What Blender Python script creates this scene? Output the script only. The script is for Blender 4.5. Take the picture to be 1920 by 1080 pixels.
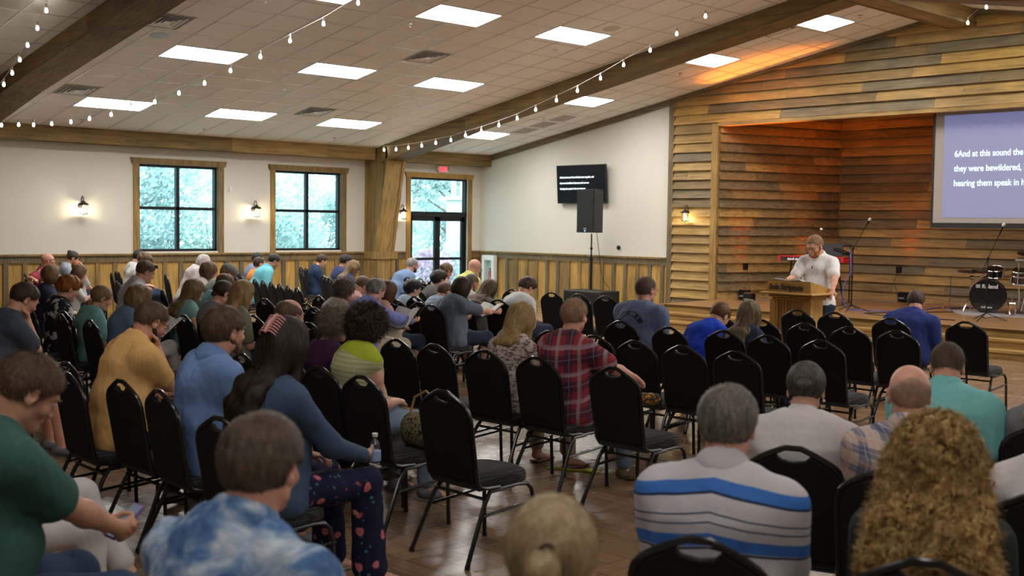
import bpy, bmesh, math, random
import numpy as np
from mathutils import Vector, Matrix, Euler, noise as mnoise
random.seed(7)
for o in list(bpy.data.objects): bpy.data.objects.remove(o, do_unlink=True)
S = bpy.context.scene
COL = S.collection
# ---------------------------------------------------------------- camera
cam_data = bpy.data.cameras.new('camera'); cam = bpy.data.objects.new('camera', cam_data); COL.objects.link(cam)
FPX = 2176.853
yaw, pitch, roll = math.radians(46.281), math.radians(3.149), math.radians(0.739)
fw = Vector((-math.sin(yaw)*math.cos(pitch), math.cos(yaw)*math.cos(pitch), -math.sin(pitch)))
r0 = Vector((math.cos(yaw), math.sin(yaw), 0)); u0 = r0.cross(fw)
rr = r0*math.cos(roll)+u0*math.sin(roll); uu = -r0*math.sin(roll)+u0*math.cos(roll)
cam.matrix_world = Matrix(((rr.x, uu.x, -fw.x, 21.255), (rr.y, uu.y, -fw.y, -19.197), (rr.z, uu.z, -fw.z, 1.88), (0, 0, 0, 1)))
cam_data.sensor_width = 36; cam_data.lens = FPX*36/1920
cam_data.clip_start = .1; cam_data.clip_end = 300
cam_data.dof.use_dof = True; cam_data.dof.focus_distance = 10.5; cam_data.dof.aperture_fstop = 3.2
S.camera = cam
# ---------------------------------------------------------------- view, world
S.view_settings.view_transform = 'Standard'; S.view_settings.look = 'None'
S.view_settings.exposure = 0.78; S.view_settings.gamma = 1; S.view_settings.use_curve_mapping = False
W = bpy.data.worlds.new('world'); S.world = W; W.use_nodes = True
bgn = W.node_tree.nodes['Background']; bgn.inputs[0].default_value = (.66, .87, 1.0, 1); bgn.inputs[1].default_value = 4.9
sun = bpy.data.lights.new('sun', 'SUN'); sun.energy = 2.2; sun.angle = .5; sun.color = (1, .97, .9)
so = bpy.data.objects.new('sun', sun); so.rotation_euler = (math.radians(48), 0, math.radians(70)); COL.objects.link(so)
PANEL_W = 18.5      # emission of the ceiling panels
# ---------------------------------------------------------------- helpers
def tag(o, label=None, cat=None, group=None, kind=None):
    if label: o['label'] = label
    if cat: o['category'] = cat
    if group: o['group'] = group
    if kind: o['kind'] = kind
    return o
def empty(name, loc=(0, 0, 0), rz=0, parent=None):
    o = bpy.data.objects.new(name, None); o.empty_display_size = .1
    o.location = loc; o.rotation_euler = (0, 0, rz); COL.objects.link(o)
    if parent: o.parent = parent
    return o
class MB:
    """collects shapes into one mesh"""
    def __init__(s): s.v = []; s.f = []; s.m = []; s.t = []; s.mi = 0; s.tone = 0.5
    def add(s, vs, fs):
        b = len(s.v); s.v += [tuple(v) for v in vs]
        for f in fs: s.f.append([b+i for i in f]); s.m.append(s.mi); s.t.append(s.tone)
    def box(s, c, d, M=None, bev=0):
        x, y, z = c; a, b, h = d[0]/2, d[1]/2, d[2]/2
        if bev > 0:
            bev = min(bev, a*.9, b*.9, h*.9)
            P = []
            for sx in (-1, 1):
                for sy in (-1, 1):
                    for sz in (-1, 1):
                        P += [(sx*(a-bev), sy*(b-bev), sz*h), (sx*(a-bev), sy*b, sz*(h-bev)), (sx*a, sy*(b-bev), sz*(h-bev))]
            bm = bmesh.new()
            for p in P: bm.verts.new(p)
            bmesh.ops.convex_hull(bm, input=bm.verts)
            bmesh.ops.dissolve_limit(bm, angle_limit=.01, verts=bm.verts, edges=bm.edges)
            bm.verts.ensure_lookup_table(); bm.verts.index_update()
            vs = [v.co+Vector(c) if M is None else M @ v.co+Vector(c) for v in bm.verts]
            s.add(vs, [[v.index for v in f.verts] for f in bm.faces]); bm.free(); return
        vs = [Vector((sx*a, sy*b, sz*h)) for sx in (-1, 1) for sy in (-1, 1) for sz in (-1, 1)]
        vs = [(M @ v if M is not None else v)+Vector(c) for v in vs]
        s.add(vs, [(0, 1, 3, 2), (4, 6, 7, 5), (0, 4, 5, 1), (2, 3, 7, 6), (0, 2, 6, 4), (1, 5, 7, 3)])
    def bx(s, x0, x1, y0, y1, z0, z1, bev=0):
        s.box(((x0+x1)/2, (y0+y1)/2, (z0+z1)/2), (abs(x1-x0), abs(y1-y0), abs(z1-z0)), bev=bev)
    def prism(s, poly, d):
        """poly: 3D points; d: extrusion vector"""
        n = len(poly); d = Vector(d); P = [Vector(p) for p in poly]
        s.add(P+[p+d for p in P], [tuple(range(n))[::-1], tuple(range(n, 2*n))]+[(i, (i+1) % n, n+(i+1) % n, n+i) for i in range(n)])
    def tube(s, pts, r, n=8, caps=True, closed=False):
        pts = [Vector(p) for p in pts]; N = len(pts); rs = r if isinstance(r, (list, tuple)) else [r]*N
        vs = []; up = None
        for i, p in enumerate(pts):
            if closed: t = pts[(i+1) % N]-pts[i-1]
            else: t = pts[min(i+1, N-1)]-pts[max(i-1, 0)]
            t.normalize()
            if up is None: up = Vector((0, 0, 1)) if abs(t.z) < .9 else Vector((1, 0, 0))
            a = t.cross(up)
            if a.length < 1e-4: a = t.cross(Vector((0, 1, 0)))
            a.normalize(); b = a.cross(t).normalized(); up = b
            for k in range(n):
                an = 2*math.pi*k/n; vs.append(p+(a*math.cos(an)+b*math.sin(an))*rs[i])
        fs = []
        for i in range(N if closed else N-1):
            j = (i+1) % N
            for k in range(n): fs.append((i*n+k, i*n+(k+1) % n, j*n+(k+1) % n, j*n+k))
        if caps and not closed: fs += [tuple(range(n))[::-1], tuple((N-1)*n+k for k in range(n))]
        s.add(vs, fs)
    def cyl(s, a, b, r, r2=None, n=16): s.tube([a, b], [r, r if r2 is None else r2], n)
    def lathe(s, prof, c=(0, 0, 0), n=20, M=None):
        vs = []
        for (r, z) in prof:
            for k in range(n):
                an = 2*math.pi*k/n; v = Vector((r*math.cos(an), r*math.sin(an), z))
                vs.append((M @ v if M is not None else v)+Vector(c))
        fs = []
        for i in range(len(prof)-1):
            for k in range(n): fs.append((i*n+k, i*n+(k+1) % n, (i+1)*n+(k+1) % n, (i+1)*n+k))
        if prof[0][0] > 1e-6: fs.append(tuple(range(n))[::-1])
        if prof[-1][0] > 1e-6: fs.append(tuple((len(prof)-1)*n+k for k in range(n)))
        s.add(vs, fs)
    def build(s, name, mats, parent=None, smooth=False, angle=35, loc=None):
        me = bpy.data.meshes.new(name); me.from_pydata(s.v, [], s.f)
        mats = mats if isinstance(mats, (list, tuple)) else [mats]
        for m in mats: me.materials.append(m)
        me.polygons.foreach_set('material_index', s.m)
        at = me.attributes.new('tone', 'FLOAT', 'FACE'); at.data.foreach_set('value', s.t)
        if smooth:
            me.polygons.foreach_set('use_smooth', [True]*len(s.f))
            try: me.set_sharp_from_angle(angle=math.radians(angle))
            except Exception: pass
        me.update()
        o = bpy.data.objects.new(name, me); COL.objects.link(o)
        if parent: o.parent = parent
        if loc is not None: o.location = loc
        return o
def struct(name, mb, m, parent=None, smooth=False):
    o = mb.build(name, m, parent, smooth)
    if parent is None: o['kind'] = 'structure'
    return o
def copy_tree(o, parent=None):
    c = o.copy(); COL.objects.link(c)
    if parent is not None:
        c.parent = parent
    for ch in list(o.children): copy_tree(ch, c)
    return c
def text_obj(name, body, size, M, mat, parent=None, extrude=.001, align='LEFT', shear=0, spacing=1, offset=0, xs=1):
    cu = bpy.data.curves.new(name, 'FONT'); cu.body = body; cu.size = size; cu.extrude = extrude
    cu.align_x = align; cu.shear = shear; cu.space_character = spacing; cu.offset = offset
    o = bpy.data.objects.new(name, cu); COL.objects.link(o)
    dg = bpy.context.evaluated_depsgraph_get(); me = bpy.data.meshes.new_from_object(o.evaluated_get(dg))
    bpy.data.objects.remove(o, do_unlink=True)
    me.transform(Matrix.Diagonal((xs, 1, 1, 1))); me.transform(M); me.materials.clear(); me.materials.append(mat); me.name = name
    o = bpy.data.objects.new(name, me); COL.objects.link(o)
    if parent: o.parent = parent
    return o
# ---------------------------------------------------------------- materials
def newmat(name):
    m = bpy.data.materials.new(name); m.use_nodes = True; nt = m.node_tree; b = nt.nodes['Principled BSDF']
    return m, nt, b
def N(nt, t, **kw):
    n = nt.nodes.new(t)
    for k, v in kw.items():
        if k.startswith('_'): setattr(n, k[1:], v)
        else: n.inputs[k.replace('~', ' ')].default_value = v
    return n
def coords(nt, kind='Object', scale=(1, 1, 1), rot=(0, 0, 0)):
    tc = nt.nodes.new('ShaderNodeTexCoord'); mp = nt.nodes.new('ShaderNodeMapping')
    mp.inputs['Scale'].default_value = scale; mp.inputs['Rotation'].default_value = rot
    nt.links.new(tc.outputs[kind], mp.inputs[0]); return mp.outputs[0]
def ramp(nt, fac, stops, interp='LINEAR'):
    r = nt.nodes.new('ShaderNodeValToRGB'); r.color_ramp.interpolation = interp
    while len(r.color_ramp.elements) < len(stops): r.color_ramp.elements.new(.5)
    for e, (p, c) in zip(r.color_ramp.elements, stops): e.position = p; e.color = (*c, 1)
    nt.links.new(fac, r.inputs[0]); return r.outputs[0]
def mix(nt, a, b, fac, mode='MIX'):
    n = nt.nodes.new('ShaderNodeMix'); n.data_type = 'RGBA'; n.blend_type = mode
    for s, v in ((0, fac), (6, a), (7, b)):
        if hasattr(v, 'links'): nt.links.new(v, n.inputs[s])
        else: n.inputs[s].default_value = (*v, 1) if isinstance(v, tuple) and len(v) == 3 else v
    return n.outputs[2]
def bump(nt, h, b, strength=.3, dist=.01):
    n = nt.nodes.new('ShaderNodeBump'); n.inputs['Strength'].default_value = strength; n.inputs['Distance'].default_value = dist
    nt.links.new(h, n.inputs['Height']); nt.links.new(n.outputs[0], b.inputs['Normal'])
def noise_tex(nt, vec, scale, detail=4, rough=.5):
    n = nt.nodes.new('ShaderNodeTexNoise'); n.inputs['Scale'].default_value = scale
    n.inputs['Detail'].default_value = detail; n.inputs['Roughness'].default_value = rough
    nt.links.new(vec, n.inputs['Vector']); return n.outputs['Fac']
_cache = {}
def plain(name, col, rough=.5, metal=0, spec=.5, emit=None, es=0, trans=0, ior=1.45, coat=0):
    if name in _cache: return _cache[name]
    m, nt, b = newmat(name); b.inputs['Base Color'].default_value = (*col, 1); b.inputs['Roughness'].default_value = rough
    b.inputs['Metallic'].default_value = metal; b.inputs['Specular IOR Level'].default_value = spec
    b.inputs['Coat Weight'].default_value = coat
    if emit: b.inputs['Emission Color'].default_value = (*emit, 1); b.inputs['Emission Strength'].default_value = es
    if trans: b.inputs['Transmission Weight'].default_value = trans; b.inputs['IOR'].default_value = ior
    _cache[name] = m; return m
def wood(name, stops, axis='Y', rough=.55, scale=1.0, bumpk=.07, gloss=.3):
    """grain runs along axis; 'tone' face attribute picks the board colour"""
    m, nt, b = newmat(name)
    s = {'X': (.6, 9, 9), 'Y': (9, .6, 9), 'Z': (9, 9, .6)}[axis]
    v = coords(nt, 'Object', tuple(k*scale for k in s))
    at = nt.nodes.new('ShaderNodeAttribute'); at.attribute_name = 'tone'
    ad = nt.nodes.new('ShaderNodeVectorMath'); ad.operation = 'MULTIPLY_ADD'
    cx = nt.nodes.new('ShaderNodeCombineXYZ')
    for i in range(3): nt.links.new(at.outputs['Fac'], cx.inputs[i])
    nt.links.new(cx.outputs[0], ad.inputs[0]); ad.inputs[1].default_value = (37, 53, 71); nt.links.new(v, ad.inputs[2])
    base = ramp(nt, at.outputs['Fac'], stops)
    n1 = noise_tex(nt, ad.outputs[0], 3.0, 7, .65); n2 = noise_tex(nt, coords(nt, 'Object', (1.1, 1.1, 1.1)), 1.7, 3)
    g = ramp(nt, n1, [(.28, (.42, .42, .42)), (.5, (.9, .9, .9)), (.72, (1.25, 1.22, 1.15))])
    c = mix(nt, base, g, 1.0, 'MULTIPLY')
    g2 = ramp(nt, n2, [(.3, (.75, .78, .8)), (.7, (1.15, 1.1, 1.0))])
    c = mix(nt, c, g2, .8, 'MULTIPLY')
    nt.links.new(c, b.inputs['Base Color']); b.inputs['Roughness'].default_value = rough
    b.inputs['Specular IOR Level'].default_value = gloss
    bump(nt, n1, b, bumpk, .006)
    return m
YEL, TAN, GRY, BRN = (.46, .29, .09), (.36, .235, .09), (.165, .14, .095), (.17, .112, .05)
ST = [(0, (.18, .15, .1)), (.2, (.21, .165, .09)), (.42, (.2, .14, .065)), (.6, TAN), (.85, YEL), (1, (.42, .28, .1))]
ST2 = [(0, (.15, .125, .085)), (.3, (.19, .145, .08)), (.5, (.26, .175, .07)), (.7, (.44, .265, .075)), (1, (.56, .35, .105))]
M_plankX = wood('reclaimed_plank', ST, 'X'); M_plankY = wood('reclaimed_plank_y', ST, 'Y'); M_plankZ = wood('reclaimed_board_vertical', ST2, 'Z')
BM = [(0, (.17, .12, .055)), (1, (.38, .255, .10))]
M_beamX = wood('beam_wood_x', BM, 'X', scale=.6, rough=.65); M_beamY = wood('beam_wood_y', BM, 'Y', scale=.6, rough=.65); M_beamZ = wood('beam_wood_z', [(0, (.23, .155, .06)), (1, (.42, .28, .105))], 'Z', scale=.6, rough=.6)
M_step = wood('stage_step_wood', [(0, (.27, .165, .055)), (1, (.42, .26, .09))], 'X', rough=.35)
M_lect = wood('golden_oak', [(0, (.34, .19, .055)), (1, (.5, .29, .085))], 'Z', scale=1.6, rough=.35)
M_lectX = wood('golden_oak_horizontal', [(0, (.34, .19, .055)), (1, (.5, .29, .085))], 'X', scale=1.6, rough=.35)
def wall_paint():
    m, nt, b = newmat('cream_wall_paint'); b.inputs['Base Color'].default_value = (.66, .645, .575, 1); b.inputs['Roughness'].default_value = .75
    bump(nt, noise_tex(nt, coords(nt), 160, 3), b, .08, .002); return m
M_wall = wall_paint()
def floor_mat():
    m, nt, b = newmat('wood_plank_floor')
    v = coords(nt, 'Object', (1, 1, 1))
    br = nt.nodes.new('ShaderNodeTexBrick'); nt.links.new(v, br.inputs['Vector'])
    br.inputs['Scale'].default_value = 1; br.inputs['Brick Width'].default_value = 1.25; br.inputs['Row Height'].default_value = .16
    br.inputs['Mortar Size'].default_value = .0022; br.offset = .37
    br.inputs['Color1'].default_value = (.20, .122, .064, 1); br.inputs['Color2'].default_value = (.29, .19, .105, 1); br.inputs['Mortar'].default_value = (.05, .032, .018, 1)
    g = noise_tex(nt, coords(nt, 'Object', (.7, 11, 1)), 2.5, 5, .55)
    c = mix(nt, br.outputs['Color'], ramp(nt, g, [(.3, (.75, .73, .72)), (.7, (1.15, 1.12, 1.1))]), 1, 'MULTIPLY')
    nt.links.new(c, b.inputs['Base Color'])
    r = ramp(nt, noise_tex(nt, coords(nt, 'Object', (3, 1, 1)), 2.2, 4), [(.3, (.22, .22, .22)), (.7, (.3, .3, .3))])
    nt.links.new(r, b.inputs['Roughness']); b.inputs['Specular IOR Level'].default_value = .6
    return m
M_floor = floor_mat()
def stagefloor_mat():
    m, nt, b = newmat('stage_floor_wood')
    br = nt.nodes.new('ShaderNodeTexBrick'); nt.links.new(coords(nt), br.inputs['Vector'])
    br.inputs['Scale'].default_value = 1; br.inputs['Brick Width'].default_value = 1.2; br.inputs['Row Height'].default_value = .13; br.inputs['Mortar Size'].default_value = .002
    br.inputs['Color1'].default_value = (.26, .145, .06, 1); br.inputs['Color2'].default_value = (.35, .2, .085, 1); br.inputs['Mortar'].default_value = (.1, .05, .02, 1)
    nt.links.new(br.outputs['Color'], b.inputs['Base Color']); b.inputs['Roughness'].default_value = .28; return m
M_stage = stagefloor_mat()
def tile_mat(name='ceiling_tile'):
    m, nt, b = newmat(name)
    v = coords(nt)
    n = noise_tex(nt, v, 130, 2); c = ramp(nt, n, [(.3, (.85, .83, .80)), (.6, (.91, .89, .86))])
    nt.links.new(c, b.inputs['Base Color']); b.inputs['Roughness'].default_value = .9; bump(nt, n, b, .25, .003); return m
M_tile = tile_mat(); M_grid = plain('ceiling_grid_metal', (.62, .6, .57), .35, .3)
M_black = plain('black_metal', (.012, .012, .013), .38, .6); M_frameblk = plain('window_frame_black', (.02, .022, .026), .4, .5)
M_bronze = plain('dark_bronze', (.05, .04, .032), .4, .8); M_white = plain('white_plastic', (.75, .75, .73), .4)
M_chrome = plain('chrome', (.75, .75, .76), .15, 1); M_panel = plain('light_diffuser', (.9, .9, .9), .6, emit=(1, .965, .92), es=PANEL_W)
M_fillpanel = plain('fill_light_diffuser', (.9, .9, .9), .6, emit=(1, .95, .9), es=PANEL_W*.3)  # weaker emission for the added fill panels
M_bulb = plain('warm_bulb', (.95, .9, .8), .4, emit=(1, .93, .8), es=14)
def glass_mat(name, tint=(1, 1, 1), refl=.08):
    m, nt, b = newmat(name); nt.nodes.remove(b); out = nt.nodes['Material Output']
    t = N(nt, 'ShaderNodeBsdfTransparent'); t.inputs[0].default_value = (*tint, 1); g = N(nt, 'ShaderNodeBsdfGlossy'); g.inputs['Roughness'].default_value = .02
    mx = nt.nodes.new('ShaderNodeMixShader'); mx.inputs[0].default_value = refl
    nt.links.new(t.outputs[0], mx.inputs[1]); nt.links.new(g.outputs[0], mx.inputs[2]); nt.links.new(mx.outputs[0], out.inputs[0]); return m
M_glass = glass_mat('window_glass', (.93, 1, 1), .06)
# ================================================================ THE ROOM
RX = 12.15; XR = 24.3; YB = -24.0
def cz(x): return 3.47+.177*(x if x <= RX else XR-x)
SZ = .40                                            # stage height
# floor
mb = MB(); mb.bx(-.2, XR+.2, YB-.2, .2, -.12, 0); struct('floor', mb, M_floor)
# ---- window wall (x = 0) with openings
W1 = (-8.88, -7.17, 1.255, 2.956); W2 = (-5.837, -4.129, 1.255, 2.956); DR = (-2.19, -.40, 0, 2.95)
def wall_with_holes(name, x0, x1, ya, yb, z0, z1, holes):
    mb = MB(); ys = sorted([ya, yb]+[h[0] for h in holes]+[h[1] for h in holes])
    for a, b in zip(ys[:-1], ys[1:]):
        hs = [h for h in holes if h[0] <= a+1e-6 and h[1] >= b-1e-6]
        if not hs: mb.bx(x0, x1, a, b, z0, z1); continue
        h = hs[0]
        if h[2] > z0: mb.bx(x0, x1, a, b, z0, h[2])
        if h[3] < z1: mb.bx(x0, x1, a, b, h[3], z1)
    return struct(name, mb, M_wall)
W0 = (-12-5.6, -12-3.9, 1.255, 2.956)
wall_with_holes('wall_left', -.22, 0, YB, .2, 0, 3.7, [W1, W2, DR])
mb = MB(); mb.prism([(XR, YB, 0), (XR+.2, YB, 0), (XR+.2, YB, 3.7), (XR, YB, 3.7)], (0, -YB+.2, 0)); struct('wall_right', mb, M_wall)
mb = MB(); mb.prism([(-.2, YB, 0), (XR+.2, YB, 0), (XR+.2, YB, 3.8), (RX, YB, 5.9), (-.2, YB, 3.8)], (0, -.2, 0)); struct('wall_back', mb, M_wall)
# front wall: painted left piece and (out of frame) the right piece
mb = MB()
mb.prism([(0, 0, 0), (5.95, 0, 0), (5.95, 0, cz(5.95)+.1), (0, 0, cz(0)+.1)], (0, .2, 0))
mb.prism([(XR-5.95, 0, 0), (XR, 0, 0), (XR, 0, cz(XR)+.1), (XR-5.95, 0, cz(XR-5.95)+.1)], (0, .2, 0))
struct('wall_front', mb, M_wall)
# ---- lap siding on the front wall and in the stage alcove
def siding(mb, p0, d, length, z0, z1, out, top=None, pitch=.187, seed=1, tones=(.0, 1)):
    """courses along unit vector d from p0; out = outward normal; top(s) gives a cutting height"""
    rnd = random.Random(seed); p0 = Vector(p0); d = Vector(d); out = Vector(out); z = z0; k = 0
    while z < z1-.01:
        zt = min(z+pitch+.012, z1+.01); s = -rnd.random()*1.2
        while s < length:
            L = rnd.choice([1.1, 1.6, 2.2, 2.6, 3.1]); a = max(s, 0); b = min(s+L, length); s += L
            if b-a < .02: continue
            r = rnd.random(); mb.tone = (rnd.uniform(0, .2) if r < .2 else rnd.uniform(.3, .6) if r < .5 else rnd.uniform(.6, 1))
            mb.tone = tones[0]+(tones[1]-tones[0])*mb.tone; a += .0015; b -= .0015
            ob, ot = .066+rnd.uniform(0, .008), .0
            def zz(q, zv): return zv if top is None else min(zv, top(q))
            if top is not None and (top(a) < z+.01 and top(b) < z+.01): continue
            if top is not None and (top(a) < z or top(b) < z):
                # clip the board to where the ceiling is above its foot
                for _ in range(20):
                    m = (a+b)/2
                    if top(a) < z: a = a+(b-a)*.1
                    elif top(b) < z: b = b-(b-a)*.1
            cuts = [a, b]
            if top is not None:
                for t in np.linspace(a, b, 9)[1:-1]: cuts.append(float(t))
                cuts.sort()
            for c0, c1 in zip(cuts[:-1], cuts[1:]):
                A, B = p0+d*c0, p0+d*c1; za, zb = zz(c0, zt), zz(c1, zt)
                fa = ot+(ob-ot)*(1-(za-z)/(pitch+.012)); fb = ot+(ob-ot)*(1-(zb-z)/(pitch+.012))
                up = Vector((0, 0, 1))
                v = [A+up*z, B+up*z, B+up*z+out*ob, A+up*z+out*ob, A+up*za, B+up*zb, B+up*zb+out*fb, A+up*za+out*fa]
                fs = [(0, 1, 2, 3), (7, 6, 5, 4), (3, 2, 6, 7)]
                if c0 == cuts[0]: fs.append((0, 3, 7, 4))
                if c1 == cuts[-1]: fs.append((1, 5, 6, 2))
                mb.add(v, fs)
        z += pitch; k += 1
XO = 7.16; HZ = 3.95; AY = 3.0; AX = 8.12
mb = MB()
siding(mb, (6.03, -.0, 0), (1, 0, 0), .98, 0.03, HZ+.0, (0, -1, 0), seed=3, tones=(.05, 1))
siding(mb, (6.03, 0, 0), (1, 0, 0), XR-2*6.03, HZ+.02, 5.6, (0, -1, 0), top=lambda s: cz(6.03+s)-.0, seed=11, tones=(0, .92))
siding(mb, (XR-7.01, 0, 0), (1, 0, 0), .98, 0.03, HZ, (0, -1, 0), seed=8)
mb.tone = .3
mb.bx(6.0, 7.1, 0, .12, 0, HZ); mb.bx(XR-7.1, XR-6.0, 0, .12, 0, HZ)
mb.prism([(6.0, 0, HZ), (XR-6.0, 0, HZ), (XR-6.0, 0, cz(XR-6)+.1), (RX, 0, cz(RX)+.1), (6.0, 0, cz(6)+.1)], (0, .12, 0))
o = struct('wall_front_planks', mb, M_plankX); o.name = 'wall_front_wood'
mb = MB(); dl = Vector((AX-XO, AY, 0)).normalized(); nl = Vector((dl.y, -dl.x, 0))
siding(mb, (XO, 0, 0), dl, math.hypot(AX-XO, AY), SZ, 4.3, nl, seed=21, tones=(.08, .8))
dr = Vector((-dl.x, dl.y, 0)); siding(mb, (XR-XO, 0, 0), dr, math.hypot(AX-XO, AY), SZ, 4.3, Vector((-nl.x, nl.y, 0)), seed=23, tones=(.08, .8))
mb.tone = .3; mb.prism([(XO, 0, SZ), (AX, AY, SZ), (AX, AY, 4.3), (XO, 0, 4.3)], -nl*.1); mb.prism([(XR-XO, 0, SZ), (XR-AX, AY, SZ), (XR-AX, AY, 4.3), (XR-XO, 0, 4.3)], Vector((nl.x, -nl.y, 0))*.1)
struct('wall_alcove_side', mb, M_plankY)
mb = MB(); siding(mb, (AX, AY, 0), (1, 0, 0), XR-2*AX, SZ, 4.3, (0, -1, 0), seed=31, tones=(.1, .85)); mb.tone = .3
mb.bx(AX-.2, XR-AX+.2, AY, AY+.1, SZ, 4.3)
struct('wall_alcove_back', mb, M_plankX)
mb = MB(); mb.tone = .3; mb.bx(XO-.3, XR-XO+.3, .12, AY+.3, 4.3, 4.4); struct('ceiling_alcove', mb, M_plankX)
# trims round the opening
mb = MB(); mb.tone = .62
mb.bx(7.0, XO, -.055, .13, 0, HZ); mb.bx(XR-XO, XR-7.0, -.055, .13, 0, HZ); struct('trim_1', mb, M_plankZ)
mb = MB(); mb.tone = .7; mb.bx(XO, XR-XO, -.06, .13, HZ-.055, HZ+.02); mb.tone = .35; mb.bx(7.0, XR-7.0, -.045, 0, HZ+.02, HZ+.05); struct('trim_2', mb, M_plankX)
mb = MB(); mb.tone = .3; mb.bx(5.90, 6.035, -.05, .0, 0, cz(5.97)-.0); mb.bx(XR-6.035, XR-5.90, -.05, .0, 0, cz(5.97)); struct('trim_3', mb, M_plankZ)
mb = MB(); mb.tone = .1          # gable trim under the ceiling on the front wall
mb.prism([(.02, -.05, cz(.02)-.13), (5.9, -.05, cz(5.9)-.13), (5.9, -.05, cz(5.9)), (.02, -.05, cz(.02))], (0, .05, 0))
mb.prism([(XR-5.9, -.05, cz(XR-5.9)-.13), (XR-.02, -.05, cz(XR-.02)-.13), (XR-.02, -.05, cz(XR-.02)), (XR-5.9, -.05, cz(XR-5.9))], (0, .05, 0))
struct('trim_4', mb, M_plankX)
mb = MB(); mb.tone = .1
mb.prism([(6.03, -.07, cz(6.03)-.07), (RX, -.07, cz(RX)-.07), (RX, -.07, cz(RX)), (6.03, -.07, cz(6.03))], (0, .04, 0))
mb.prism([(RX, -.07, cz(RX)-.07), (XR-6.03, -.07, cz(6.03)-.07), (XR-6.03, -.07, cz(6.03)), (RX, -.07, cz(RX))], (0, .04, 0))
struct('trim_5', mb, M_plankX)
mb = MB(); mb.tone = .45; mb.tube([(AX+.02, AY-.04, SZ), (AX+.02, AY-.04, 4.3)], .03, 4); struct('trim_6', mb, M_plankZ)
# ---- wainscot (vertical boards, battens, frieze board, cap)
ZW = 1.22
def wainscot(name, p0, d, L, out, gaps=(), seed=0, z0=0):
    mb = MB(); rnd = random.Random(seed); p0, d, out = Vector(p0), Vector(d), Vector(out)
    def slab(a, b, z0, z1, t0, t1):
        P = [p0+d*a+out*t0, p0+d*b+out*t0, p0+d*b+out*t1, p0+d*a+out*t1]
        mb.prism([(p.x, p.y, z0) for p in P], (0, 0, z1-z0))
    segs = []; s = 0
    for g0, g1 in sorted(gaps): segs.append((s, g0)); s = g1
    segs.append((s, L))
    for s0, s1 in segs:
        s = s0
        while s < s1-.02:
            e = min(s+.34, s1); r = rnd.random(); mb.tone = rnd.uniform(.72, 1) if r < .72 else rnd.uniform(.4, .65); slab(s, e, z0, ZW-.16, 0, .016)
            mb.tone = rnd.uniform(0, .3) if rnd.random() < .72 else rnd.uniform(.4, .6); slab(max(s-.045, s0), min(s+.045, s1), z0, ZW-.16, .016, .045); s += .34
        a = s0
        while a < s1-.02:
            b = min(a+rnd.uniform(1.6, 3), s1); mb.tone = rnd.uniform(.15, .5); slab(a, b, ZW-.165, ZW-.035, 0, .048); a = b
        mb.tone = .55; slab(s0, s1, ZW-.035, ZW, 0, .085)
        mb.tone = .6; slab(s0, s1, z0, z0+.11, .016, .05)
    return struct(name, mb, M_plankZ)
wainscot('trim_7', (0, YB, 0), (0, 1, 0), -YB, (1, 0, 0), gaps=[(DR[0]-.13-YB, DR[1]+.13-YB)], seed=5)
wainscot('trim_8', (0, 0, 0), (1, 0, 0), 5.9, (0, -1, 0), seed=6)
wainscot('trim_9', (XR-5.9, 0, 0), (1, 0, 0), 5.9, (0, -1, 0), seed=7)
wainscot('trim_10', (XR, YB, 0), (0, 1, 0), -YB, (-1, 0, 0), seed=9)
wainscot('trim_11', (0, YB, 0), (1, 0, 0), XR, (0, 1, 0), seed=10)
# ---- eave header beams, columns, rafters, ridge
YC1 = (-3.5, -2.98); YC2 = (-12.6, -12.08); YC3 = (-21.7, -21.18)
def header(name, x0, x1):
    mb = MB(); rnd = random.Random(4)
    for a, b in ((YB, YC3[0]), (YC3[1], YC2[0]), (YC2[1], YC1[0]), (YC1[1], -.0)):
        s = a
        while s < b-.05:
            e = min(s+rnd.uniform(2, 3.4), b); mb.tone = rnd.uniform(.2, 1); mb.bx(x0, x1, s, e, 3.27, cz(.2)+.06); s = e
    return struct(name, mb, M_beamY)
header('trim_12', .0, .40); header('trim_13', XR-.40, XR)
def column(name, y0, y1, mir=False):
    mb = MB(); f = (lambda x: XR-x) if mir else (lambda x: x)
    def pr(poly, ya, yb): mb.prism([(f(x), ya, z) for x, z in poly], (0, yb-ya, 0))
    top = lambda x: cz(x)-.0
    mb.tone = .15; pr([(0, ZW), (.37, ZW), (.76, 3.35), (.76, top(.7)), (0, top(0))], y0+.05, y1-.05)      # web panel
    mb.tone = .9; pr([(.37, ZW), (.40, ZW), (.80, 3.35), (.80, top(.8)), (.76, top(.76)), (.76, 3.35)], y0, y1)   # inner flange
    mb.tone = .6; pr([(.395, ZW), (.425, ZW), (.825, 3.3), (.825, 3.5), (.795, 3.5)], y0-.0, y0+.07); pr([(.395, ZW), (.425, ZW), (.825, 3.3), (.825, 3.5), (.795, 3.5)], y1-.07, y1)
    mb.tone = .3; pr([(0, ZW), (.06, ZW), (.06, 3.3), (0, 3.3)], y0, y1)
    mb.tone = .8; mb.bx(f(0), f(.43), y0-.03, y1+.03, 0, ZW-.03); mb.tone = .5; mb.bx(f(0), f(.47), y0-.06, y1+.06, ZW-.16, ZW)
    for yy in (y0+.06, y1-.06): mb.tone = .4; mb.bx(f(.43), f(.455), yy-.05, yy+.05, 0, ZW-.16)
    return struct(name, mb, M_beamZ)
column('trim_14', *YC1); column('trim_15', *YC2); column('trim_16', *YC3); column('trim_17', *YC1, True); column('trim_18', *YC2, True); column('trim_19', *YC3, True)
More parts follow.
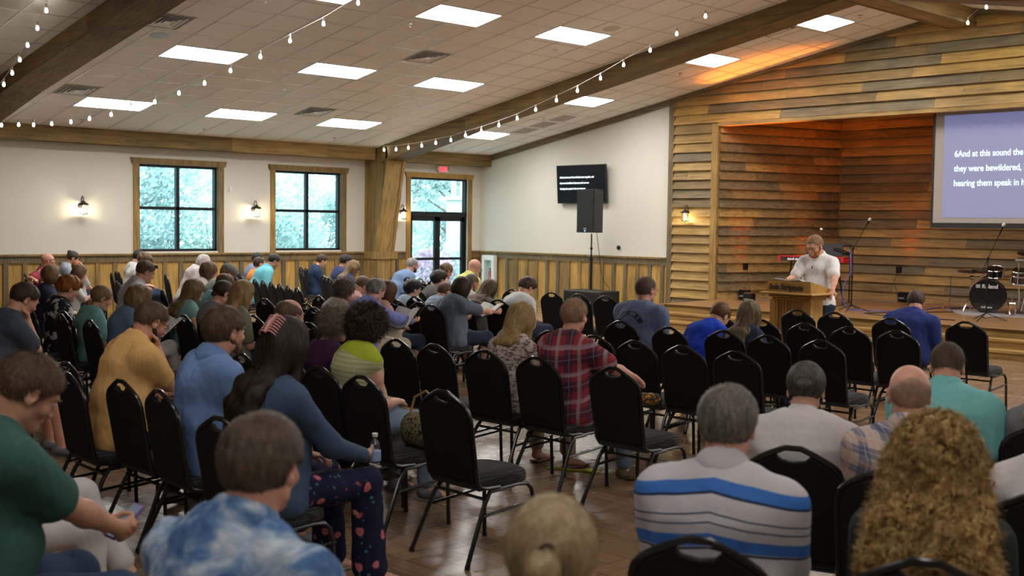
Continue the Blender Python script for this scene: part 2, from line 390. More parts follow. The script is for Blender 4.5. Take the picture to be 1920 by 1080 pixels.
def rafter(name, y0, y1):
    mb = MB(); D = .27
    for k in range(2):
        f = (lambda x: x) if k == 0 else (lambda x: XR-x); xs = [.6, 3.4, 6.2, 9.1, RX]
        for i, (a, b) in enumerate(zip(xs[:-1], xs[1:])):
            mb.tone = [.1, .35, .15, .3][i]
            da = D+.1*(i == 0); mb.prism([(f(a), y0, cz(a)-da), (f(b), y0, cz(b)-D), (f(b), y0, cz(b)+.02), (f(a), y0, cz(a)+.02)], (0, y1-y0, 0))
            mb.tone = .05; mb.prism([(f(a), y0-.012, cz(a)-da-.0), (f(b), y0-.012, cz(b)-D-.0), (f(b), y0-.012, cz(b)-D+.03), (f(a), y0-.012, cz(a)-da+.03)], (0, .012, 0))
    return struct(name, mb, M_beamX)
rafter('trim_20', *YC1); rafter('trim_21', *YC2); rafter('trim_22', *YC3)
mb = MB()
for a, b, t in ((YB, -15, .4), (-15, -8, .2), (-8, -3.3, .6), (-3.3, -.0, .8)): mb.tone = t; mb.bx(RX-.21, RX+.21, a, b, 5.30, 5.62)
mb.tone = .3; mb.bx(RX-.25, RX-.21, YB, 0, 5.29, 5.36); mb.bx(RX+.21, RX+.25, YB, 0, 5.29, 5.36)
struct('trim_23', mb, M_beamY)
# ---- ceiling: tiles and a T-bar grid; fixtures are cut out of it
FX = []     # (x, y, sx, sy) holes
LIGHT_POS = [(2.10, -10.33), (5.16, -10.33), (2.10, -7.88), (5.16, -7.88), (8.22, -7.88), (2.10, -5.44), (5.16, -5.44), (8.22, -5.44), (2.10, -1.86), (5.16, -1.86), (8.22, -1.86), (10.55, -1.86), (8.22, -10.33)]
CA = math.atan(.177); CSL = math.cos(CA)
TY = [-0.63-.61*i for i in range(40)]
def ceiling(name, mir):
    mb = MB(); f = (lambda x: XR-x) if mir else (lambda x: x)
    holes = [(x-.31, x+.31, y-.61, y+.61) for x, y in LIGHT_POS]
    xs = sorted(set([0, RX]+[v for h in holes for v in h[:2]])); ys = sorted(set([YB, .1]+[v for h in holes for v in h[2:]]))
    for a, b in zip(xs[:-1], xs[1:]):
        for c, d in zip(ys[:-1], ys[1:]):
            mx, my = (a+b)/2, (c+d)/2
            if any(h[0] < mx < h[1] and h[2] < my < h[3] for h in holes): continue
            v = [(f(a), c, cz(a)), (f(b), c, cz(b)), (f(b), d, cz(b)), (f(a), d, cz(a))]
            mb.add(v+[(p[0], p[1], p[2]+.03) for p in v], [(0, 1, 2, 3) if mir else (3, 2, 1, 0), (4, 5, 6, 7)])
    mb.mi = 0; mb.bx(f(0)-.2, f(RX)+.2, YB, .1, 6.2, 6.3)
    mb.mi = 1; g = .012
    def skip(x, y): return any(h[0]+.01 < x < h[1]-.01 and h[2]+.01 < y < h[3]-.01 for h in holes)
    k = 0; x0 = 2.10-.305
    while True:
        x = x0+.612*k*CSL if False else 2.10-.305+.6*k*1.0
        if x > RX-.2: break
        if x > .3:
            cur = YB
            for y in sorted([h[2] for h in holes if h[0]+.01 < x < h[1]-.01]+[.0]): mb.prism([(f(x-g), cur, cz(x)-.006), (f(x+g), cur, cz(x)-.006+.004), (f(x+g), cur, cz(x)+.01), (f(x-g), cur, cz(x)+.01)], (0, y-cur, 0)); cur = y+1.22
        k += 1
        if k > 40: break
    for k in range(-40, 41):
        y = -7.88-.61+.61*k
        if y > 0 or y < YB: continue
        cuts = sorted([(h[0], h[1]) for h in holes if h[2]+.01 < y < h[3]-.01]); cur = .35
        for c in cuts+[(RX, RX)]:
            if c[0]-cur > .02: mb.prism([(f(cur), y-g, cz(cur)-.006), (f(c[0]), y-g, cz(c[0])-.006), (f(c[0]), y-g, cz(c[0])+.01), (f(cur), y-g, cz(cur)+.01)], (0, 2*g, 0))
            cur = c[1]
    return struct(name, mb, [M_tile, M_grid])
ceiling('ceiling', False); ceiling('ceiling_right', True)
def slope_M(x): return Matrix.Rotation(-CA if x < RX else CA, 3, 'Y')
def panel_light(x, y, lab, lit=None):
    root = empty('ceiling_light', (x, y, cz(x))); tag(root, lab, 'ceiling light', 'troffer lights set in the tile ceiling'); M = slope_M(x)
    def T(p): return M @ Vector(p)
    mb = MB()
    for (a, b, c, d) in ((-.305, -.285, -.61, .61), (.285, .305, -.61, .61), (-.285, .285, -.61, -.59), (-.285, .285, .59, .61)):
        P = [T((a, c, -.008)), T((b, c, -.008)), T((b, d, -.008)), T((a, d, -.008))]; mb.prism(P, T((0, 0, .07)))
    mb.build('frame', M_white, root)
    mb = MB(); n = 10; vs = []; fs = []          # basket: two curved diffuser wings and a lower middle
    prof = [(-.285, .055), (-.2, .03), (-.13, .012), (-.05, .006), (.05, .006), (.13, .012), (.2, .03), (.285, .055)]
    for yy in (-.59, .59): vs += [T((p[0], yy, p[1])) for p in prof]
    k = len(prof)
    for i in range(k-1): fs.append((i, i+1, k+i+1, k+i))
    fs += [tuple(range(k))[::-1], tuple(range(k, 2*k))]
    mb.add(vs, fs); mb.build('diffuser', lit or M_panel, root, smooth=True)
    mb = MB(); mb.box(T((0, 0, .1)), (.6, 1.2, .02), M); mb.build('housing', M_white, root)
    return root
LN = ['nearest the left rafter beam, row by the window wall', 'nearest the left rafter beam, middle row', 'second from the left rafter, row by the window wall', 'second from the left rafter, middle row', 'highest row, near the top centre of the picture', 'above the second window, row by the window wall', 'just left of the long rafter beam, middle row', 'highest row, beside the round ceiling speaker', 'above the exit door, beyond the long rafter', 'beyond the long rafter, beside the three return grilles', 'above the orange glow, beyond the long rafter', 'closest to the ridge beam, above the plank wall', 'cut off by the top edge of the picture']
for (x, y), l in zip(LIGHT_POS, LN): panel_light(x, y, 'lit rectangular ceiling light panel '+l)
for (x, y) in LIGHT_POS:
    if y > -9 : panel_light(XR-x, y, 'lit rectangular ceiling light panel on the far side of the ridge')
FILL = [(XR-x, y) for x in (8.22, 5.16, 2.10) for y in (-15.2, -17.64, -20.08)]  # unseen panels added behind the camera to brighten the foreground
for (x, y) in FILL: panel_light(x, y-0, 'added fill light panel, unseen, above the rear seats, far side of the ridge', M_fillpanel).location.z -= .07
# diffusers, speakers, sprinklers
def vent(x, y, lab):
    root = empty('ceiling_vent', (x, y, cz(x))); tag(root, lab, 'air vent', 'square louvred air vents in the ceiling'); M = slope_M(x); T = lambda p: M @ Vector(p)
    mb = MB(); mb.box(T((0, 0, -.004)), (.6, .6, .006), M); mb.build('backing', plain('vent_shadow_grey', (.2, .2, .2), .6), root)
    mb = MB()
    for i, h in enumerate((.295, .225, .16, .095)):
        w = .03
        for sx, sy in ((1, 0), (-1, 0), (0, 1), (0, -1)):
            a = Vector((sx*h, sy*h, -.012-.004*i)); t = Vector((-sy, sx, 0)) if (sx or sy) else None
            P = [a-t*h, a+t*h, a+t*(h-w)-Vector((sx*w, sy*w, -.012)), a-t*(h-w)-Vector((sx*w, sy*w, -.012))]
            mb.prism([T(p) for p in P], T((0, 0, .004)))
    mb.box(T((0, 0, -.02)), (.09, .09, .006), M)
    mb.build('louvre', plain('vent_metal', (.85, .85, .85), .35, .1), root); return root
for x, y, l in ((6.35, -11.55, 'square louvred ceiling vent beside the pale round speaker near the left rafter'), (2.72, -11.25, 'square louvred ceiling vent nearest the left rafter by the window wall'), (2.72, -6.66, 'square louvred ceiling vent between two light panels by the window wall'), (6.38, -6.96, 'square louvred ceiling vent in the middle of the main bay'), (1.5, -2.5, 'square louvred ceiling vent over the exit door, partly behind string lights'), (6.3, -2.5, 'square louvred ceiling vent beyond the long rafter, mid height'), (9.9, -2.3, 'square louvred ceiling vent half hidden by the long rafter near the ridge')):
    vent(x, y, l)
for i, (x, y) in enumerate(((2.72, -1.15), (3.30, -1.15), (3.88, -1.15))):
    root = empty('return_grille', (x, y, cz(x))); tag(root, ['slotted return air grille nearest the window wall', 'middle one of the three slotted return air grilles', 'slotted return air grille highest of its three'][i], 'air grille', 'row of slotted return grilles'); M = slope_M(x); T = lambda p: M @ Vector(p)
    mb = MB()
    for a in (-.25, .25): mb.box(T((a, 0, -.004)), (.03, .5, .01), M)
    for a in (-.25, .25): mb.box(T((0, a, -.004)), (.53, .03, .01), M)
    mb.build('frame', M_tile, root)
    mb = MB()
    for k in range(5): mb.box(T((-.19+.095*k, 0, -.003)), (.035, .46, .006), M)
    mb.build('slot', plain('grille_slot', (.2, .17, .13), .7), root)
for x, y, l, c in ((5.75, -11.34, 'pale round ceiling speaker beside the louvred vent', (.55, .66, .8)), (8.76, -5.12, 'beige round ceiling speaker above a light panel', (.6, .55, .48))):
    mb = MB(); mb.lathe([(.0, -.012), (.1, -.011), (.13, -.008), (.15, 0), (.15, .01)][::-1], M=slope_M(x), n=32)
    o = mb.build('ceiling_speaker', plain('speaker_grille_'+str(round(c[0]*100)), c, .5), loc=(x, y, cz(x)), smooth=True); tag(o, l, 'ceiling speaker')
SPR = [(3.94, -10.64, 'left of the middle light row'), (3.89, -8.10, 'between four light panels in the middle of the bay'), (.93, -10.40, 'low by the eave beam above the left wall lamp'), (.92, -7.99, 'low by the eave beam above the first window'), (.96, -5.00, 'low by the eave beam above the second window'), (7.63, -8.33, 'left of the topmost light panel'), (3.87, -5.07, 'near the long rafter, below the square vent'), (7.54, -5.15, 'between the light panel and the long rafter'), (.86, -1.65, 'above the exit door header'), (3.79, -1.63, 'next to the slotted return grilles'), (11.08, -1.53, 'close to the ridge beam'), (7.38, -1.60, 'in front of the orange glow'), (7.67, -10.81, 'at the top edge of the picture')]
for x, y, l in SPR:
    root = empty('fire_sprinkler', (x, y, cz(x))); tag(root, 'small sprinkler head in the ceiling '+l, 'sprinkler', 'ceiling sprinkler heads')
    mb = MB(); mb.lathe([(.045, 0), (.045, -.006), (.02, -.01), (.012, -.01)]); mb.build('escutcheon', M_chrome, root, smooth=True)
    mb = MB(); mb.tube([(-.012, 0, -.01), (-.014, 0, -.03), (0, 0, -.045)], .003, 6); mb.tube([(.012, 0, -.01), (.014, 0, -.03), (0, 0, -.045)], .003, 6); mb.lathe([(.002, -.044), (.02, -.046), (.02, -.049), (.002, -.05)]); mb.build('deflector', M_chrome, root, smooth=True)
# ---- windows
def window(n, y0, y1, z0, z1):
    root = empty('window_%d' % n, (0, (y0+y1)/2, z0)); root['kind'] = 'structure'; h = (y1-y0)/2; H = z1-z0
    mb = MB(); t = .05
    mb.bx(-.16, -.06, -h, -h+t, 0, H); mb.bx(-.16, -.06, h-t, h, 0, H); mb.bx(-.16, -.06, -h, h, 0, t); mb.bx(-.16, -.06, -h, h, H-t, H)
    mb.bx(-.15, -.07, -.035, .035, 0, H); mb.bx(-.15, -.07, -h, h, H/2-.03, H/2+.03)
    mb.build('window_frame', M_frameblk, root)
    mb = MB(); mb.bx(-.115, -.109, -h+.03, h-.03, .03, H-.03); mb.build('pane', M_glass, root)
    mb = MB(); c = .115; mb.tone = .6
    mb.bx(-.0, .03, -h-c, -h, -.03, H); mb.tone = .4; mb.bx(-.0, .03, h, h+c, -.03, H); mb.tone = .5
    mb.prism([(0, -h-c-.03, H), (0, h+c+.03, H), (0, h+c+.06, H+.115), (0, -h-c-.06, H+.115)], (.045, 0, 0))
    mb.tone = .2; mb.bx(-.12, 0, -h-.01, -h+.01, 0, H); mb.bx(-.12, 0, h-.01, h+.01, 0, H)
    mb.build('window_casing', M_plankZ, root); return root
window(1, W1[0], W1[1], W1[2], W1[3]); window(2, W2[0], W2[1], W2[2], W2[3])
# ---- glazed double door with transom
root = empty('door_1', (0, (DR[0]+DR[1])/2, 0)); root['kind'] = 'structure'; h = (DR[1]-DR[0])/2
mb = MB(); mb.bx(-.16, -.04, -h, -h+.05, 0, DR[3]); mb.bx(-.16, -.04, h-.05, h, 0, DR[3]); mb.bx(-.16, -.04, -h, h, DR[3]-.05, DR[3]); mb.bx(-.16, -.03, -h, h, 2.03, 2.15)
mb.build('door_frame', M_frameblk, root)
mb = MB(); mb.bx(-.103, -.097, -h+.04, h-.04, 2.15, DR[3]-.04); mb.build('transom_pane', M_glass, root)
for s in (-1, 1):
    lf = empty('door_leaf', (0, 0, 0), parent=root); a, b = (-h+.055, -.008) if s < 0 else (.008, h-.055)
    mb = MB(); mb.bx(-.13, -.07, a, a+.075, .01, 2.03); mb.bx(-.13, -.07, b-.075, b, .01, 2.03); mb.bx(-.13, -.07, a, b, .01, .22); mb.bx(-.13, -.07, a, b, 1.93, 2.03); mb.bx(-.12, -.08, a, b, 1.0, 1.06)
    mb.build('leaf_frame', M_frameblk, lf)
    mb = MB(); mb.bx(-.103, -.097, a+.06, b-.06, .2, 1.94); mb.build('pane', M_glass, lf)
    mb = MB(); yh = -s*-.0+(-.05 if s < 0 else .05); mb.tube([(-.07, yh, .98), (-.0, yh, .99), (.02, yh, 1.02), (.02, yh, 1.28), (0, yh, 1.31), (-.07, yh, 1.32)], .012, 8)
    if s < 0: mb.build('door_handle', M_black, lf, smooth=True)
mb = MB(); c = .12; mb.tone = .7
mb.bx(0, .03, -h-c, -h, 0, DR[3]); mb.tone = .55; mb.bx(0, .03, h, h+c, 0, DR[3]); mb.tone = .8
mb.prism([(0, -h-c-.02, DR[3]), (0, h+c+.02, DR[3]), (0, h+c+.05, DR[3]+.11), (0, -h-c-.05, DR[3]+.11)], (.045, 0, 0)); mb.build('door_casing', M_plankZ, root)
# ---- stage and steps
mb = MB(); x0s, x1s = 7.3, XR-7.3
mb.prism([(7.05, 0, SZ-.03), (x0s, -1.85, SZ-.03), (x1s, -1.85, SZ-.03), (XR-7.05, 0, SZ-.03), (XR-AX, AY+.1, SZ-.03), (AX, AY+.1, SZ-.03)], (0, 0, .03)); struct('floor_stage', mb, M_stage)
mb = MB()
for k, (y, z) in enumerate(((-1.85, SZ), (-2.15, SZ*2/3), (-2.45, SZ/3))):
    xa, xb = x0s-.06*k, x1s+.06*k
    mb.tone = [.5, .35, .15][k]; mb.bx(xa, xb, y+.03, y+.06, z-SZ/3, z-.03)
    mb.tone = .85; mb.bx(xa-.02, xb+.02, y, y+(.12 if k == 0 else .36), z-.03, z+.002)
    mb.tone = .3; mb.bx(xa, xa+.03, y+.03, -.05, z-SZ/3, z-.03); mb.bx(xb-.03, xb, y+.03, -.05, z-SZ/3, z-.03)
    if k: mb.tone = .6; mb.bx(xa, xa+.1, y, -.05, z-.03, z)
mb.tone = .8; mb.bx(7.2, 7.32, -1.95, -.06, 0, SZ-.001); mb.bx(XR-7.32, XR-7.2, -1.95, -.06, 0, SZ-.001); mb.tone = .2; mb.bx(7.05, XR-7.05, .02, .10, 0, SZ-.035)
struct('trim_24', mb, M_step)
# ---- exit sign
root = empty('exit_sign', (.0, -1.22, 3.08)); tag(root, 'lit exit sign with red letters above the glazed door', 'exit sign')
mb = MB(); mb.bx(.01, .05, -.15, .15, 0, .17, .008); mb.bx(0, .03, -.04, .04, .12, .19); mb.build('housing', M_white, root)
Rx = Matrix(((0, 0, 1, 0), (1, 0, 0, 0), (0, 1, 0, 0), (0, 0, 0, 1)))     # text in the y-z plane facing +x
text_obj('lettering', 'EXIT', .15, Matrix.Translation((.0515, -.125, .03)) @ Rx, plain('exit_red', (.8, .02, .04), .4, emit=(1, .02, .05), es=1.6), root, align='LEFT', offset=.003, xs=.78)
for s in (-1, 1):
    mb = MB(); mb.lathe([(.03, 0), (.045, .05), (.0, .055)], (.04, s*.2, .1), 12, Matrix.Rotation(math.radians(90), 3, 'Y')); mb.build('lamp_head', M_white, root, smooth=True)
mb = MB(); mb.bx(0, .03, -.04, .04, 0, .12, .006); mb.bx(.03, .034, -.02, .02, .02, .06); o = mb.build('fire_alarm_device', M_white, loc=(0, -6.9, 2.46)); tag(o, 'small white wall device beside the upper right of the first window', 'wall device')
mb = MB(); mb.bx(0, .04, -.03, .03, 0, .07, .008); mb.lathe([(.02, 0), (.012, .012), (0, .014)], (.04, 0, .035), 12, Matrix.Rotation(math.radians(90), 3, 'Y')); o = mb.build('motion_sensor', M_white, loc=(0, -.14, 2.55)); tag(o, 'small white sensor on the wall between door and corner', 'sensor')
# ---- wall lamps
def sconce(loc, rz, lab, power=6):
    root = empty('wall_lamp', loc, rz); tag(root, lab, 'wall lamp', 'carriage style wall lamps')
    mb = MB(); mb.lathe([(.05, 0), (.05, .012), (.03, .025), (0, .027)], (0, 0, -.02), 20, Matrix.Rotation(math.radians(90), 3, 'Y')); mb.tube([(.0, 0, -.02), (.05, 0, .02), (.06, 0, .1), (.09, 0, .15), (.13, 0, .15), (.15, 0, .11), (.15, 0, .06)], .009, 8); mb.build('arm', M_bronze, root, smooth=True)
    mb = MB(); mb.lathe([(.012, .075), (.03, .06), (.035, .045), (.085, .02), (.1, -.005), (.1, -.012), (.01, -.012)], (.15, 0, 0), 24); mb.build('lamp_cap', M_bronze, root, smooth=True)
    mb = MB(); mb.lathe([(.05, -.012), (.062, -.05), (.062, -.12), (.05, -.16), (.048, -.16), (.06, -.12), (.06, -.05), (.048, -.012)], (.15, 0, 0), 20); mb.build('lamp_shade', glass_mat('lantern_glass', (1, .97, .9), .1), root, smooth=True)
    mb = MB()
    for k in range(4):
        a = math.pi/4+k*math.pi/2; ca, sa = math.cos(a), math.sin(a); mb.tube([(.15+.07*ca, .07*sa, -.012), (.15+.07*ca, .07*sa, -.165)], .005, 6)
    mb.lathe([(.074, -.16), (.078, -.17), (.074, -.178), (.02, -.182), (.008, -.2), (0, -.2)], (.15, 0, 0), 20); mb.build('cage', M_bronze, root, smooth=True)
    mb = MB(); mb.lathe([(.0, -.02), (.012, -.025), (.024, -.06), (.028, -.085), (.018, -.11), (0, -.118)], (.15, 0, 0), 14); mb.build('bulb', plain('sconce_bulb', (1, .9, .7), .4, emit=(1, .86, .62), es=32), root, smooth=True)
    L = bpy.data.lights.new('lamp_glow', 'POINT'); L.energy = power; L.color = (1, .9, .72); L.shadow_soft_size = .02; lo = bpy.data.objects.new('lamp_glow', L); COL.objects.link(lo); lo.parent = root; lo.location = (.15, 0, -.128)
    return root
sconce((0, -10.04, 2.14), 0, 'lit bronze lantern wall lamp left of the first window'); sconce((0, -6.37, 2.14), 0, 'lit bronze lantern wall lamp between the two windows')
sconce((0, -2.5, 2.14), 0, 'lit bronze lantern wall lamp half behind the wooden column by the door'); sconce((6.46, -.02, 2.16), -math.pi/2, 'lit bronze lantern wall lamp on the plank wall by the stage')
# ---- television
root = empty('television', (3.53, -.05, 2.79)); tag(root, 'black wall television showing three lines of white text', 'television')
TM = Matrix.Rotation(math.radians(4), 3, 'X')
mb = MB(); mb.box((0, .0, 0), (.5, .1, .4)); mb.build('wall_mount', M_black, root)
mb = MB(); mb.box((0, -.09, 0), (1.50, .05, .86), TM, bev=.01); mb.build('housing', plain('tv_plastic', (.006, .006, .007), .5), root)
mb = MB(); mb.box((0, -.117, -.0), (1.46, .004, .82), TM); mb.build('screen', plain('tv_screen', (.003, .004, .005), .5, spec=.1, emit=(.012, .016, .022), es=.15), root)
RF = Matrix(((1, 0, 0, 0), (0, 0, -1, 0), (0, 1, 0, 0), (0, 0, 0, 1)))    # text facing -y
for i, (t, w) in enumerate((('6And at this sound the multitude came together, and', 1.25), ('they were bewildered, because each one was', 1.07), ('hearing them speak in his own language.', .96))):
    text_obj('screen_text', t, .062, TM.to_4x4() @ Matrix.Translation((-.64, -.121, .145-.127*i)) @ RF, plain('tv_text', (.7, .8, .85), .5, emit=(.75, .9, 1), es=1.1), root, offset=.0006, xs=.78)
mb = MB(); mb.lathe([(.0, 0), (.045, .0), (.045, .03), (.03, .045), (0, .047)], (0, 0, 0), 20, Matrix.Rotation(math.radians(90), 3, 'X')); o = mb.build('wall_control', M_black, loc=(4.54, 0, 1.40), smooth=True); tag(o, 'small round black control on the white wall right of the speaker', 'wall control')
# extinguisher cabinet
root = empty('extinguisher_cabinet', (.50, -.05, .30)); tag(root, 'white fire extinguisher cabinet with a glass front by the corner', 'fire cabinet')
mb = MB(); 
mb.bx(-.2, -.12, -.14, 0, 0, .82); mb.bx(.12, .2, -.12, 0, 0, .82); mb.bx(-.12, .12, -.12, 0, .70, .82); mb.bx(-.12, .12, -.12, 0, 0, .1); mb.bx(-.2, .2, -.01, 0, 0, .82); mb.build('body', M_white, root)
mb = MB(); mb.bx(-.12, .12, -.115, -.11, .1, .7); mb.build('glass_front', M_glass, root)
root2 = empty('fire_extinguisher', (.5, -.105, .41)); tag(root2, 'red fire extinguisher inside the white cabinet', 'fire extinguisher')
mb = MB(); mb.lathe([(0, 0), (.04, .0), (.045, .02), (.045, .28), (.03, .33), (.012, .35), (.012, .38)], n=16); mb.build('cylinder', plain('extinguisher_red', (.55, .03, .03), .3), root2, smooth=True)
mb = MB(); mb.box((0, 0, .39), (.02, .05, .02)); mb.tube([(0, .0, .38), (.05, 0, .36), (.055, 0, .2)], .007, 6); mb.build('valve', M_black, root2, smooth=True)
root2.location = (.5, -.10, .402)
# ================================================================ OUTDOORS
mb = MB(); mb.bx(-60, -.25, -60, 40, -.3, -.12); o = mb.build('floor_outside', plain('grass_ground', (.16, .28, .24), .9)); o['kind'] = 'structure'
mb = MB(); mb.bx(-3.2, -.25, -3.5, .8, -.12, -.02); o = mb.build('floor_porch', plain('concrete_pale', (.5, .52, .5), .8)); o['kind'] = 'structure'
def leaf_mat(n, c):
    m, nt, b = newmat(n); v = coords(nt)
    cc = ramp(nt, noise_tex(nt, v, 1.3, 3), [(.3, tuple(k*.6 for k in c)), (.7, tuple(min(1, k*1.35) for k in c))])
    nt.links.new(cc, b.inputs['Base Color']); b.inputs['Roughness'].default_value = .6
    tr = nt.nodes.new('ShaderNodeBsdfTranslucent'); nt.links.new(cc, tr.inputs[0]); mx = nt.nodes.new('ShaderNodeMixShader'); mx.inputs[0].default_value = .5; nt.links.new(b.outputs[0], mx.inputs[1]); nt.links.new(tr.outputs[0], mx.inputs[2]); nt.links.new(mx.outputs[0], nt.nodes['Material Output'].inputs[0]); return m
LM = [leaf_mat('leaves_dark', (.42, .52, .51)), leaf_mat('leaves_mid', (.5, .6, .585)), leaf_mat('leaves_pale', (.58, .68, .64)), leaf_mat('blossom_pink', (.6, .4, .5))]
M_bark = plain('bark', (.12, .1, .08), .9)
def foliage(mb, rnd, c, rad, n, s):
    for _ in range(n):
        while True:
            p = Vector((rnd.uniform(-1, 1), rnd.uniform(-1, 1), rnd.uniform(-1, 1)))
            if .35 < p.length < 1: break
        q = Vector(c)+Vector((p.x*rad[0], p.y*rad[1], p.z*rad[2]))
        a = Vector((rnd.gauss(0, 1), rnd.gauss(0, 1), rnd.gauss(0, 1))).normalized(); b = a.orthogonal().normalized(); d = a.cross(b); k = s*rnd.uniform(.6, 1.4)
        mb.add([q-b*k, q+d*k*.5, q+b*k, q-d*k*.5], [(0, 1, 2, 3)])
def tree(x, y, h, w, mat, lab, seed, n=2600, s=.13, clump=9):
    rnd = random.Random(seed); root = empty('tree', (x, y, -.12)); tag(root, lab, 'tree', 'trees and bushes outside the windows')
    mb = MB(); tips = []
    mb.tube([(0, 0, 0), (.05, .1, h*.3), (-.05, 0, h*.6), (0, 0, h*.9)], [.16, .12, .08, .02], 8)
    for k in range(clump):
        z = h*rnd.uniform(.3, .9); a = rnd.uniform(0, 6.28); rr_ = w*rnd.uniform(.25, .6)*(1-.5*abs(z/h-.55)); tip = (math.cos(a)*rr_, math.sin(a)*rr_, z+.2*rr_)
        mb.tube([(0, 0, z*.8), tip], [.05, .015], 6); tips.append(tip)
    mb.build('trunk', M_bark, root, smooth=True)
    mb = MB()
    for t in tips+[(0, 0, h*.85)]: foliage(mb, rnd, t, (w*.34, w*.34, w*.3), n//(clump+1), s)
    mb.build('crown', mat, root); return root
TL = [(-9, -12.5, 7, 4.4, 1, 'left edge of the first window'), (-14, -9.8, 9, 5, 0, 'upper left of the first window'), (-8, -9.2, 4.4, 3.6, 2, 'low in the first window'), (-15, -4.5, 10, 5.2, 1, 'upper right of the first window'), (-9, -4.8, 5.4, 3.6, 1, 'low left of the second window'), (-16, -1.0, 9.5, 5, 2, 'top of the second window'),
      (-8.5, -1.6, 3.6, 3.0, 2, 'low right of the second window'), (-18, 4.5, 9, 5.5, 1, 'between the second window and the door'), (-14, 8, 8.5, 5, 1, 'top of the glazed door'), (-8, 3.2, 3.2, 2.6, 2, 'behind the left door leaf'), (-7.5, 5.6, 4.2, 2.4, 1, 'tall narrow bush behind the door centre'), (-12, 12, 7, 4.5, 2, 'far right of the door')]
for i, (x, y, h, w, m, l) in enumerate(TL): tree(x, y, h, w, LM[m], 'leafy green tree seen through the glass, '+l, 40+i, n=9000, s=.055+.0025*abs(x))
for i, (x, y, h) in enumerate(((-6.5, -13.2, 2.6), (-6.2, -11.4, 2.4), (-6.8, -9.8, 2.8), (-6.4, -7.6, 2.6), (-6.6, -5.6, 2.3), (-6.3, -3.6, 2.7), (-7.0, -1.0, 2.6), (-9.5, 1.8, 3.0), (-10, 7.2, 3.2))):
    rnd = random.Random(140+i); root = empty('shrub', (x, y, -.12)); tag(root, 'leafy shrub in the hedge outside the window wall', 'shrub', 'hedge shrubs outside the window wall'); mb = MB()
    for k in range(6): mb.tube([(0, 0, 0), (rnd.uniform(-.5, .5), rnd.uniform(-.6, .6), h*.7)], [.03, .008], 5)
    mb.build('stem', M_bark, root); mb = MB(); foliage(mb, rnd, (0, 0, h*.5), (1.0, 1.25, h*.52), 5200, .06); mb.build('leaves', LM[(i*2+1) % 3], root)
for i, (x, y, m, l) in enumerate(((-4.2, 2.0, 3, 'pink flowering bush outside the door, low left'), (-3.9, 2.9, 2, 'pale leafy bush outside the door, low right'))):
    rnd = random.Random(90+i); root = empty('bush', (x, y, -.12)); tag(root, l, 'bush'); mb = MB()
    for k in range(6): mb.tube([(0, 0, 0), (rnd.uniform(-.4, .4), rnd.uniform(-.4, .4), .9)], [.02, .006], 5)
    mb.build('stem', M_bark, root); mb = MB(); foliage(mb, rnd, (0, 0, .75), (.75, .75, .55), 1500, .06); mb.build('leaves', LM[m], root)
# white cupola-like lantern post seen through the transom
root = empty('outdoor_pillar', (-5.2, 4.0, -.12)); tag(root, 'pale outdoor pillar with a roofed lantern seen through the door transom', 'pillar')
mb = MB(); mb.bx(-.35, .35, -.35, .35, 0, 2.7); mb.bx(-.42, .42, -.42, .42, 2.7, 2.8); mb.build('base', plain('pale_stone', (.5, .5, .48), .9), root)
mb = MB()
for a in (-.2, .2):
    for b in (-.2, .2): mb.bx(a-.05, a+.05, b-.05, b+.05, 2.8, 3.6)
mb.bx(-.25, .25, -.25, .25, 3.55, 3.65); mb.build('lantern_body', plain('pale_paint', (.65, .66, .64), .7), root)
mb = MB(); mb.lathe([(.0, 4.0), (.34, 3.65), (.0, 3.65)], n=4); mb.build('lantern_roof', plain('slate_grey', (.2, .22, .24), .7), root)
mb = MB(); mb.bx(-1.1, -.25, -9.5, .5, 3.05, 3.12)
mb.build('ceiling_porch', plain('porch_soffit', (.5, .5, .48), .8))['kind'] = 'structure'
# ================================================================ STAGE THINGS
def uplight(x, y, aim, lab, power=60):
    root = empty('uplight_box', (x, y, SZ)); tag(root, lab, 'stage light', 'black uplights on the stage floor')
    mb = MB(); mb.box((0, 0, .11), (.2, .17, .2), bev=.02); mb.build('housing', M_black, root)
    mb = MB(); mb.box((0, 0, .211), (.14, .11, .004)); mb.build('lens', plain('amber_lens', (.2, .06, .01), .3, emit=(1, .3, .03), es=.06), root)
    mb = MB(); mb.bx(-.06, .06, -.09, -.086, .07, .1); mb.build('display', plain('grey_label', (.25, .25, .25), .4), root)
    L = bpy.data.lights.new('amber_beam', 'SPOT'); L.energy = power; L.color = (1, .24, .02); L.spot_size = math.radians(44); L.spot_blend = .6; L.shadow_soft_size = .05
    lo = bpy.data.objects.new('amber_beam', L); COL.objects.link(lo); lo.parent = root; lo.location = (0, 0, .23)
    d = Vector(aim)-Vector((x, y, SZ+.23)); lo.rotation_euler = d.to_track_quat('-Z', 'Y').to_euler(); return root
uplight(7.50, .50, (8.1, .30, 4.3), 'small black uplight box on the stage floor at the left alcove wall', 1000)
uplight(7.99, 2.0, (8.6, 1.8, 4.3), 'small black uplight box on the stage hidden behind the preacher', 1000)
uplight(9.75, 2.80, (9.8, 2.1, 4.3), 'small black uplight box by the back wall right of the preacher', 1000)
uplight(12.6, 2.80, (12.6, 2.1, 4.3), 'small black uplight box by the back wall behind the drums', 800)
uplight(8.2, -.35, (8.25, -.5, 5), 'small black uplight box on the stage corner below the plank wall', 110)
def outlet(M, lab, pts, lab2):
    mb = MB(); mb.box((0, 0, 0), (.12, .02, .14), bev=.005); o = mb.build('wall_outlet', M_black); o.matrix_world = M; tag(o, lab, 'outlet')
    mb = MB(); mb.tube(pts, .006, 6); c = mb.build('power_cord', M_black, smooth=True); tag(c, lab2, 'cord')
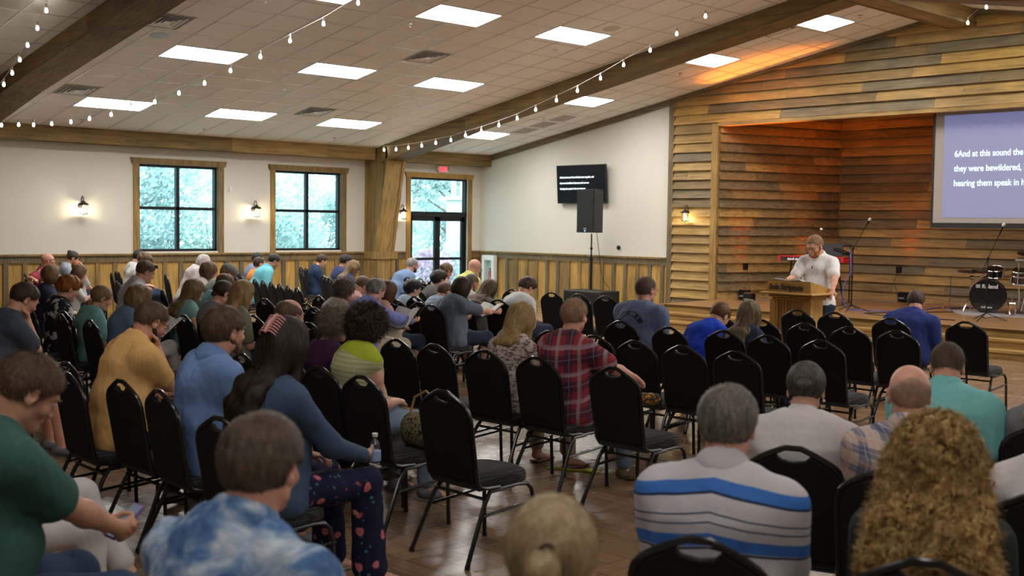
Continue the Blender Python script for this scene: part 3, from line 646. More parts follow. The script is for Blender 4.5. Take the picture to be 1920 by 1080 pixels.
outlet(Matrix.Translation((9.55, 2.94, 1.05)), 'black outlet box on the back plank wall', [(9.55, 2.92, 1.0), (9.5, 2.85, .8), (9.6, 2.8, .6), (9.75, 2.8, .5)], 'thin black cord hanging from the back wall outlet')
outlet(Matrix.Translation((7.42, .62, 1.08)) @ Matrix.Rotation(math.radians(71), 4, 'Z'), 'black outlet box on the left alcove plank wall', [(7.46, .62, 1.03), (7.55, .55, .8), (7.5, .5, .65), (7.62, .5, .5)], 'thin black cord hanging from the left alcove outlet')
# projection screen
root = empty('projection_screen', (13.9, .28, 2.0)); tag(root, 'large projection screen showing a scripture verse in white on lavender', 'projection screen')
sw = 2.33
mb = MB(); mb.bx(-sw, sw, -.0, .02, 0, 1.98)
def scr_mat():
    m, nt, b = newmat('projected_slide'); b.inputs['Base Color'].default_value = (.2, .2, .24, 1); b.inputs['Roughness'].default_value = .8
    b.inputs['Emission Color'].default_value = (.2, .23, .52, 1); b.inputs['Emission Strength'].default_value = .3; return m
mb.build('fabric', plain('screen_fabric', (.36, .32, .29), .85), root)
mb = MB(); mb.bx(-sw+.16, sw-.16, -.004, 0, .09, 1.86); mb.build('projected_image', scr_mat(), root)
mb = MB(); mb.bx(-sw-.04, -sw, -.005, .025, -.06, 1.98); mb.bx(sw, sw+.04, -.005, .025, -.06, 1.98); mb.bx(-sw-.04, sw+.04, -.01, .03, -.09, 0); mb.build('border', plain('screen_black', (.012, .011, .01), .6), root)
for i, t in enumerate(('6And at this sound the multitude came together, and', 'they were bewildered, because each one was', 'hearing them speak in his own language.')):
    text_obj('slide_text', t, .152, Matrix.Translation((-sw+.36, -.006, 1.14-.252*i)) @ RF, plain('slide_text_white', (.7, .8, .85), .5, emit=(.55, .85, 1), es=.55), root, offset=.0022, xs=.84)
# keyboard on its stand with a music rest/laptop
root = empty('stage_keyboard', (9.03, .6, SZ)); tag(root, 'red and black stage keyboard behind the preacher', 'keyboard'); Mr = plain('keyboard_red', (.5, .02, .03), .3)
mb = MB(); mb.box((0, 0, .92), (1.45, .33, .025), bev=.006); mb.bx(-.725, -.66, -.17, .17, .83, .93); mb.bx(.66, .725, -.17, .17, .83, .93); mb.build('top_panel', Mr, root)
mb = MB(); mb.box((0, .0, .87), (1.4, .33, .075), bev=.006); mb.build('body', plain('keyboard_black', (.015, .013, .014), .4), root)
text_obj('lettering', 'nord stage 3', .075, Matrix.Translation((-.5, -.166, .85)) @ RF, plain('lettering_white', (.8, .8, .8), .5), root, offset=.003)
mb = MB(); mb.box((0, .17, .905), (1.2, .02, .012))
mb.build('key', plain('ivory', (.8, .78, .7), .3), root)
root = empty('keyboard_stand', (9.03, .6, SZ)); tag(root, 'black metal stand under the red keyboard', 'stand')
mb = MB()
for s in (-1, 1):
    mb.tube([(s*.45, -.16, .825), (s*.45, .16, .825)], .015, 8); mb.tube([(s*.45, -.1, .82), (s*.52, -.12, 0)], .016, 8); mb.tube([(s*.45, .1, .82), (s*.52, .22, 0)], .016, 8)
mb.tube([(-.5, -.12, .3), (.5, -.12, .3)], .012, 8); mb.build('frame', M_black, root, smooth=True)
mb = MB(); mb.box((9.10, .86, SZ+1.06), (.78, .02, .26), Matrix.Rotation(math.radians(-12), 3, 'X'), bev=.005); mb.box((9.1, .78, SZ+.943), (.5, .1, .014)); o = mb.build('music_desk', plain('matt_black', (.012, .012, .013), .6)); tag(o, 'flat black music desk standing up behind the keyboard', 'music desk')
# microphone stands
def mic_stand(x, y, h, az, base, lab, boomL=.55, boomA=38, ty='tripod'):
    root = empty('microphone_stand', (x, y, SZ)); tag(root, lab, 'microphone stand', 'microphone stands on the stage')
    mb = MB(); mb.tube([(0, 0, .12), (0, 0, h*.55)], .013, 8); mb.tube([(0, 0, h*.5), (0, 0, h)], .009, 8); mb.lathe([(.017, h*.53), (.02, h*.55), (.017, h*.58)], n=12); mb.build('pole', M_black, root, smooth=True)
    for k in range(3):
        a = az+base+k*2.094; mb = MB(); mb.tube([(0, 0, .13), (math.cos(a)*.32, math.sin(a)*.32, .012)], .008, 6); mb.tube([(0, 0, .05), (math.cos(a)*.17, math.sin(a)*.17, .07)], .005, 6); mb.build('leg', M_black, root, smooth=True)
    d = Vector((math.cos(az)*math.cos(math.radians(boomA)), math.sin(az)*math.cos(math.radians(boomA)), math.sin(math.radians(boomA)))); T = Vector((0, 0, h))
    mb = MB(); mb.tube([T-d*.18, T+d*boomL], .0065, 8); mb.lathe([(.0, -.02), (.02, -.02), (.02, .02), (0, .02)], T, 12); mb.build('boom', M_black, root, smooth=True)
    q = d.to_track_quat('Z', 'Y').to_matrix(); m = empty('microphone', T+d*boomL, parent=root)
    mb = MB(); mb.lathe([(.009, 0), (.012, .03), (.017, .13), (.02, .15)], n=12, M=q); mb.build('microphone_body', M_black, m, smooth=True)
    mb = MB(); mb.lathe([(.02, .145), (.026, .16), (.027, .18), (.02, .2), (0, .207)], n=14, M=q); mb.build('microphone_grille', plain('mic_grille', (.6, .6, .58), .3, .7), m, smooth=True)
    return root
mic_stand(10.55, -.62, 1.12, .35, .4, 'black microphone boom stand on the stage right of the preacher, microphone raised highest', .42, 62)
mic_stand(10.20, -.1, 1.16, 2.9, .9, 'black microphone boom stand reaching left over the keyboard', .62, 22)
mic_stand(12.95, -.55, 1.02, .2, .3, 'black microphone boom stand in front of the drum kit', .42, 68)
mb = MB(); mb.tube([(10.22, -.15, SZ+1.1), (10.3, -.25, SZ+.95), (10.34, -.3, SZ+.7), (10.22, -.33, SZ+.45), (10.2, -.35, SZ+.2), (10.35, -.4, SZ+.02), (10.9, -.1, SZ+.01), (11.2, .6, SZ+.01), (11.0, 1.6, SZ+.01), (11.3, 2.4, SZ+.01)], .009, 6); o = mb.build('microphone_cable', plain('blue_cable', (.08, .1, .42), .4), smooth=True); tag(o, 'blue cable hanging down the microphone stand and along the stage', 'cable')
mb = MB(); mb.tube([(11.5, 2.7, SZ+.008), (11.3, 1.6, SZ+.008), (11.7, .9, SZ+.008), (11.2, .1, SZ+.008), (10.9, -.8, SZ+.008), (11.6, -1.1, SZ+.008), (12.6, -.9, SZ+.008)], .008, 6); o = mb.build('floor_cable', M_black, smooth=True); tag(o, 'black cable lying across the stage floor toward the drums', 'cable')
mb = MB(); mb.tube([(7.6, .7, SZ+.01), (7.9, .9, SZ+.01), (8.3, 1.2, SZ+.01), (8.7, 1.6, SZ+.01), (9.2, 2.4, SZ+.01), (9.7, 2.6, SZ+.01)], .008, 6); o = mb.build('floor_cable', plain('grey_cable', (.2, .2, .2), .6), smooth=True); tag(o, 'grey cable running between the two left uplights', 'cable')
root = empty('effects_tray', (10.05, -.15, SZ+1.0)); tag(root, 'small black device clamped to the left microphone stand', 'audio device')
mb = MB(); mb.box((0, 0, .06), (.28, .16, .05), Matrix.Rotation(.3, 3, 'Y'), bev=.01); mb.build('housing', M_black, root)
mb = MB(); mb.tube([(.05, 0, .03), (.13, .04, 0)], .01, 6); mb.build('clamp', M_black, root)
# drum kit on a rug
mb = MB(); mb.prism([(11.3, 1.45, SZ), (12.15, .35, SZ), (14.2, 1.3, SZ), (13.4, 2.7, SZ)], (0, 0, .012)); o = mb.build('rug', plain('grey_rug', (.3, .29, .3), .95)); tag(o, 'pale grey rug under the drum kit', 'rug')
DRB = plain('drum_black', (.012, .012, .013), .18, coat=.5); HEAD = plain('drum_head_black', (.008, .008, .008), .45)
DZ = SZ+.012
def drum(name, c, r, d, axis, lab, headm=None):
    c = Vector(c); a = Vector(axis).normalized(); q = a.to_track_quat('Z', 'Y').to_matrix()
    root = empty(name, c); tag(root, lab, 'drum', 'electronic drum kit pieces')
    mb = MB(); mb.lathe([(r*.97, -d/2), (r*.97, d/2)], n=40, M=q); mb.build('shell', DRB, root, smooth=True)
    mb = MB(); mb.lathe([(0, d/2-.004), (r*.95, d/2-.002), (r*.97, d/2-.01)], n=40, M=q); mb.lathe([(0, -d/2+.004), (r*.95, -d/2+.002), (r*.97, -d/2+.01)], n=40, M=q); mb.build('drum_head', headm or HEAD, root, smooth=True)
    for s in (-1, 1):
        mb = MB(); mb.tube([q @ Vector((math.cos(t)*r, math.sin(t)*r, s*d/2)) for t in np.linspace(0, 2*math.pi, 41)[:-1]], .011, 6, closed=True); mb.build('hoop', DRB if d > .3 else M_chrome, root, smooth=True)
    mb = MB()
    for k in range(8):
        t = k*math.pi/4+.3; p = Vector((math.cos(t)*(r+.012), math.sin(t)*(r+.012), 0)); mb.tube([q @ (p+Vector((0, 0, -d*.42))), q @ (p+Vector((0, 0, d*.42)))], .006, 6)
    mb.build('lug', M_chrome, root, smooth=True)
    return root, q
kax = Vector((.32, -.95, 0)).normalized()
kd, q = drum('bass_drum', (12.15, 1.3, DZ+.30), .29, .34, kax, 'black bass drum facing the room at the front of the drum kit')
KM = Matrix.Rotation(math.atan2(kax.x, -kax.y), 4, 'Z')
text_obj('lettering', 'Roland', .095, KM @ Matrix.Translation((-.09, -.175, .14)) @ RF, plain('lettering_white', (.8, .8, .8), .5), kd, offset=.003)
text_obj('lettering', 'V-Drums', .05, KM @ Matrix.Translation((-.10, -.175, -.215)) @ RF, plain('lettering_white', (.8, .8, .8), .5), kd, offset=.001, shear=.2)
mb = MB()
for k in range(4): mb.box((-.15+.0, -.172, .17), (.001, .001, .001))
for k in range(4): mb.box((-.155, -.175, .148+.016*k), (.07, .003, .009))
lg = mb.build('emblem', plain('lettering_white', (.8, .8, .8), .5), kd); lg.rotation_euler = (0, 0, math.atan2(kax.x, -kax.y))
for s in (-1, 1):
    mb = MB(); p = Vector((kax.y, -kax.x, 0))*s
    mb.tube([p*.28+Vector((0, 0, -.05))-kax*.02, p*.33+Vector((0, 0, -.1))+kax*.05, p*.40+Vector((0, 0, -.296))+kax*.14], .009, 8); mb.build('spur', M_chrome, kd, smooth=True)
drum('snare_drum', (12.75, 1.25, DZ+.62), .175, .13, (.1, -.15, 1), 'round chrome-hooped drum pad right of the bass drum')
drum('tom_drum', (12.15, 1.55, DZ+.72), .15, .13, (.1, -.35, 1), 'dark chrome-hooped tom pad above the bass drum')
drum('tom_drum', (12.55, 1.7, DZ+.70), .15, .13, (.1, -.3, 1), 'second dark tom pad, right above the bass drum')
drum('floor_tom', (13.05, 1.5, DZ+.42), .19, .3, (0, -.1, 1), 'dark floor tom at the right picture edge')
drum('tom_drum', (13.25, 1.75, DZ+.62), .19, .2, (0, -.3, 1), 'large dark tom at the right edge above the floor tom')
root = empty('drum_throne', (12.75, 2.25, DZ)); tag(root, 'round black drummer stool behind the drum pads', 'stool')
mb = MB(); mb.lathe([(0, .5), (.16, .5), (.18, .52), (.18, .57), (.15, .6), (0, .605)], n=28); mb.build('seat', DRB, root, smooth=True)
for k in range(3): mb = MB(); a = k*2.09; mb.tube([(0, 0, .3), (math.cos(a)*.26, math.sin(a)*.26, .01)], .012, 6); mb.build('leg', M_chrome, root, smooth=True)
mb = MB(); mb.cyl((0, 0, .1), (0, 0, .5), .016); mb.build('post', M_chrome, root, smooth=True)
def cymbal(c, r, ax, lab):
    q = Vector(ax).to_track_quat('Z', 'Y').to_matrix(); root = empty('cymbal_pad', c); tag(root, lab, 'cymbal', 'cymbal pads of the drum kit')
    mb = MB(); mb.lathe([(0, .02), (.04, .016), (.06, .004), (r, -.012), (r, -.017), (.0, -.01)], n=32, M=q); mb.build('pad', plain('cymbal_rubber', (.03, .03, .032), .35), root, smooth=True)
    mb = MB(); mb.cyl(q @ Vector((0, 0, -.01)), q @ Vector((0, 0, .05)), .006, n=8); mb.build('rod', M_chrome, root, smooth=True); return root
cymbal((11.66, 1.5, DZ+.72), .17, (.1, -.1, 1), 'flat dark cymbal pad left of the bass drum'); cymbal((11.95, 1.4, DZ+.74), .15, (0, .3, 1), 'dark cymbal pad over the bass drum')
cymbal((12.75, 1.6, DZ+1.08), .22, (.1, -.2, 1), 'dark cymbal pad high at the right edge')
root = empty('drum_rack', (12.4, 1.6, DZ)); tag(root, 'chrome and black tube rack carrying the drum pads', 'drum rack')
mb = MB()
for p in (((-.75, .1, 0), (-.7, 0, .62)), ((-.7, -.05, .6), (.15, -.02, .66)), ((.15, -.02, .66), (.85, -.1, .6)), ((.85, -.1, 0), (.85, -.1, .85)), ((.15, .1, 0), (.15, 0, .9)), ((.35, .05, .2), (.35, .0, 1.04)), ((-.7, 0, .5), (-.3, -.15, .72)), ((.2, -.1, .66), (.35, -.2, .55)), ((.6, -.3, .3), (.62, -.1, .7)), ((.55, -.45, 0), (.6, -.3, .5)), ((.75, -.4, 0), (.6, -.35, .3)), ((.45, -.3, .02), (.6, -.3, .45)), ((.85, -.35, .05), (.8, -.2, .75)), ((.3, -.2, .05), (.4, -.1, .66))): mb.tube(p, .019, 8)
mb.build('tube', M_chrome, root, smooth=True)
mb = MB()
for p in ((-.7, 0, .6), (.15, 0, .66), (.85, -.1, .6), (.35, .0, .9), (-.3, -.1, .66), (.5, -.1, .62)): mb.box(p, (.06, .06, .07), bev=.01)
mb.build('clamp', M_black, root)
for k in range(3):
    a = k*2.09+.4; mb = MB(); mb.tube([(-1.0, -.2, .2), (-1.0+math.cos(a)*.25, -.2+math.sin(a)*.25, .01)], .008, 6); mb.tube([(-1.0, -.2, .02), (-1.0, -.2, .62)], .009, 6); mb.build('tripod_leg', M_chrome, root, smooth=True)
root = empty('drum_module', (12.95, 1.2, DZ+.86)); tag(root, 'silver edged electronic drum module at the right edge', 'drum module')
mb = MB(); mb.box((0, 0, .1), (.5, .25, .05), bev=.01); mb.build('housing', plain('silver_plastic', (.5, .5, .5), .3, .6), root); mb = MB(); mb.box((0, 0, .13), (.44, .2, .012)); mb.build('control_panel', M_black, root); mb = MB(); mb.tube([(0, 0, .08), (0, .1, -.2)], .015, 8); mb.build('arm', M_chrome, root)
root = empty('hi_hat_pedal', (12.7, .95, DZ)); tag(root, 'chrome drum pedal on the rug beside the bass drum', 'pedal'); 
mb = MB(); mb.box((0, 0, .03), (.1, .26, .02), Matrix.Rotation(.15, 3, 'X')); mb.build('foot_plate', M_chrome, root); mb = MB(); mb.tube([(-.05, .1, 0), (-.05, .1, .2)], .01, 6); mb.tube([(.05, .1, 0), (.05, .1, .2)], .01, 6); mb.tube([(-.05, .1, .2), (.05, .1, .2)], .01, 6); mb.tube([(0, .1, .2), (0, .02, .36)], .006, 6); mb.build('frame', M_chrome, root)
# lectern
LX, LY = 13.40, -6.80
root = empty('lectern', (LX, LY, 0)); tag(root, 'golden wooden lectern with dark lettering on its slanted top box', 'lectern')
mb = MB(); mb.tone = .5; w, dp = .305, .24
mb.prism([(-w, -dp, 1.09), (-w, dp, 1.09), (-w, dp, 1.13), (-w, -dp, 1.235)], (2*w, 0, 0)); mb.build('reading_box', M_lectX, root)
mb = MB(); mb.tone = .8; mb.box((0, -.02, 1.08), (2*w+.14, 2*dp+.10, .028), bev=.01); mb.tone = .6; mb.box((0, -.0, 1.045), (.60, .44, .03), bev=.01); mb.box((0, 0, 1.015), (.54, .38, .03), bev=.01); mb.build('ledge', M_lectX, root)
mb = MB(); mb.tone = .35; mb.bx(-.24, .24, -.15, .15, .10, 1.0); mb.build('column', M_lect, root)
mb = MB(); mb.tone = .95
for a in (-.235, .235):
    for k in (-1, 0, 1): mb.bx(a-.045+.03*k+.005, a-.045+.03*k+.025+.03, -.178+.006*abs(k), -.15, .1, 1.0)
for k in range(9): mb.bx(-.17+.04*k, -.155+.04*k, -.158, -.15, .12, .98)
mb.build('fluted_pilaster', M_lect, root)
mb = MB(); mb.tone = .7; mb.box((0, 0, .07), (.62, .44, .06), bev=.012); mb.box((0, 0, .02), (.72, .52, .04), bev=.01); mb.build('base', M_lectX, root)
text_obj('lettering', 'Sola Scriptura', .092, Matrix.Translation((-.275, -dp-.003, 1.125)) @ RF, plain('carved_letters', (.035, .02, .008), .6), root, offset=.0045, shear=.12, xs=.92)
# open Bible builder: a thing
def bible(loc, rz, tilt, lab, sc=1.0, cover=(.03, .02, .02), openv=.25, roll_=0):
    root = empty('open_bible', loc, rz); tag(root, lab, 'book', 'open Bibles'); root.rotation_euler = (tilt, roll_, rz); root.rotation_mode = 'XYZ'
    w, h = .155*sc, .23*sc
    for s in (-1, 1):
        mb = MB(); n = 8; P = []
        for i in range(n+1):
            t = i/n; P.append((s*(.003+t*w), .004+.028*sc*math.sin(min(t*2.4, 1.57))*(1-.55*t)+t*openv*w))
        vs = [(x, -h/2, z) for x, z in P]+[(x, h/2, z) for x, z in P]+[(x, -h/2, z0_) for x, z0_ in ((s*t_*w/n, .003+t_/n*openv*w) for t_ in range(n+1))]+[(x, h/2, z0_) for x, z0_ in ((s*t_*w/n, .003+t_/n*openv*w) for t_ in range(n+1))]
        m = n+1; fs = []
        for i in range(n): fs += [(i, i+1, m+i+1, m+i), (2*m+i, 3*m+i, 3*m+i+1, 2*m+i+1), (i, 2*m+i, 2*m+i+1, i+1), (m+i, m+i+1, 3*m+i+1, 3*m+i)]
        fs.append((n, 2*m+n, 3*m+n, m+n)); mb.add(vs, fs); mb.build('pages', M_paper, root, smooth=True)
    mb = MB(); o_ = .008
    for s in (-1, 1): mb.prism([(0, -h/2-o_, -.001), (s*(w+o_), -h/2-o_, openv*w), (s*(w+o_), h/2+o_, openv*w), (0, h/2+o_, -.001)], (0, 0, -.004))
    mb.build('cover', plain('cover_%d' % int(sum(cover)*1000), cover, .5), root); return root
def paper():
    m, nt, b = newmat('printed_page'); v = coords(nt)
    br = nt.nodes.new('ShaderNodeTexBrick'); nt.links.new(v, br.inputs['Vector']); br.inputs['Scale'].default_value = 1
    br.inputs['Brick Width'].default_value = .021; br.inputs['Row Height'].default_value = .0052; br.inputs['Mortar Size'].default_value = .0016; br.inputs['Mortar Smooth'].default_value = .2
    br.inputs['Color1'].default_value = (.33, .33, .33, 1); br.inputs['Color2'].default_value = (.45, .45, .45, 1); br.inputs['Mortar'].default_value = (.78, .76, .7, 1)
    nt.links.new(br.outputs[0], b.inputs['Base Color']); b.inputs['Roughness'].default_value = .7; return m
M_paper = paper()
bible((13.30, -6.80, 1.195), 0, math.radians(-14), 'open Bible lying on the lectern', 1.15, (.05, .03, .02), .08)
# loudspeaker on a pole over a subwoofer
root = empty('subwoofer', (4.64, -.98, 0)); tag(root, 'black subwoofer cabinet on the floor by the white wall', 'loudspeaker')
mb = MB(); mb.box((0, 0, .25), (1.06, .62, .5), bev=.015); mb.build('cabinet', plain('cabinet_black', (.014, .014, .016), .55), root); mb = MB(); mb.bx(-.48, .48, -.318, -.308, .04, .46); mb.build('grille', plain('speaker_mesh', (.02, .02, .021), .4, .5), root)
mb = MB()
for a in (-.45, .45):
    for b in (-.25, .25): mb.cyl((a, b, 0), (a, b, .02), .02)
for sx in (-.54, .54): mb.box((sx, 0, .3), (.02, .14, .05), bev=.005)
mb.build('handle', M_black, root)
root = empty('speaker_pole', (4.53, -.88, .5)); tag(root, 'black pole with collars carrying the speaker above the subwoofer', 'speaker pole')
mb = MB(); mb.tube([(0, 0, 0), (0, 0, .75)], .022, 12); mb.build('lower_tube', M_black, root, smooth=True); mb = MB(); mb.tube([(0, 0, .7), (0, 0, 1.2)], .016, 12); mb.build('upper_tube', M_black, root, smooth=True)
mb = MB(); mb.lathe([(.024, .62), (.034, .63), (.034, .68), (.024, .69)]); mb.lathe([(.02, .86), (.03, .87), (.03, .9), (.02, .91)]); mb.box((.04, 0, .65), (.03, .015, .02)); mb.build('collar', M_black, root, smooth=True)
root = empty('loudspeaker', (4.53, -.88, 1.70)); tag(root, 'tall black loudspeaker on a pole in front of the television', 'loudspeaker')
mb = MB(); mb.prism([(-.25, -.2, .02), (.25, -.2, .02), (.17, .16, .02), (-.17, .16, .02)], (0, 0, .92)); mb.build('cabinet', plain('cabinet_black', (.014, .014, .016), .55), root)
mb = MB(); mb.bx(-.23, .23, -.212, -.2, .06, .91); mb.build('grille', plain('speaker_mesh', (.02, .02, .021), .4, .5), root)
mb = MB(); mb.bx(-.04, .04, -.216, -.21, .085, .12); mb.build('badge', plain('grey_label', (.25, .25, .25), .4), root); mb = MB(); mb.bx(-.008, .008, -.218, -.21, .05, .062); mb.build('power_led', plain('blue_led', (.1, .2, 1), .4, emit=(.1, .3, 1), es=8), root)
mb = MB(); mb.tube([(4.65, -.85, 1.72), (4.68, -.8, 1.3), (4.72, -.78, .95), (4.82, -.8, .7), (4.86, -.66, .55), (4.9, -.6, .02)], .006, 6); o = mb.build('speaker_cable', M_black, smooth=True); tag(o, 'thin black cable hanging from the speaker past the wainscot', 'cable')
# ---- string lights
def strand(pts, lab, sag=.0, every=None):
    root = empty('string_lights', pts[0]); tag(root, lab, 'string lights', 'strings of warm globe bulbs'); P0 = Vector(pts[0])
    P = [Vector(p)-P0 for p in pts]; mb = MB(); mb.tube([p+Vector((0, 0, .09)) for p in P], .0035, 5); mb.build('wire', plain('wire_white', (.6, .58, .52), .5), root)
    for p in P[1:]:
        b = empty('bulb', p, parent=root)
        mb = MB(); mb.lathe([(.008, .1), (.014, .09), (.014, .045), (.011, .04)], n=8); mb.build('socket', plain('socket_white', (.5, .48, .44), .5), b, smooth=True)
        mb = MB(); mb.lathe([(.010, .042), (.017, .022), (.021, .002), (.017, -.014), (.008, -.021), (0, -.022)], n=12); mb.build('globe', M_bulb, b, smooth=True)
    return root
strand([(.80, -12.0, 3.46), (1.26, -11.91, 3.41), (1.74, -11.81, 3.4), (2.16, -11.73, 3.38), (2.64, -11.63, 3.38), (3.14, -11.53, 3.39), (3.62, -11.44, 3.42), (4.14, -11.33, 3.46), (4.62, -11.24, 3.53), (5.16, -11.13, 3.6), (5.69, -11.02, 3.7), (6.23, -10.91, 3.81), (6.77, -10.81, 3.95), (7.35, -10.69, 4.1), (7.91, -10.58, 4.27), (8.51, -10.46, 4.44), (9.1, -10.34, 4.65), (9.7, -10.22, 4.84)], 'string of globe bulbs crossing the main ceiling bay from the left column')
strand([(.7, -3.52, 3.50), (.81, -3.58, 3.46), (1.39, -3.7, 3.44), (1.95, -3.81, 3.45), (2.54, -3.93, 3.46), (3.12, -4.04, 3.49), (3.74, -4.17, 3.51), (4.3, -4.28, 3.57), (4.89, -4.4, 3.62), (5.5, -4.52, 3.69), (6.11, -4.64, 3.77), (6.7, -4.76, 3.88), (7.33, -4.89, 3.99), (7.92, -5.0, 4.1), (8.55, -5.13, 4.24), (9.14, -5.25, 4.39), (9.78, -5.38, 4.54), (10.38, -5.5, 4.71), (10.99, -5.62, 4.88), (11.6, -5.75, 5.08)], 'string of globe bulbs rising along the long rafter from the column')
strand([(3.6, -12.96, 3.55), (4.06, -13.01, 3.61), (4.49, -13.05, 3.73), (4.91, -13.09, 3.85), (5.29, -13.13, 3.99), (5.67, -13.17, 4.14), (6.1, -13.21, 4.31), (6.49, -13.25, 4.48), (6.85, -13.3, 4.6)], 'string of globe bulbs in the top left corner beyond the left rafter')
strand([(13.4, -1.5, 5.28), (13.05, -1.15, 5.36), (12.5, -.6, 5.25)], 'string of globe bulbs at the top right by the ridge beam')
# ================================================================ CHAIRS
def fabric(name, c1, c2, scale=90):
    m, nt, b = newmat(name); v = coords(nt)
    vo = nt.nodes.new('ShaderNodeTexVoronoi'); vo.inputs['Scale'].default_value = scale; vo.inputs['Randomness'].default_value = .15; nt.links.new(v, vo.inputs['Vector'])
    nt.links.new(ramp(nt, vo.outputs['Distance'], [(.25, c2), (.5, c1)]), b.inputs['Base Color']); b.inputs['Roughness'].default_value = .9
    b.inputs['Specular IOR Level'].default_value = .25; bump(nt, vo.outputs['Distance'], b, .3, .002); return m
M_back = fabric('black_back_fabric', (.0075, .0078, .008), (.011, .012, .011), 160); M_seat = fabric('dotted_seat_fabric', (.014, .015, .016), (.07, .075, .078), 75)
M_cframe = plain('chair_frame_black', (.05, .05, .05), .24, .85)
M_vinyl = plain('black_vinyl_piping', (.012, .012, .012), .35)
def make_chair():
    root = empty('banquet_chair')
    w = .205
    mb = MB()         # seat: rounded cushion, bowed at the front
    n = 10; out = [(-w, -.20), (w, -.20)]+[(w*math.cos(t)*1.0+0, .12+.12*math.sin(t)**.8) if False else (w*(1 if t < .3 else math.cos((t-.3)*1.25)), .10+.125*min(1, math.sin(t*1.0+.0)*1.05)) for t in np.linspace(.05, 1.5, n)]
    out = [(-w, -.20), (w, -.20), (w+.005, .05), (w-.005, .14), (w-.04, .195), (w-.10, .222), (0, .232), (-w+.10, .222), (-w+.04, .195), (-w+.005, .14), (-w-.005, .05)]
    def ring(k, z): return [Vector((x*k, (y-.01)*k+.01, z)) for x, y in out]
    rs = [ring(.97, .405), ring(1.0, .415), ring(1.01, .445), ring(.99, .468), ring(.93, .482), ring(.75, .489), ring(.4, .492)]
    vs = [v for r_ in rs for v in r_]; L = len(out); fs = []
    for i in range(len(rs)-1):
        for k in range(L): fs.append((i*L+k, i*L+(k+1) % L, (i+1)*L+(k+1) % L, (i+1)*L+k))
    fs += [tuple(range(L))[::-1], tuple((len(rs)-1)*L+k for k in range(L))]
    mb.add(vs, fs); mb.build('seat', M_seat, root, smooth=True, angle=50)
    # back outline in (x, s) with s = height along the leaning back
    def bp(x, z, off=0):   # z above floor -> 3D; back leans from y=-.20 at z=.45 to y=-.31 at z=.95
        t = (z-.45)/.5; return Vector((x, -.215-.085*t-.015*math.sin(max(0, min(1, t))*3.1)*0+off, z))
    W_, WT = .205, .212
    def outline(dx, dz):
        P = []; a = W_-dx; b = WT-dx
        P += [(a, .44+0*dz), (a, .60), (b, .75), (b, .83)]
        for t in np.linspace(0, 1, 9)[1:]:
            th = t*math.pi/2; x = b*(math.cos(th)*.30+.70) if False else b-(b)*t; z = .83-dz*.6+(.12-dz*.4)*(math.sin(min(1, t*1.0)*math.pi/2)**.85)
            P.append((x, z))
        return P
    # smooth top: shoulder curve then shallow arch
    def top(dx, dz):
        a, b = W_-dx, WT-dx
        P = [(a, .46), (a+.003, .62), (b, .76), (b-.001, .815-dz*.3), (b-.012, .848-dz*.5), (b-.035, .875-dz*.7), (b-.07, .897-dz*.85), (b-.11, .918-dz), (b-.15, .936-dz), (.035, .948-dz)]
        return P+[(-x, z) for x, z in P[::-1]]
    F = top(0, 0); mb = MB()
    pts = [bp(x, z) for x, z in F]
    pre = [Vector((-W_+.0, -.05, .415)), Vector((-W_, -.15, .418)), Vector((-W_, -.195, .43))]
    full = [Vector((W_, -.05, .415)), Vector((W_, -.15, .418)), Vector((W_, -.195, .43))]+pts+pre[::-1]
    mb.tube(full, .0135, 8); mb.build('back_frame', M_cframe, root, smooth=True)
    # pad with a dip forming the hand slot
    I = top(.012, .014); half = [p for p in I if p[0] > 0]; pad = []
    pad = half[:-2]+[(.075, .917), (.066, .905), (.05, .893), (.0, .886)]
    pad = pad+[(-x, z) for x, z in pad[::-1][1:]]
    mb = MB(); n = len(pad); vs = []
    for off, k in ((-.016, .985), (-.010, 1.0), (.008, 1.0), (.022, .96), (.03, .8)):
        for x, z in pad: vs.append(bp(x*k, .69+(z-.69)*k, off))
    fs = [tuple(range(n))[::-1], tuple(4*n+i for i in range(n))]
    for r_ in range(4):
        for i in range(n): fs.append((r_*n+i, r_*n+(i+1) % n, (r_+1)*n+(i+1) % n, (r_+1)*n+i))
    mb.add(vs, fs); bm = bmesh.new(); me_ = None; bm.free()
    pobj = mb.build('back_pad', M_back, root, smooth=True, angle=40)
    bm = bmesh.new(); bm.from_mesh(pobj.data); bmesh.ops.triangulate(bm, faces=[f for f in bm.faces if len(f.verts) > 6]); bm.to_mesh(pobj.data); bm.free()
    mb = MB(); mb.tube([bp(x, z, .004) for x, z in pad], .006, 6, closed=True); mb.build('piping', M_vinyl, root, smooth=True)
    for s in (-1, 1):
        mb = MB(); mb.tube([(s*W_, -.06, .405), (s*W_, .10, .41), (s*(W_+.0), .165, .402), (s*(W_+.002), .20, .37), (s*(W_+.004), .215, .30), (s*(W_+.008), .225, .012)], .0125, 8); mb.tube([(s*(W_+.008), .225, 0), (s*(W_+.008), .225, .02)], .015, 8)
        mb.build('front_leg', M_cframe, root, smooth=True)
        mb = MB(); mb.tube([(s*W_, .0, .40), (s*W_, -.12, .395), (s*(W_+.01), -.17, .33), (s*(W_+.035), -.315, .012)], .0135, 8); mb.tube([(s*(W_+.035), -.316, 0), (s*(W_+.035), -.31, .025)], .016, 8)
        mb.build('rear_leg', M_cframe, root, smooth=True)
        mb = MB(); mb.tube([(s*(W_+.014), -.205, .265), (s*(W_+.006), .215, .30)], .009, 6); mb.build('side_stretcher', M_cframe, root, smooth=True)
    mb = MB(); mb.tube([(-W_-.006, -.165, .36), (W_+.006, -.165, .36)], .009, 6); mb.tube([(-W_, .06, .40), (W_, .06, .40)], .009, 6); mb.build('cross_stretcher', M_cframe, root, smooth=True)
    return root
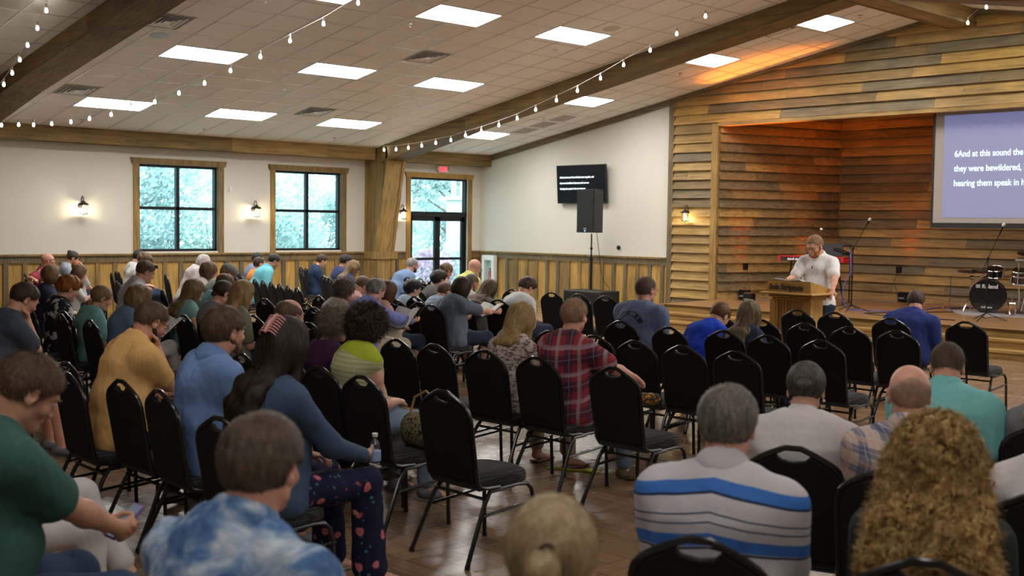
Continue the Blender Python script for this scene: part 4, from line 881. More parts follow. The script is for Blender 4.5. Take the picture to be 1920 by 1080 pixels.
chair0 = make_chair(); _used = [False]
def put_chair(x, y, lab, group, yaw=0):
    """x, y: middle of the seat back foot line; the seat centre stands .27 in front of the back top"""
    o = chair0 if not _used[0] else copy_tree(chair0); _used[0] = True
    o.location = (x+math.sin(-yaw)*-.0, y, 0); o.rotation_euler = (0, 0, yaw); o['label'] = lab; o['category'] = 'chair'; o['group'] = group
    return o
# ================================================================ PEOPLE: signed-distance bodies turned into one continuous mesh
QUAL = 1.0
V3 = lambda *a: np.array(a, dtype=np.float64)
def rotz(a): c, s = math.cos(a), math.sin(a); return np.array([[c, -s, 0], [s, c, 0], [0, 0, 1.]])
def rotx(a): c, s = math.cos(a), math.sin(a); return np.array([[1., 0, 0], [0, c, -s], [0, s, c]])
def roty(a): c, s = math.cos(a), math.sin(a); return np.array([[c, 0, s], [0, 1., 0], [-s, 0, c]])
def unit(v): return v/(np.linalg.norm(v)+1e-9)
I3 = np.eye(3)
class Sdf:
    def __init__(s, lo, hi, h):
        s.h = h; s.lo = np.array(lo, float); n = np.ceil((np.array(hi)-s.lo)/h).astype(int)+2
        s.ax = [(s.lo[i]+h*np.arange(n[i])).astype(np.float32) for i in range(3)]; s.n = n
        s.D = np.full(n, 9., np.float32)
    def region(s, lo, hi):
        sl = []
        for i in range(3):
            a = max(0, int((lo[i]-s.lo[i])/s.h)); b = min(s.n[i], int((hi[i]-s.lo[i])/s.h)+2)
            if b <= a: return None
            sl.append(slice(a, b))
        g = np.meshgrid(*[s.ax[i][sl[i]] for i in range(3)], indexing='ij'); return tuple(sl), g
    def comb(s, sl, d, k, op):
        a = s.D[sl]
        if op == 'u':
            t = np.clip(.5+.5*(a-d)/k, 0, 1); s.D[sl] = a*(1-t)+d*t-k*t*(1-t)
        elif op == 's':
            d = -d; t = np.clip(.5-.5*(a-d)/k, 0, 1); s.D[sl] = a*(1-t)+d*t+k*t*(1-t)
    def ell(s, c, r, R=I3, k=.02, op='u', pad=None):
        c = np.array(c, float); r = np.array(r, float); m = np.abs(R) @ r+k*1.0+2.5*s.h
        q = s.region(c-m, c+m)
        if q is None: return
        sl, g = q; p = [g[i]-c[i] for i in range(3)]
        l = [sum(R[j][i]*p[j] for j in range(3)) for i in range(3)]
        k0 = np.sqrt(sum((l[i]/r[i])**2 for i in range(3))); k1 = np.sqrt(sum((l[i]/r[i]**2)**2 for i in range(3)))+1e-6
        s.comb(sl, k0*(k0-1)/k1, k, op)
    def cone(s, a, b, ra, rb, k=.02, op='u'):
        a, b = np.array(a, float), np.array(b, float); m = max(ra, rb)+k+2.5*s.h
        q = s.region(np.minimum(a, b)-m, np.maximum(a, b)+m)
        if q is None: return
        sl, g = q; d = b-a; L = d @ d+1e-9; p = [g[i]-a[i] for i in range(3)]
        t = np.clip(sum(p[i]*d[i] for i in range(3))/L, 0, 1)
        s.comb(sl, np.sqrt(sum((p[i]-t*d[i])**2 for i in range(3)))-(ra+(rb-ra)*t), k, op)
    def econe(s, a, b, lat, wa, da, wb, db, k=.04, op='u', flat=False):
        a, b = np.array(a, float), np.array(b, float); m = max(wa, wb, da, db)+k+2.5*s.h
        q = s.region(np.minimum(a, b)-m, np.maximum(a, b)+m)
        if q is None: return
        sl, g = q; d = b-a; L = np.linalg.norm(d)+1e-9; u = d/L; x = unit(np.array(lat, float)-u*(np.array(lat, float) @ u)); y = np.cross(u, x)
        p = [g[i]-a[i] for i in range(3)]; ax = sum(p[i]*u[i] for i in range(3)); t = np.clip(ax/L, 0, 1)
        W_ = wa+(wb-wa)*t; D_ = da+(db-da)*t; mn = np.minimum(W_, D_)
        lx = sum(p[i]*x[i] for i in range(3)); ly = sum(p[i]*y[i] for i in range(3)); lz = ax-t*L
        if flat:
            r = np.sqrt((lx/W_)**2+(ly/D_)**2); dd = (r-1)*mn; dd = np.maximum(dd, np.abs(lz)-.004)
        else:
            r = np.sqrt((lx/W_)**2+(ly/D_)**2+(lz/mn)**2); dd = (r-1)*mn
        s.comb(sl, dd, k, op)
    def half(s, c, n, k=.01):       # cut away everything on the +n side of the plane
        n = unit(np.array(n, float)); g = np.meshgrid(*s.ax, indexing='ij'); d = sum((g[i]-c[i])*n[i] for i in range(3))
        t = np.clip(.5-.5*(s.D-d)/k, 0, 1); s.D = (s.D*(1-t)+d*t+k*t*(1-t)).astype(np.float32)
    def ripple(s, amp, f, seed=0, vec=(1, 1, 1), band=.06):
        g = np.meshgrid(*s.ax, indexing='ij'); rnd = np.random.RandomState(seed); w = np.zeros(s.D.shape, np.float32)
        m = np.abs(s.D) < band; P = [g[i][m]*vec[i] for i in range(3)]; v = np.zeros(P[0].shape, np.float32)
        for i in range(7):
            d = rnd.normal(size=3); d /= np.linalg.norm(d); ff = f*rnd.uniform(.5, 1.6); v += np.sin(ff*(P[0]*d[0]+P[1]*d[1]+P[2]*d[2])+rnd.uniform(0, 6.28)+1.5*np.sin(ff*.6*(P[1]*d[0]-P[2]*d[1]+P[0]*d[2])))
        s.D[m] += v*amp/2.6
    def mesh(s):
        D, h = s.D, s.h; D[0], D[-1] = 9, 9; D[:, 0], D[:, -1] = 9, 9; D[:, :, 0], D[:, :, -1] = 9, 9
        S_ = D < 0; c = np.zeros((S_.shape[0]-1, S_.shape[1]-1, S_.shape[2]-1), np.int8)
        nx, ny, nz = c.shape
        for i in (0, 1):
            for j in (0, 1):
                for k in (0, 1): c += S_[i:i+nx, j:j+ny, k:k+nz]
        act = np.argwhere((c > 0) & (c < 8)); ids = np.full(c.shape, -1, np.int32); ids[act[:, 0], act[:, 1], act[:, 2]] = np.arange(len(act))
        corners = [(i, j, k) for i in (0, 1) for j in (0, 1) for k in (0, 1)]
        val = {q: D[act[:, 0]+q[0], act[:, 1]+q[1], act[:, 2]+q[2]].astype(np.float64) for q in corners}
        acc = np.zeros((len(act), 3)); cnt = np.zeros(len(act))
        for q in corners:
            for ax in range(3):
                if q[ax] == 0:
                    q2 = list(q); q2[ax] = 1; q2 = tuple(q2); a, b = val[q], val[q2]; m = (a < 0) != (b < 0)
                    t = np.where(m, a/np.where(m, a-b, 1), 0); P = np.tile(np.array(q, float), (len(act), 1)); P[:, ax] += t
                    acc[m] += P[m]; cnt[m] += 1
        v = (act+acc/np.maximum(cnt, 1)[:, None])*h+s.lo
        F = []
        for ax in range(3):
            o1, o2 = (ax+1) % 3, (ax+2) % 3
            sl0 = [slice(1, -1)]*3; sl0[ax] = slice(0, -1); sl1 = list(sl0); sl1[ax] = slice(1, None)
            A, B = S_[tuple(sl0)], S_[tuple(sl1)]
            for sgn, M in ((1, A & ~B), (0, B & ~A)):
                e = np.argwhere(M)
                if not len(e): continue
                e[:, o1] += 1; e[:, o2] += 1
                def idx(d1, d2):
                    q = e.copy(); q[:, o1] += d1; q[:, o2] += d2; return ids[q[:, 0], q[:, 1], q[:, 2]]
                a, b, c_, d = idx(-1, -1), idx(0, -1), idx(0, 0), idx(-1, 0)
                F.append(np.stack([a, b, c_, d] if sgn else [d, c_, b, a], 1))
        F = np.concatenate(F) if F else np.zeros((0, 4), int)
        return v, F
    def sample(s, p):
        q = (p-s.lo)/s.h; i = np.clip(np.floor(q).astype(int), 0, s.n-2); f = q-i; r = 0
        for a in (0, 1):
            for b in (0, 1):
                for c in (0, 1):
                    w = (f[:, 0] if a else 1-f[:, 0])*(f[:, 1] if b else 1-f[:, 1])*(f[:, 2] if c else 1-f[:, 2]); r = r+w*s.D[i[:, 0]+a, i[:, 1]+b, i[:, 2]+c]
        return r
    def grad(s, p):
        e = s.h*.8; g = np.stack([s.sample(p+e*np.eye(3)[i])-s.sample(p-e*np.eye(3)[i]) for i in range(3)], 1); return g/(np.linalg.norm(g, axis=1, keepdims=True)+1e-6)
def np_mesh(name, v, F, mat, parent=None, smooth=True, extra=None):
    if extra is not None and len(extra[0]): F = np.concatenate([F, extra[1]+len(v)]); v = np.concatenate([v, extra[0]])
    me = bpy.data.meshes.new(name); me.vertices.add(len(v)); me.vertices.foreach_set('co', v.astype(np.float32).ravel())
    me.loops.add(F.size); me.loops.foreach_set('vertex_index', F.astype(np.int32).ravel()); me.polygons.add(len(F))
    me.polygons.foreach_set('loop_start', np.arange(0, F.size, 4, dtype=np.int32)); me.polygons.foreach_set('loop_total', np.full(len(F), 4, np.int32))
    if smooth: me.polygons.foreach_set('use_smooth', np.ones(len(F), bool))
    me.update(calc_edges=True); me.validate(); me.materials.append(mat)
    o = bpy.data.objects.new(name, me); COL.objects.link(o)
    if parent is not None: o.parent = parent
    return o
# ---------------------------------------------------------------- cloth, skin, hair materials
def cloth(name, col, rough=.85, wr=.5, wscale=7):
    if name in _cache: return _cache[name]
    m, nt, b = newmat(name); v = coords(nt)
    f = noise_tex(nt, v, 420, 2); c = mix(nt, tuple(k*.88 for k in col), tuple(min(1, k*1.08) for k in col), f); nt.links.new(c, b.inputs['Base Color'])
    b.inputs['Roughness'].default_value = rough; b.inputs['Specular IOR Level'].default_value = .2; b.inputs['Sheen Weight'].default_value = .0
    n = noise_tex(nt, coords(nt, 'Object', (1, 1, .55)), wscale, 3, .55); bump(nt, n, b, wr, .045); _cache[name] = m; return m
def patcloth(name, fn, rough=.85, wr=.45):
    m, nt, b = newmat(name); v = coords(nt); c = fn(nt, v); nt.links.new(c, b.inputs['Base Color']); b.inputs['Roughness'].default_value = rough; b.inputs['Specular IOR Level'].default_value = .2
    bump(nt, noise_tex(nt, coords(nt, 'Object', (1, 1, .55)), 7, 3), b, wr, .045); return m
def sep(nt, v): s = nt.nodes.new('ShaderNodeSeparateXYZ'); nt.links.new(v, s.inputs[0]); return s.outputs
def mth(nt, op, a, b=None, c=None):
    n = nt.nodes.new('ShaderNodeMath'); n.operation = op
    for i, q in enumerate((a, b, c)):
        if q is None: continue
        if hasattr(q, 'links'): nt.links.new(q, n.inputs[i])
        else: n.inputs[i].default_value = q
    return n.outputs[0]
def stripes(nt, co, period, lo, hi, off=0):   # 1 inside the stripe
    f = mth(nt, 'FRACT', mth(nt, 'ADD', mth(nt, 'DIVIDE', co, period), off+10))
    return mth(nt, 'MULTIPLY', mth(nt, 'GREATER_THAN', f, lo), mth(nt, 'LESS_THAN', f, hi))
def warped(nt, v, amt=.03, sc=5):
    n = nt.nodes.new('ShaderNodeTexNoise'); n.inputs['Scale'].default_value = sc; nt.links.new(v, n.inputs['Vector'])
    a = nt.nodes.new('ShaderNodeVectorMath'); a.operation = 'MULTIPLY_ADD'; nt.links.new(n.outputs['Color'], a.inputs[0]); a.inputs[1].default_value = (amt, amt, amt); nt.links.new(v, a.inputs[2]); return a.outputs[0]
def plaid(base, a, b_, c_, p=.12, rot=0.0):
    def fn(nt, v):
        v = warped(nt, v, .03, 4); s = sep(nt, v); x = mth(nt, 'ADD', s[0], mth(nt, 'MULTIPLY', s[1], .6)); z = mth(nt, 'SUBTRACT', s[2], mth(nt, 'MULTIPLY', s[1], .25))
        c = mix(nt, base, a, mth(nt, 'MULTIPLY', stripes(nt, x, p, .0, .38), .62)); c = mix(nt, c, a, mth(nt, 'MULTIPLY', stripes(nt, z, p, .05, .42), .62))
        c = mix(nt, c, b_, mth(nt, 'MULTIPLY', stripes(nt, x, p, .6, .72), .6)); c = mix(nt, c, b_, mth(nt, 'MULTIPLY', stripes(nt, z, p, .6, .72), .6))
        c = mix(nt, c, c_, mth(nt, 'MULTIPLY', stripes(nt, x, p/2, .46, .52), .5)); return mix(nt, c, c_, mth(nt, 'MULTIPLY', stripes(nt, z, p/2, .46, .52), .5))
    return fn
def skin(name, col):
    if name in _cache: return _cache[name]
    m, nt, b = newmat(name); v = coords(nt); n = noise_tex(nt, v, 14, 4)
    c = ramp(nt, n, [(.3, tuple(k*q for k, q in zip(col, (.92, .82, .8)))), (.7, tuple(min(1, k*1.06) for k in col))]); nt.links.new(c, b.inputs['Base Color'])
    b.inputs['Roughness'].default_value = .5; b.inputs['Subsurface Weight'].default_value = .12; b.inputs['Subsurface Radius'].default_value = (.01, .004, .002); b.inputs['Subsurface Scale'].default_value = .6
    bump(nt, noise_tex(nt, v, 90, 3), b, .08, .003); _cache[name] = m; return m
SK = skin('skin_fair', (.62, .36, .26)); SKR = skin('skin_ruddy', (.62, .325, .235)); SKT = skin('skin_tan', (.47, .26, .17))
def hairmat(name, c1, c2, rough=.5):
    if name in _cache: return _cache[name]
    m, nt, b = newmat(name); n = noise_tex(nt, coords(nt, 'Object', (1, 1, .16)), 95, 4, .6); n2 = noise_tex(nt, coords(nt), 11, 3)
    c = ramp(nt, n, [(.32, c1), (.68, c2)]); c = mix(nt, c, ramp(nt, n2, [(.3, (.7, .7, .7)), (.7, (1.2, 1.2, 1.2))]), .8, 'MULTIPLY')
    nt.links.new(c, b.inputs['Base Color']); b.inputs['Roughness'].default_value = rough; b.inputs['Specular IOR Level'].default_value = .35; bump(nt, n, b, .5, .006); _cache[name] = m; return m
H_BLACK = hairmat('hair_black', (.008, .007, .006), (.025, .02, .017)); H_DK = hairmat('hair_dark_brown', (.024, .015, .009), (.08, .047, .026)); H_BR = hairmat('hair_brown', (.065, .038, .019), (.17, .105, .055))
H_LB = hairmat('hair_light_brown', (.13, .08, .036), (.33, .22, .105)); H_BL = hairmat('hair_blonde', (.24, .15, .055), (.55, .38, .17)); H_RED = hairmat('hair_red', (.18, .05, .01), (.45, .15, .035)); H_GR = hairmat('hair_grey', (.13, .12, .11), (.4, .38, .36)); H_WH = hairmat('hair_white', (.3, .28, .26), (.6, .58, .55))
H_CURL = hairmat('hair_curly_blonde', (.2, .12, .04), (.66, .43, .16)); H_RB = hairmat('hair_auburn', (.07, .03, .012), (.2, .09, .035)); H_SG = hairmat('hair_salt_pepper', (.06, .053, .044), (.33, .29, .24)); H_BUZZ = hairmat('hair_cropped_brown', (.07, .045, .028), (.15, .1, .065), .7); H_BG = hairmat('hair_brown_grey', (.055, .038, .026), (.20, .145, .10)); H_PB = hairmat('hair_pale_blonde', (.26, .18, .09), (.55, .42, .24))
M_eye = plain('eye_white', (.6, .57, .52), .2); M_glassesf = plain('glasses_frame', (.015, .013, .012), .3); M_denim = cloth('denim', (.06, .10, .19)); M_jeans = cloth('jeans_light', (.16, .22, .32)); M_jeansd = cloth('jeans_dark', (.022, .032, .06))
M_khaki = cloth('khaki', (.42, .36, .26)); M_shoe = plain('shoe_grey', (.12, .12, .13), .6); M_blkcl = cloth('black_cloth', (.012, .012, .014)); M_sole = plain('shoe_sole', (.35, .33, .28), .7)
def ik(a, t, l1, l2, pole):
    d = t-a; L = np.linalg.norm(d); L2 = min(L, (l1+l2)*.995); u = d/(L+1e-9); t = a+u*L2
    x = (l1*l1-l2*l2+L2*L2)/(2*L2); y = math.sqrt(max(l1*l1-x*x, 0)); p = np.array(pole, float); p = unit(p-u*(p @ u)); return a+u*x+p*y, t
def hand(s, w, d, n, k=1.0, curl=.5, side=1, spread=1.0, fat=1.0):
    """w wrist, d finger direction, n palm normal, side: thumb along side*(d x n)"""
    d = unit(d); n = unit(n-d*(n @ d)); sd = np.cross(d, n)*side
    s.econe(w, w+d*.03*k, sd, .028*k, .019*k, .034*k, .016*k, .02)
    s.econe(w+d*.03*k, w+d*.082*k, sd, .036*k*fat, .0155*k, .038*k*fat, .012*k, .012)
    for i, (o, L) in enumerate(((.029, .068), (.010, .077), (-.009, .072), (-.027, .056))):
        b = w+d*(.088-.004*abs(i-1))*k+sd*o*k*fat; c = curl*(1+.12*i); d1 = unit(d*math.cos(c)+n*math.sin(c)+sd*.05*(1.5-i)*spread); m = b+d1*L*.48*k
        c2 = c*2.1; d2 = unit(d*math.cos(c2)+n*math.sin(c2)); e = m+d2*L*.48*k; r = .0092*k*fat
        s.cone(b-d*.012*k, m, r*1.02, r*.95, .004); s.cone(m, e, r*.94, r*.8, .003)
    b = w+d*.022*k+sd*.024*k+n*.004; m = b+unit(d*.62+sd*.68+n*.35)*.042*k; e = m+unit(d*.9+sd*.12+n*.42*(1+curl))*.036*k
    s.cone(b, m, .015*k, .0115*k, .01); s.cone(m, e, .011*k, .0088*k, .004)
def head_geo(s, C, R, k, fem, jaw=1.0, detail=True, beard=False):
    g = lambda x, y, z: C+R @ V3(x, y, z)*k
    def E(x, y, z, a, b, c, kk, op='u', Rx_=I3): s.ell(g(x, y, z), V3(a, b, c)*k, R @ Rx_, kk*k, op)
    E(0, -.014, .032, .0765, .096, .083, .01); E(0, -.045, .012, .068, .062, .07, .03)
    E(0, .026, -.018, .062*(.96 if fem else 1), .066, .085, .03)
    s.cone(g(-.036*jaw, .012, -.072), g(0, .068, -.098), .026*k, .02*k, .022*k); s.cone(g(.036*jaw, .012, -.072), g(0, .068, -.098), .026*k, .02*k, .022*k)
    if not detail:
        s.cone(g(0, .088, -.002), g(0, .108, -.034), .008*k, .0125*k, .01*k); E(.078, -.004, -.012, .011, .022, .032, .008); E(-.078, -.004, -.012, .011, .022, .032, .008); return
    E(0, .074, .022, .05, .022, .011, .016)
    for q in (-1, 1):
        E(q*.031, .094, .001, .017, .012, .012, .012, 's'); E(q*.040, .062, -.032, .02, .02, .018, .02)
        E(q*.079, -.006, -.012, .0085, .021, .033, .006, 'u', rotz(q*-.35) @ rotx(-.15)); E(q*.087, .0, -.008, .006, .012, .018, .004, 's', rotz(q*-.35)); E(q*.078, .0, -.036, .008, .010, .012, .005)
        E(q*.011, .098, -.036, .008, .009, .007, .005)
    s.cone(g(0, .086, .008), g(0, .106, -.030), .0075*k, .0105*k, .009*k); E(0, .103, -.034, .0115, .011, .009, .006)
    E(0, .086, -.058, .023, .011, .006, .006); E(0, .084, -.068, .021, .011, .0065, .006); E(0, .097, -.0625, .022, .004, .0022, .002, 's'); E(0, .08, -.094, .018, .015, .015, .014)
    if beard: E(0, .06, -.088, .052, .05, .034, .02)
def torso(s, J, b, fem, off=0.0, k=.045, full=True):
    P, Nk, M_, Ch = J['P'], J['N'], J['M'], J['C']; lat = V3(1, 0, 0); sw = J['sw']
    s.econe(P+V3(0, 0, -.03), P+V3(0, .0, .03), lat, (.178 if fem else .168)*b+off, .125*b+off, .17*b+off, .122*b+off, k)
    s.econe(P+V3(0, 0, .02), M_, lat, .168*b+off, .12*b+off, (.132 if fem else .152)*b+off, .108*b+off, k)
    s.econe(M_, Ch, lat, (.132 if fem else .152)*b+off, .108*b+off, sw*.93+off, .118*(.5+.5*b)+off, k)
    s.econe(Ch, J['U'], lat, sw*.93+off, .115*(.5+.5*b)+off, sw*.78+off, .078+off, k)
    s.ell(P+V3(0, -.03, -.035), V3((.185 if fem else .175)*b+off, .125+off, .105+off), k=.04)
    if b > 1.08: s.ell(J['M']+V3(0, .07, -.02), V3(.14*b, .10*b, .13)+off, k=.06)
    if fem:
        for q in (-1, 1): s.ell(Ch+J['Rt'] @ V3(q*.07, .095, -.035), V3(.055, .045, .055)+off*.5, k=.04)
    for q in (-1, 1):
        sh = J['S'][q]; s.cone(J['N']+V3(0, -.01, -.035), sh+V3(-q*.01, 0, .0), .052+off, .054*(.6+.4*b)+off, .05)
def person(sp):
    """builds the body as one mesh; hair, clothing, shoes and glasses are its children"""
    H = V3(*sp['head']); yaw_ = math.radians(sp.get('yaw', 0)); sc = sp.get('s', 1.0); fem = sp.get('fem', False); b = sp.get('b', 1.0); h = sp.get('res', .012)*QUAL; stand = sp.get('stand', False)
    lean = math.radians(sp.get('lean', 0)); hp = math.radians(sp.get('hp', 12)); hy = math.radians(sp.get('hy', 0)); hr = math.radians(sp.get('hr', 0))
    Rh = rotz(hy) @ rotx(-hp) @ roty(hr); hk = sp.get('hk', 1.0 if not fem else .96)*(1 if sc > .95 else .9+.1*sc)
    zh = H[2]; Hc = V3(0, 0, zh); side = sp.get('side', 0)
    Nk = Hc+V3(0, 0, 0)+Rh @ V3(0, -.035, -.075)*hk+V3(0, -.035, -.072)*sc
    pz = sp.get('pz', .555) if not stand else .93*sc
    P = V3(side, Nk[1]-(Nk[2]-pz)*math.tan(lean), pz); L = Nk-P; up = unit(L); Rt = np.stack([V3(1, 0, 0), np.cross(up, V3(1, 0, 0)), up], 1)
    back = sp.get('slouch', .03); sw = (.158 if fem else .180)*sc*(.75+.25*b)*sp.get('sh', 1)
    J = dict(P=P, N=Nk, M=P+L*.38+Rt @ V3(0, -back, 0), C=P+L*.74+Rt @ V3(0, -back*.9, 0), U=P+L*.92+Rt @ V3(0, -.02, 0), sw=sw, Rt=Rt)
    tw = rotz(math.radians(sp.get('twist', 0)))
    J['S'] = {q: Nk+tw @ V3(q*sw*.97, -.012, 0)+Rt @ V3(0, 0, -.088*sc) for q in (-1, 1)}
    ul, fl = .285*sc, .25*sc; arms = {}
    wm = .0
    tg = sp.get('arms', 'lap')
    kneez = .52; ft = sp.get('feet', .36)
    legs = {}
    lg = sp.get('legs', 'sit')
    for q in (-1, 1):
        hip = P+V3(q*.085*b, .0, -.0)
        if stand: kn = V3(q*.09+side, P[1]+.02, .49*sc); an = V3(q*.10+side, P[1]-.01, .08)
        else:
            kn = hip+V3(q*sp.get('kneeout', .07), .42*sc, -.005); an = V3(kn[0]+q*.0, kn[1]+ft-.36+.03, .09)
            if lg == 'cross' and q == sp.get('crossleg', -1): kn = hip+V3(q*.20, .37, .08); an = V3(P[0]-q*.20, P[1]+.50, .62)
            if lg == 'kneeover' and q == sp.get('crossleg', -1): kn = hip+V3(-q*.06, .44, .10); an = kn+V3(-q*.14, .16, -.33)
            if lg == 'ankles': an = V3(-q*.04, kn[1]-.02+q*.03, .08)
        legs[q] = (hip, kn, an)
    for q in (-1, 1):
        t = tg[q] if isinstance(tg, dict) else tg
        Sh = J['S'][q]; o = V3(0, 0, 0)
        pal = V3(-q*.2, 0, -1); pole = V3(q*.5, -.7, -.6); cu = .6; dr_ = None
        if isinstance(t, tuple): tt = V3(*t[:3]); pal = V3(*t[3]) if len(t) > 3 else pal; cu = t[4] if len(t) > 4 else .6; pole = V3(*t[5]) if len(t) > 5 else pole; dr_ = V3(*t[6]) if len(t) > 6 else None
        elif t == 'lap': tt = P+V3(q*.07, .27, .13)
        elif t == 'knees': tt = P+V3(q*.15, .34, .12)
        elif t == 'book': tt = P+V3(q*.10, .30, .20); pal = V3(-q*.5, -.3, .8)
        elif t == 'phone': tt = P+V3(q*.035, .30, .22); pal = V3(-q*.8, -.3, .4)
        elif t == 'chin': tt = Hc+Rh @ V3(q*.02, .10, -.13); pal = V3(0, -1, .4); cu = 1.0; pole = V3(q*.2, .3, -1); dr_ = V3(-q*.2, -.1, 1)
        elif t == 'chair': tt = Sh+V3(q*.42, -.12, -.06); pal = V3(0, -.2, -1); pole = V3(q*.2, -1, -.2)
        elif t == 'down': tt = Sh+V3(q*.06, .08, -.5); pal = V3(-q, 0, 0)
        elif t == 'none': tt = P+V3(q*.12, .2, .1)
        el, wr = ik(Sh, tt, ul, fl, pole); arms[q] = (Sh, el, wr, pal, cu, dr_)
    pts = [Hc+V3(0, 0, .15), Hc+V3(0, .14, 0), Hc-V3(0, .14, 0), P-V3(0, .2, .15), P+V3(.24, 0, 0), P-V3(.24, 0, 0)]+[p for q in (-1, 1) for p in legs[q]]+[p for q in (-1, 1) for p in arms[q][:3]]
    pts = np.array(pts); lo = pts.min(0)-.16; hi = pts.max(0)+.16; lo[2] = max(lo[2], -.02)
    F = Sdf(lo, hi, h)
    torso(F, J, b, fem, -.006)
    F.cone(Nk+V3(0, 0, -.045), Hc+Rh @ V3(0, -.03, -.065)*hk, (.052 if fem else .062)*hk*(.7+.3*b), (.048 if fem else .058)*hk*(.7+.3*b), .03)
    head_geo(F, Hc, Rh, hk*1.02, fem, sp.get('jaw', 1.0+.15*(b-1)), detail=h < .0125)
    mb_ = .55+.45*b; fa = (.85 if fem else 1)*sc**.5
    for q in (-1, 1):
        Sh, el, wr, pal, cu, dr_ = arms[q]
        F.cone(Sh, Sh+(el-Sh)*.35, .056*mb_*fa, .050*mb_*fa, .04); F.cone(Sh+(el-Sh)*.3, el, .050*mb_*fa, .037*mb_*fa, .03); mf = el+(wr-el)*.3
        F.cone(el, mf, .037*mb_*fa, .041*mb_*fa, .02); F.cone(mf, wr, .041*mb_*fa, .0245*fa, .02)
        dd = dr_ if dr_ is not None else unit(unit(wr-el)+V3(-q*.25, 0, 0)); hand(F, wr, dd, pal, (.98 if not fem else .9)*sc**.5, cu, side=sp.get('thumb', {}).get(q, -q if pal[2] < 0 else q) if True else q)
        hip, kn, an = legs[q]; tb = .5+.5*b
        F.cone(hip, hip+(kn-hip)*.5, .092*tb*fa, .078*tb*fa, .04); F.cone(hip+(kn-hip)*.5, kn, .078*tb*fa, .056*tb, .03); cm = kn+(an-kn)*.3+V3(0, -.02, 0)
        F.cone(kn, cm, .054*tb, .056*tb, .02); F.cone(cm, an, .056*tb, .036, .02)
        dnn = V3(0, 0, -1)
        if lg == 'cross' and q == sp.get('crossleg', -1): fd = unit(V3(-q*.5, .86, .06)); dnn = V3(-q*.75, -.5, -.3); dnn = unit(dnn-fd*(fd @ dnn))
        else: fd = unit(V3(q*.12, 1, -.12)) if not (lg == 'kneeover' and q == sp.get('crossleg', -1)) else unit(V3(0, 1, .1))
        J.setdefault('foot', {})[q] = (an, fd); J.setdefault('dn', {})[q] = dnn
        F.econe(an+dnn*.03-fd*.02, an+fd*.12+dnn*.048, np.cross(fd, dnn), .033, .035, .040, .022, .02); F.econe(an+fd*.10+dnn*.05, an+fd*.16+dnn*.054, np.cross(fd, dnn), .038, .02, .034, .014, .02)
    sp['_J'] = J; v, f = F.mesh(); body = np_mesh('person', v, f, sp.get('skin', SK))
    body.location = (H[0], H[1], 0); body.rotation_euler = (0, 0, yaw_)
    sp['_F'] = F
    # ---- upper clothing
    kind, mat = sp.get('sleeve', 'short'), sp['shirt']; rs = sp.get('rip', .004)
    G_ = Sdf(lo, hi, h); off = sp.get('off', .018); torso(G_, J, b, fem, off, k=.05)
    for q in (-1, 1):
        Sh, el, wr = arms[q][:3]
        if kind == 'none': continue
        G_.cone(Sh, Sh+(el-Sh)*.35, .058*mb_*fa+off, .054*mb_*fa+off, .05)
        if kind == 'cap': pass
        elif kind == 'short': e = Sh+(el-Sh)*.72; G_.econe(Sh+(el-Sh)*.2, e, V3(1, 0, 0), .054*mb_*fa+off, .054*mb_*fa+off, .056*mb_*fa+off, .056*mb_*fa+off, .03, flat=False)
        elif kind in ('long', 'elbow'):
            G_.cone(Sh+(el-Sh)*.3, el, .052*mb_*fa+off, .043*mb_*fa+off, .03)
            if kind == 'long': G_.cone(el, el+(wr-el)*.93, .044*mb_*fa+off, .029*fa+off*.8, .02)
            else: G_.cone(el, el+(wr-el)*.25, .044*mb_*fa+off, .042*mb_*fa+off, .02)
    if sp.get('collar'):
        nd = unit(Hc+Rh @ V3(0, -.03, -.065)*hk-Nk); nr = (.062 if not fem else .052)*hk*(.7+.3*b); K = Sdf(Nk-.18, Nk+.18, min(h, .007)); fr = V3(0, .012, 0)
        K.econe(Nk+V3(0, -.002, -.052), Nk+nd*.004+V3(0, -.006, .0), V3(1, 0, 0), nr+.040, nr+.034, nr+.026, nr+.022, .008); K.econe(Nk+nd*.0+V3(0, -.006, 0), Nk+nd*.034+V3(0, -.008, 0), V3(1, 0, 0), nr+.019, nr+.017, nr+.012, nr+.010, .01, flat=True)
        K.cone(Nk-nd*.0+V3(0, -.002, -.02), Nk+nd*.12, nr+.004, nr+.002, .004, 's'); K.ell(Nk+V3(0, nr+.045, .01), V3(.035, .05, .05), k=.012, op='s'); K.ripple(.0015, 60, 3); v, f = K.mesh(); np_mesh('collar', v, f, sp.get('collarmat', mat), body)
    if sp.get('hoodie'): G_.econe(Nk+V3(-.07, -.06, -.02), Nk+V3(.07, -.06, -.02), V3(0, 0, 1), .05, .04, .05, .04, .04)
    if True:   # scooped neckline
        G_.cone(Nk+V3(0, .01, .01), Nk+V3(0, .03, .16), (.062 if not fem else .075)*hk, .075, .015, 's'); 
        if sp.get('vneck'): G_.ell(Nk+V3(0, .10, -.04), V3(.05, .06, .10), k=.02, op='s')
    for q in (-1, 1):   # cut the sleeve ends cleanly
        Sh, el, wr = arms[q][:3]
    if not stand: 
        g = np.meshgrid(*G_.ax, indexing='ij'); hem = P[2]-.09; G_.D = np.maximum(G_.D, (hem-g[2]).astype(np.float32))
    else:
        g = np.meshgrid(*G_.ax, indexing='ij'); hem = P[2]-.02; G_.D = np.maximum(G_.D, (hem-g[2]).astype(np.float32))
    if rs: G_.ripple(rs*1.3, 19, sp.get('seed', 1), (1, 1, .55)); G_.ripple(rs*.5, 55, sp.get('seed', 1)+50, (1, 1, .4))
    v, f = G_.mesh(); np_mesh(sp.get('topname', 'shirt'), v, f, mat, body)
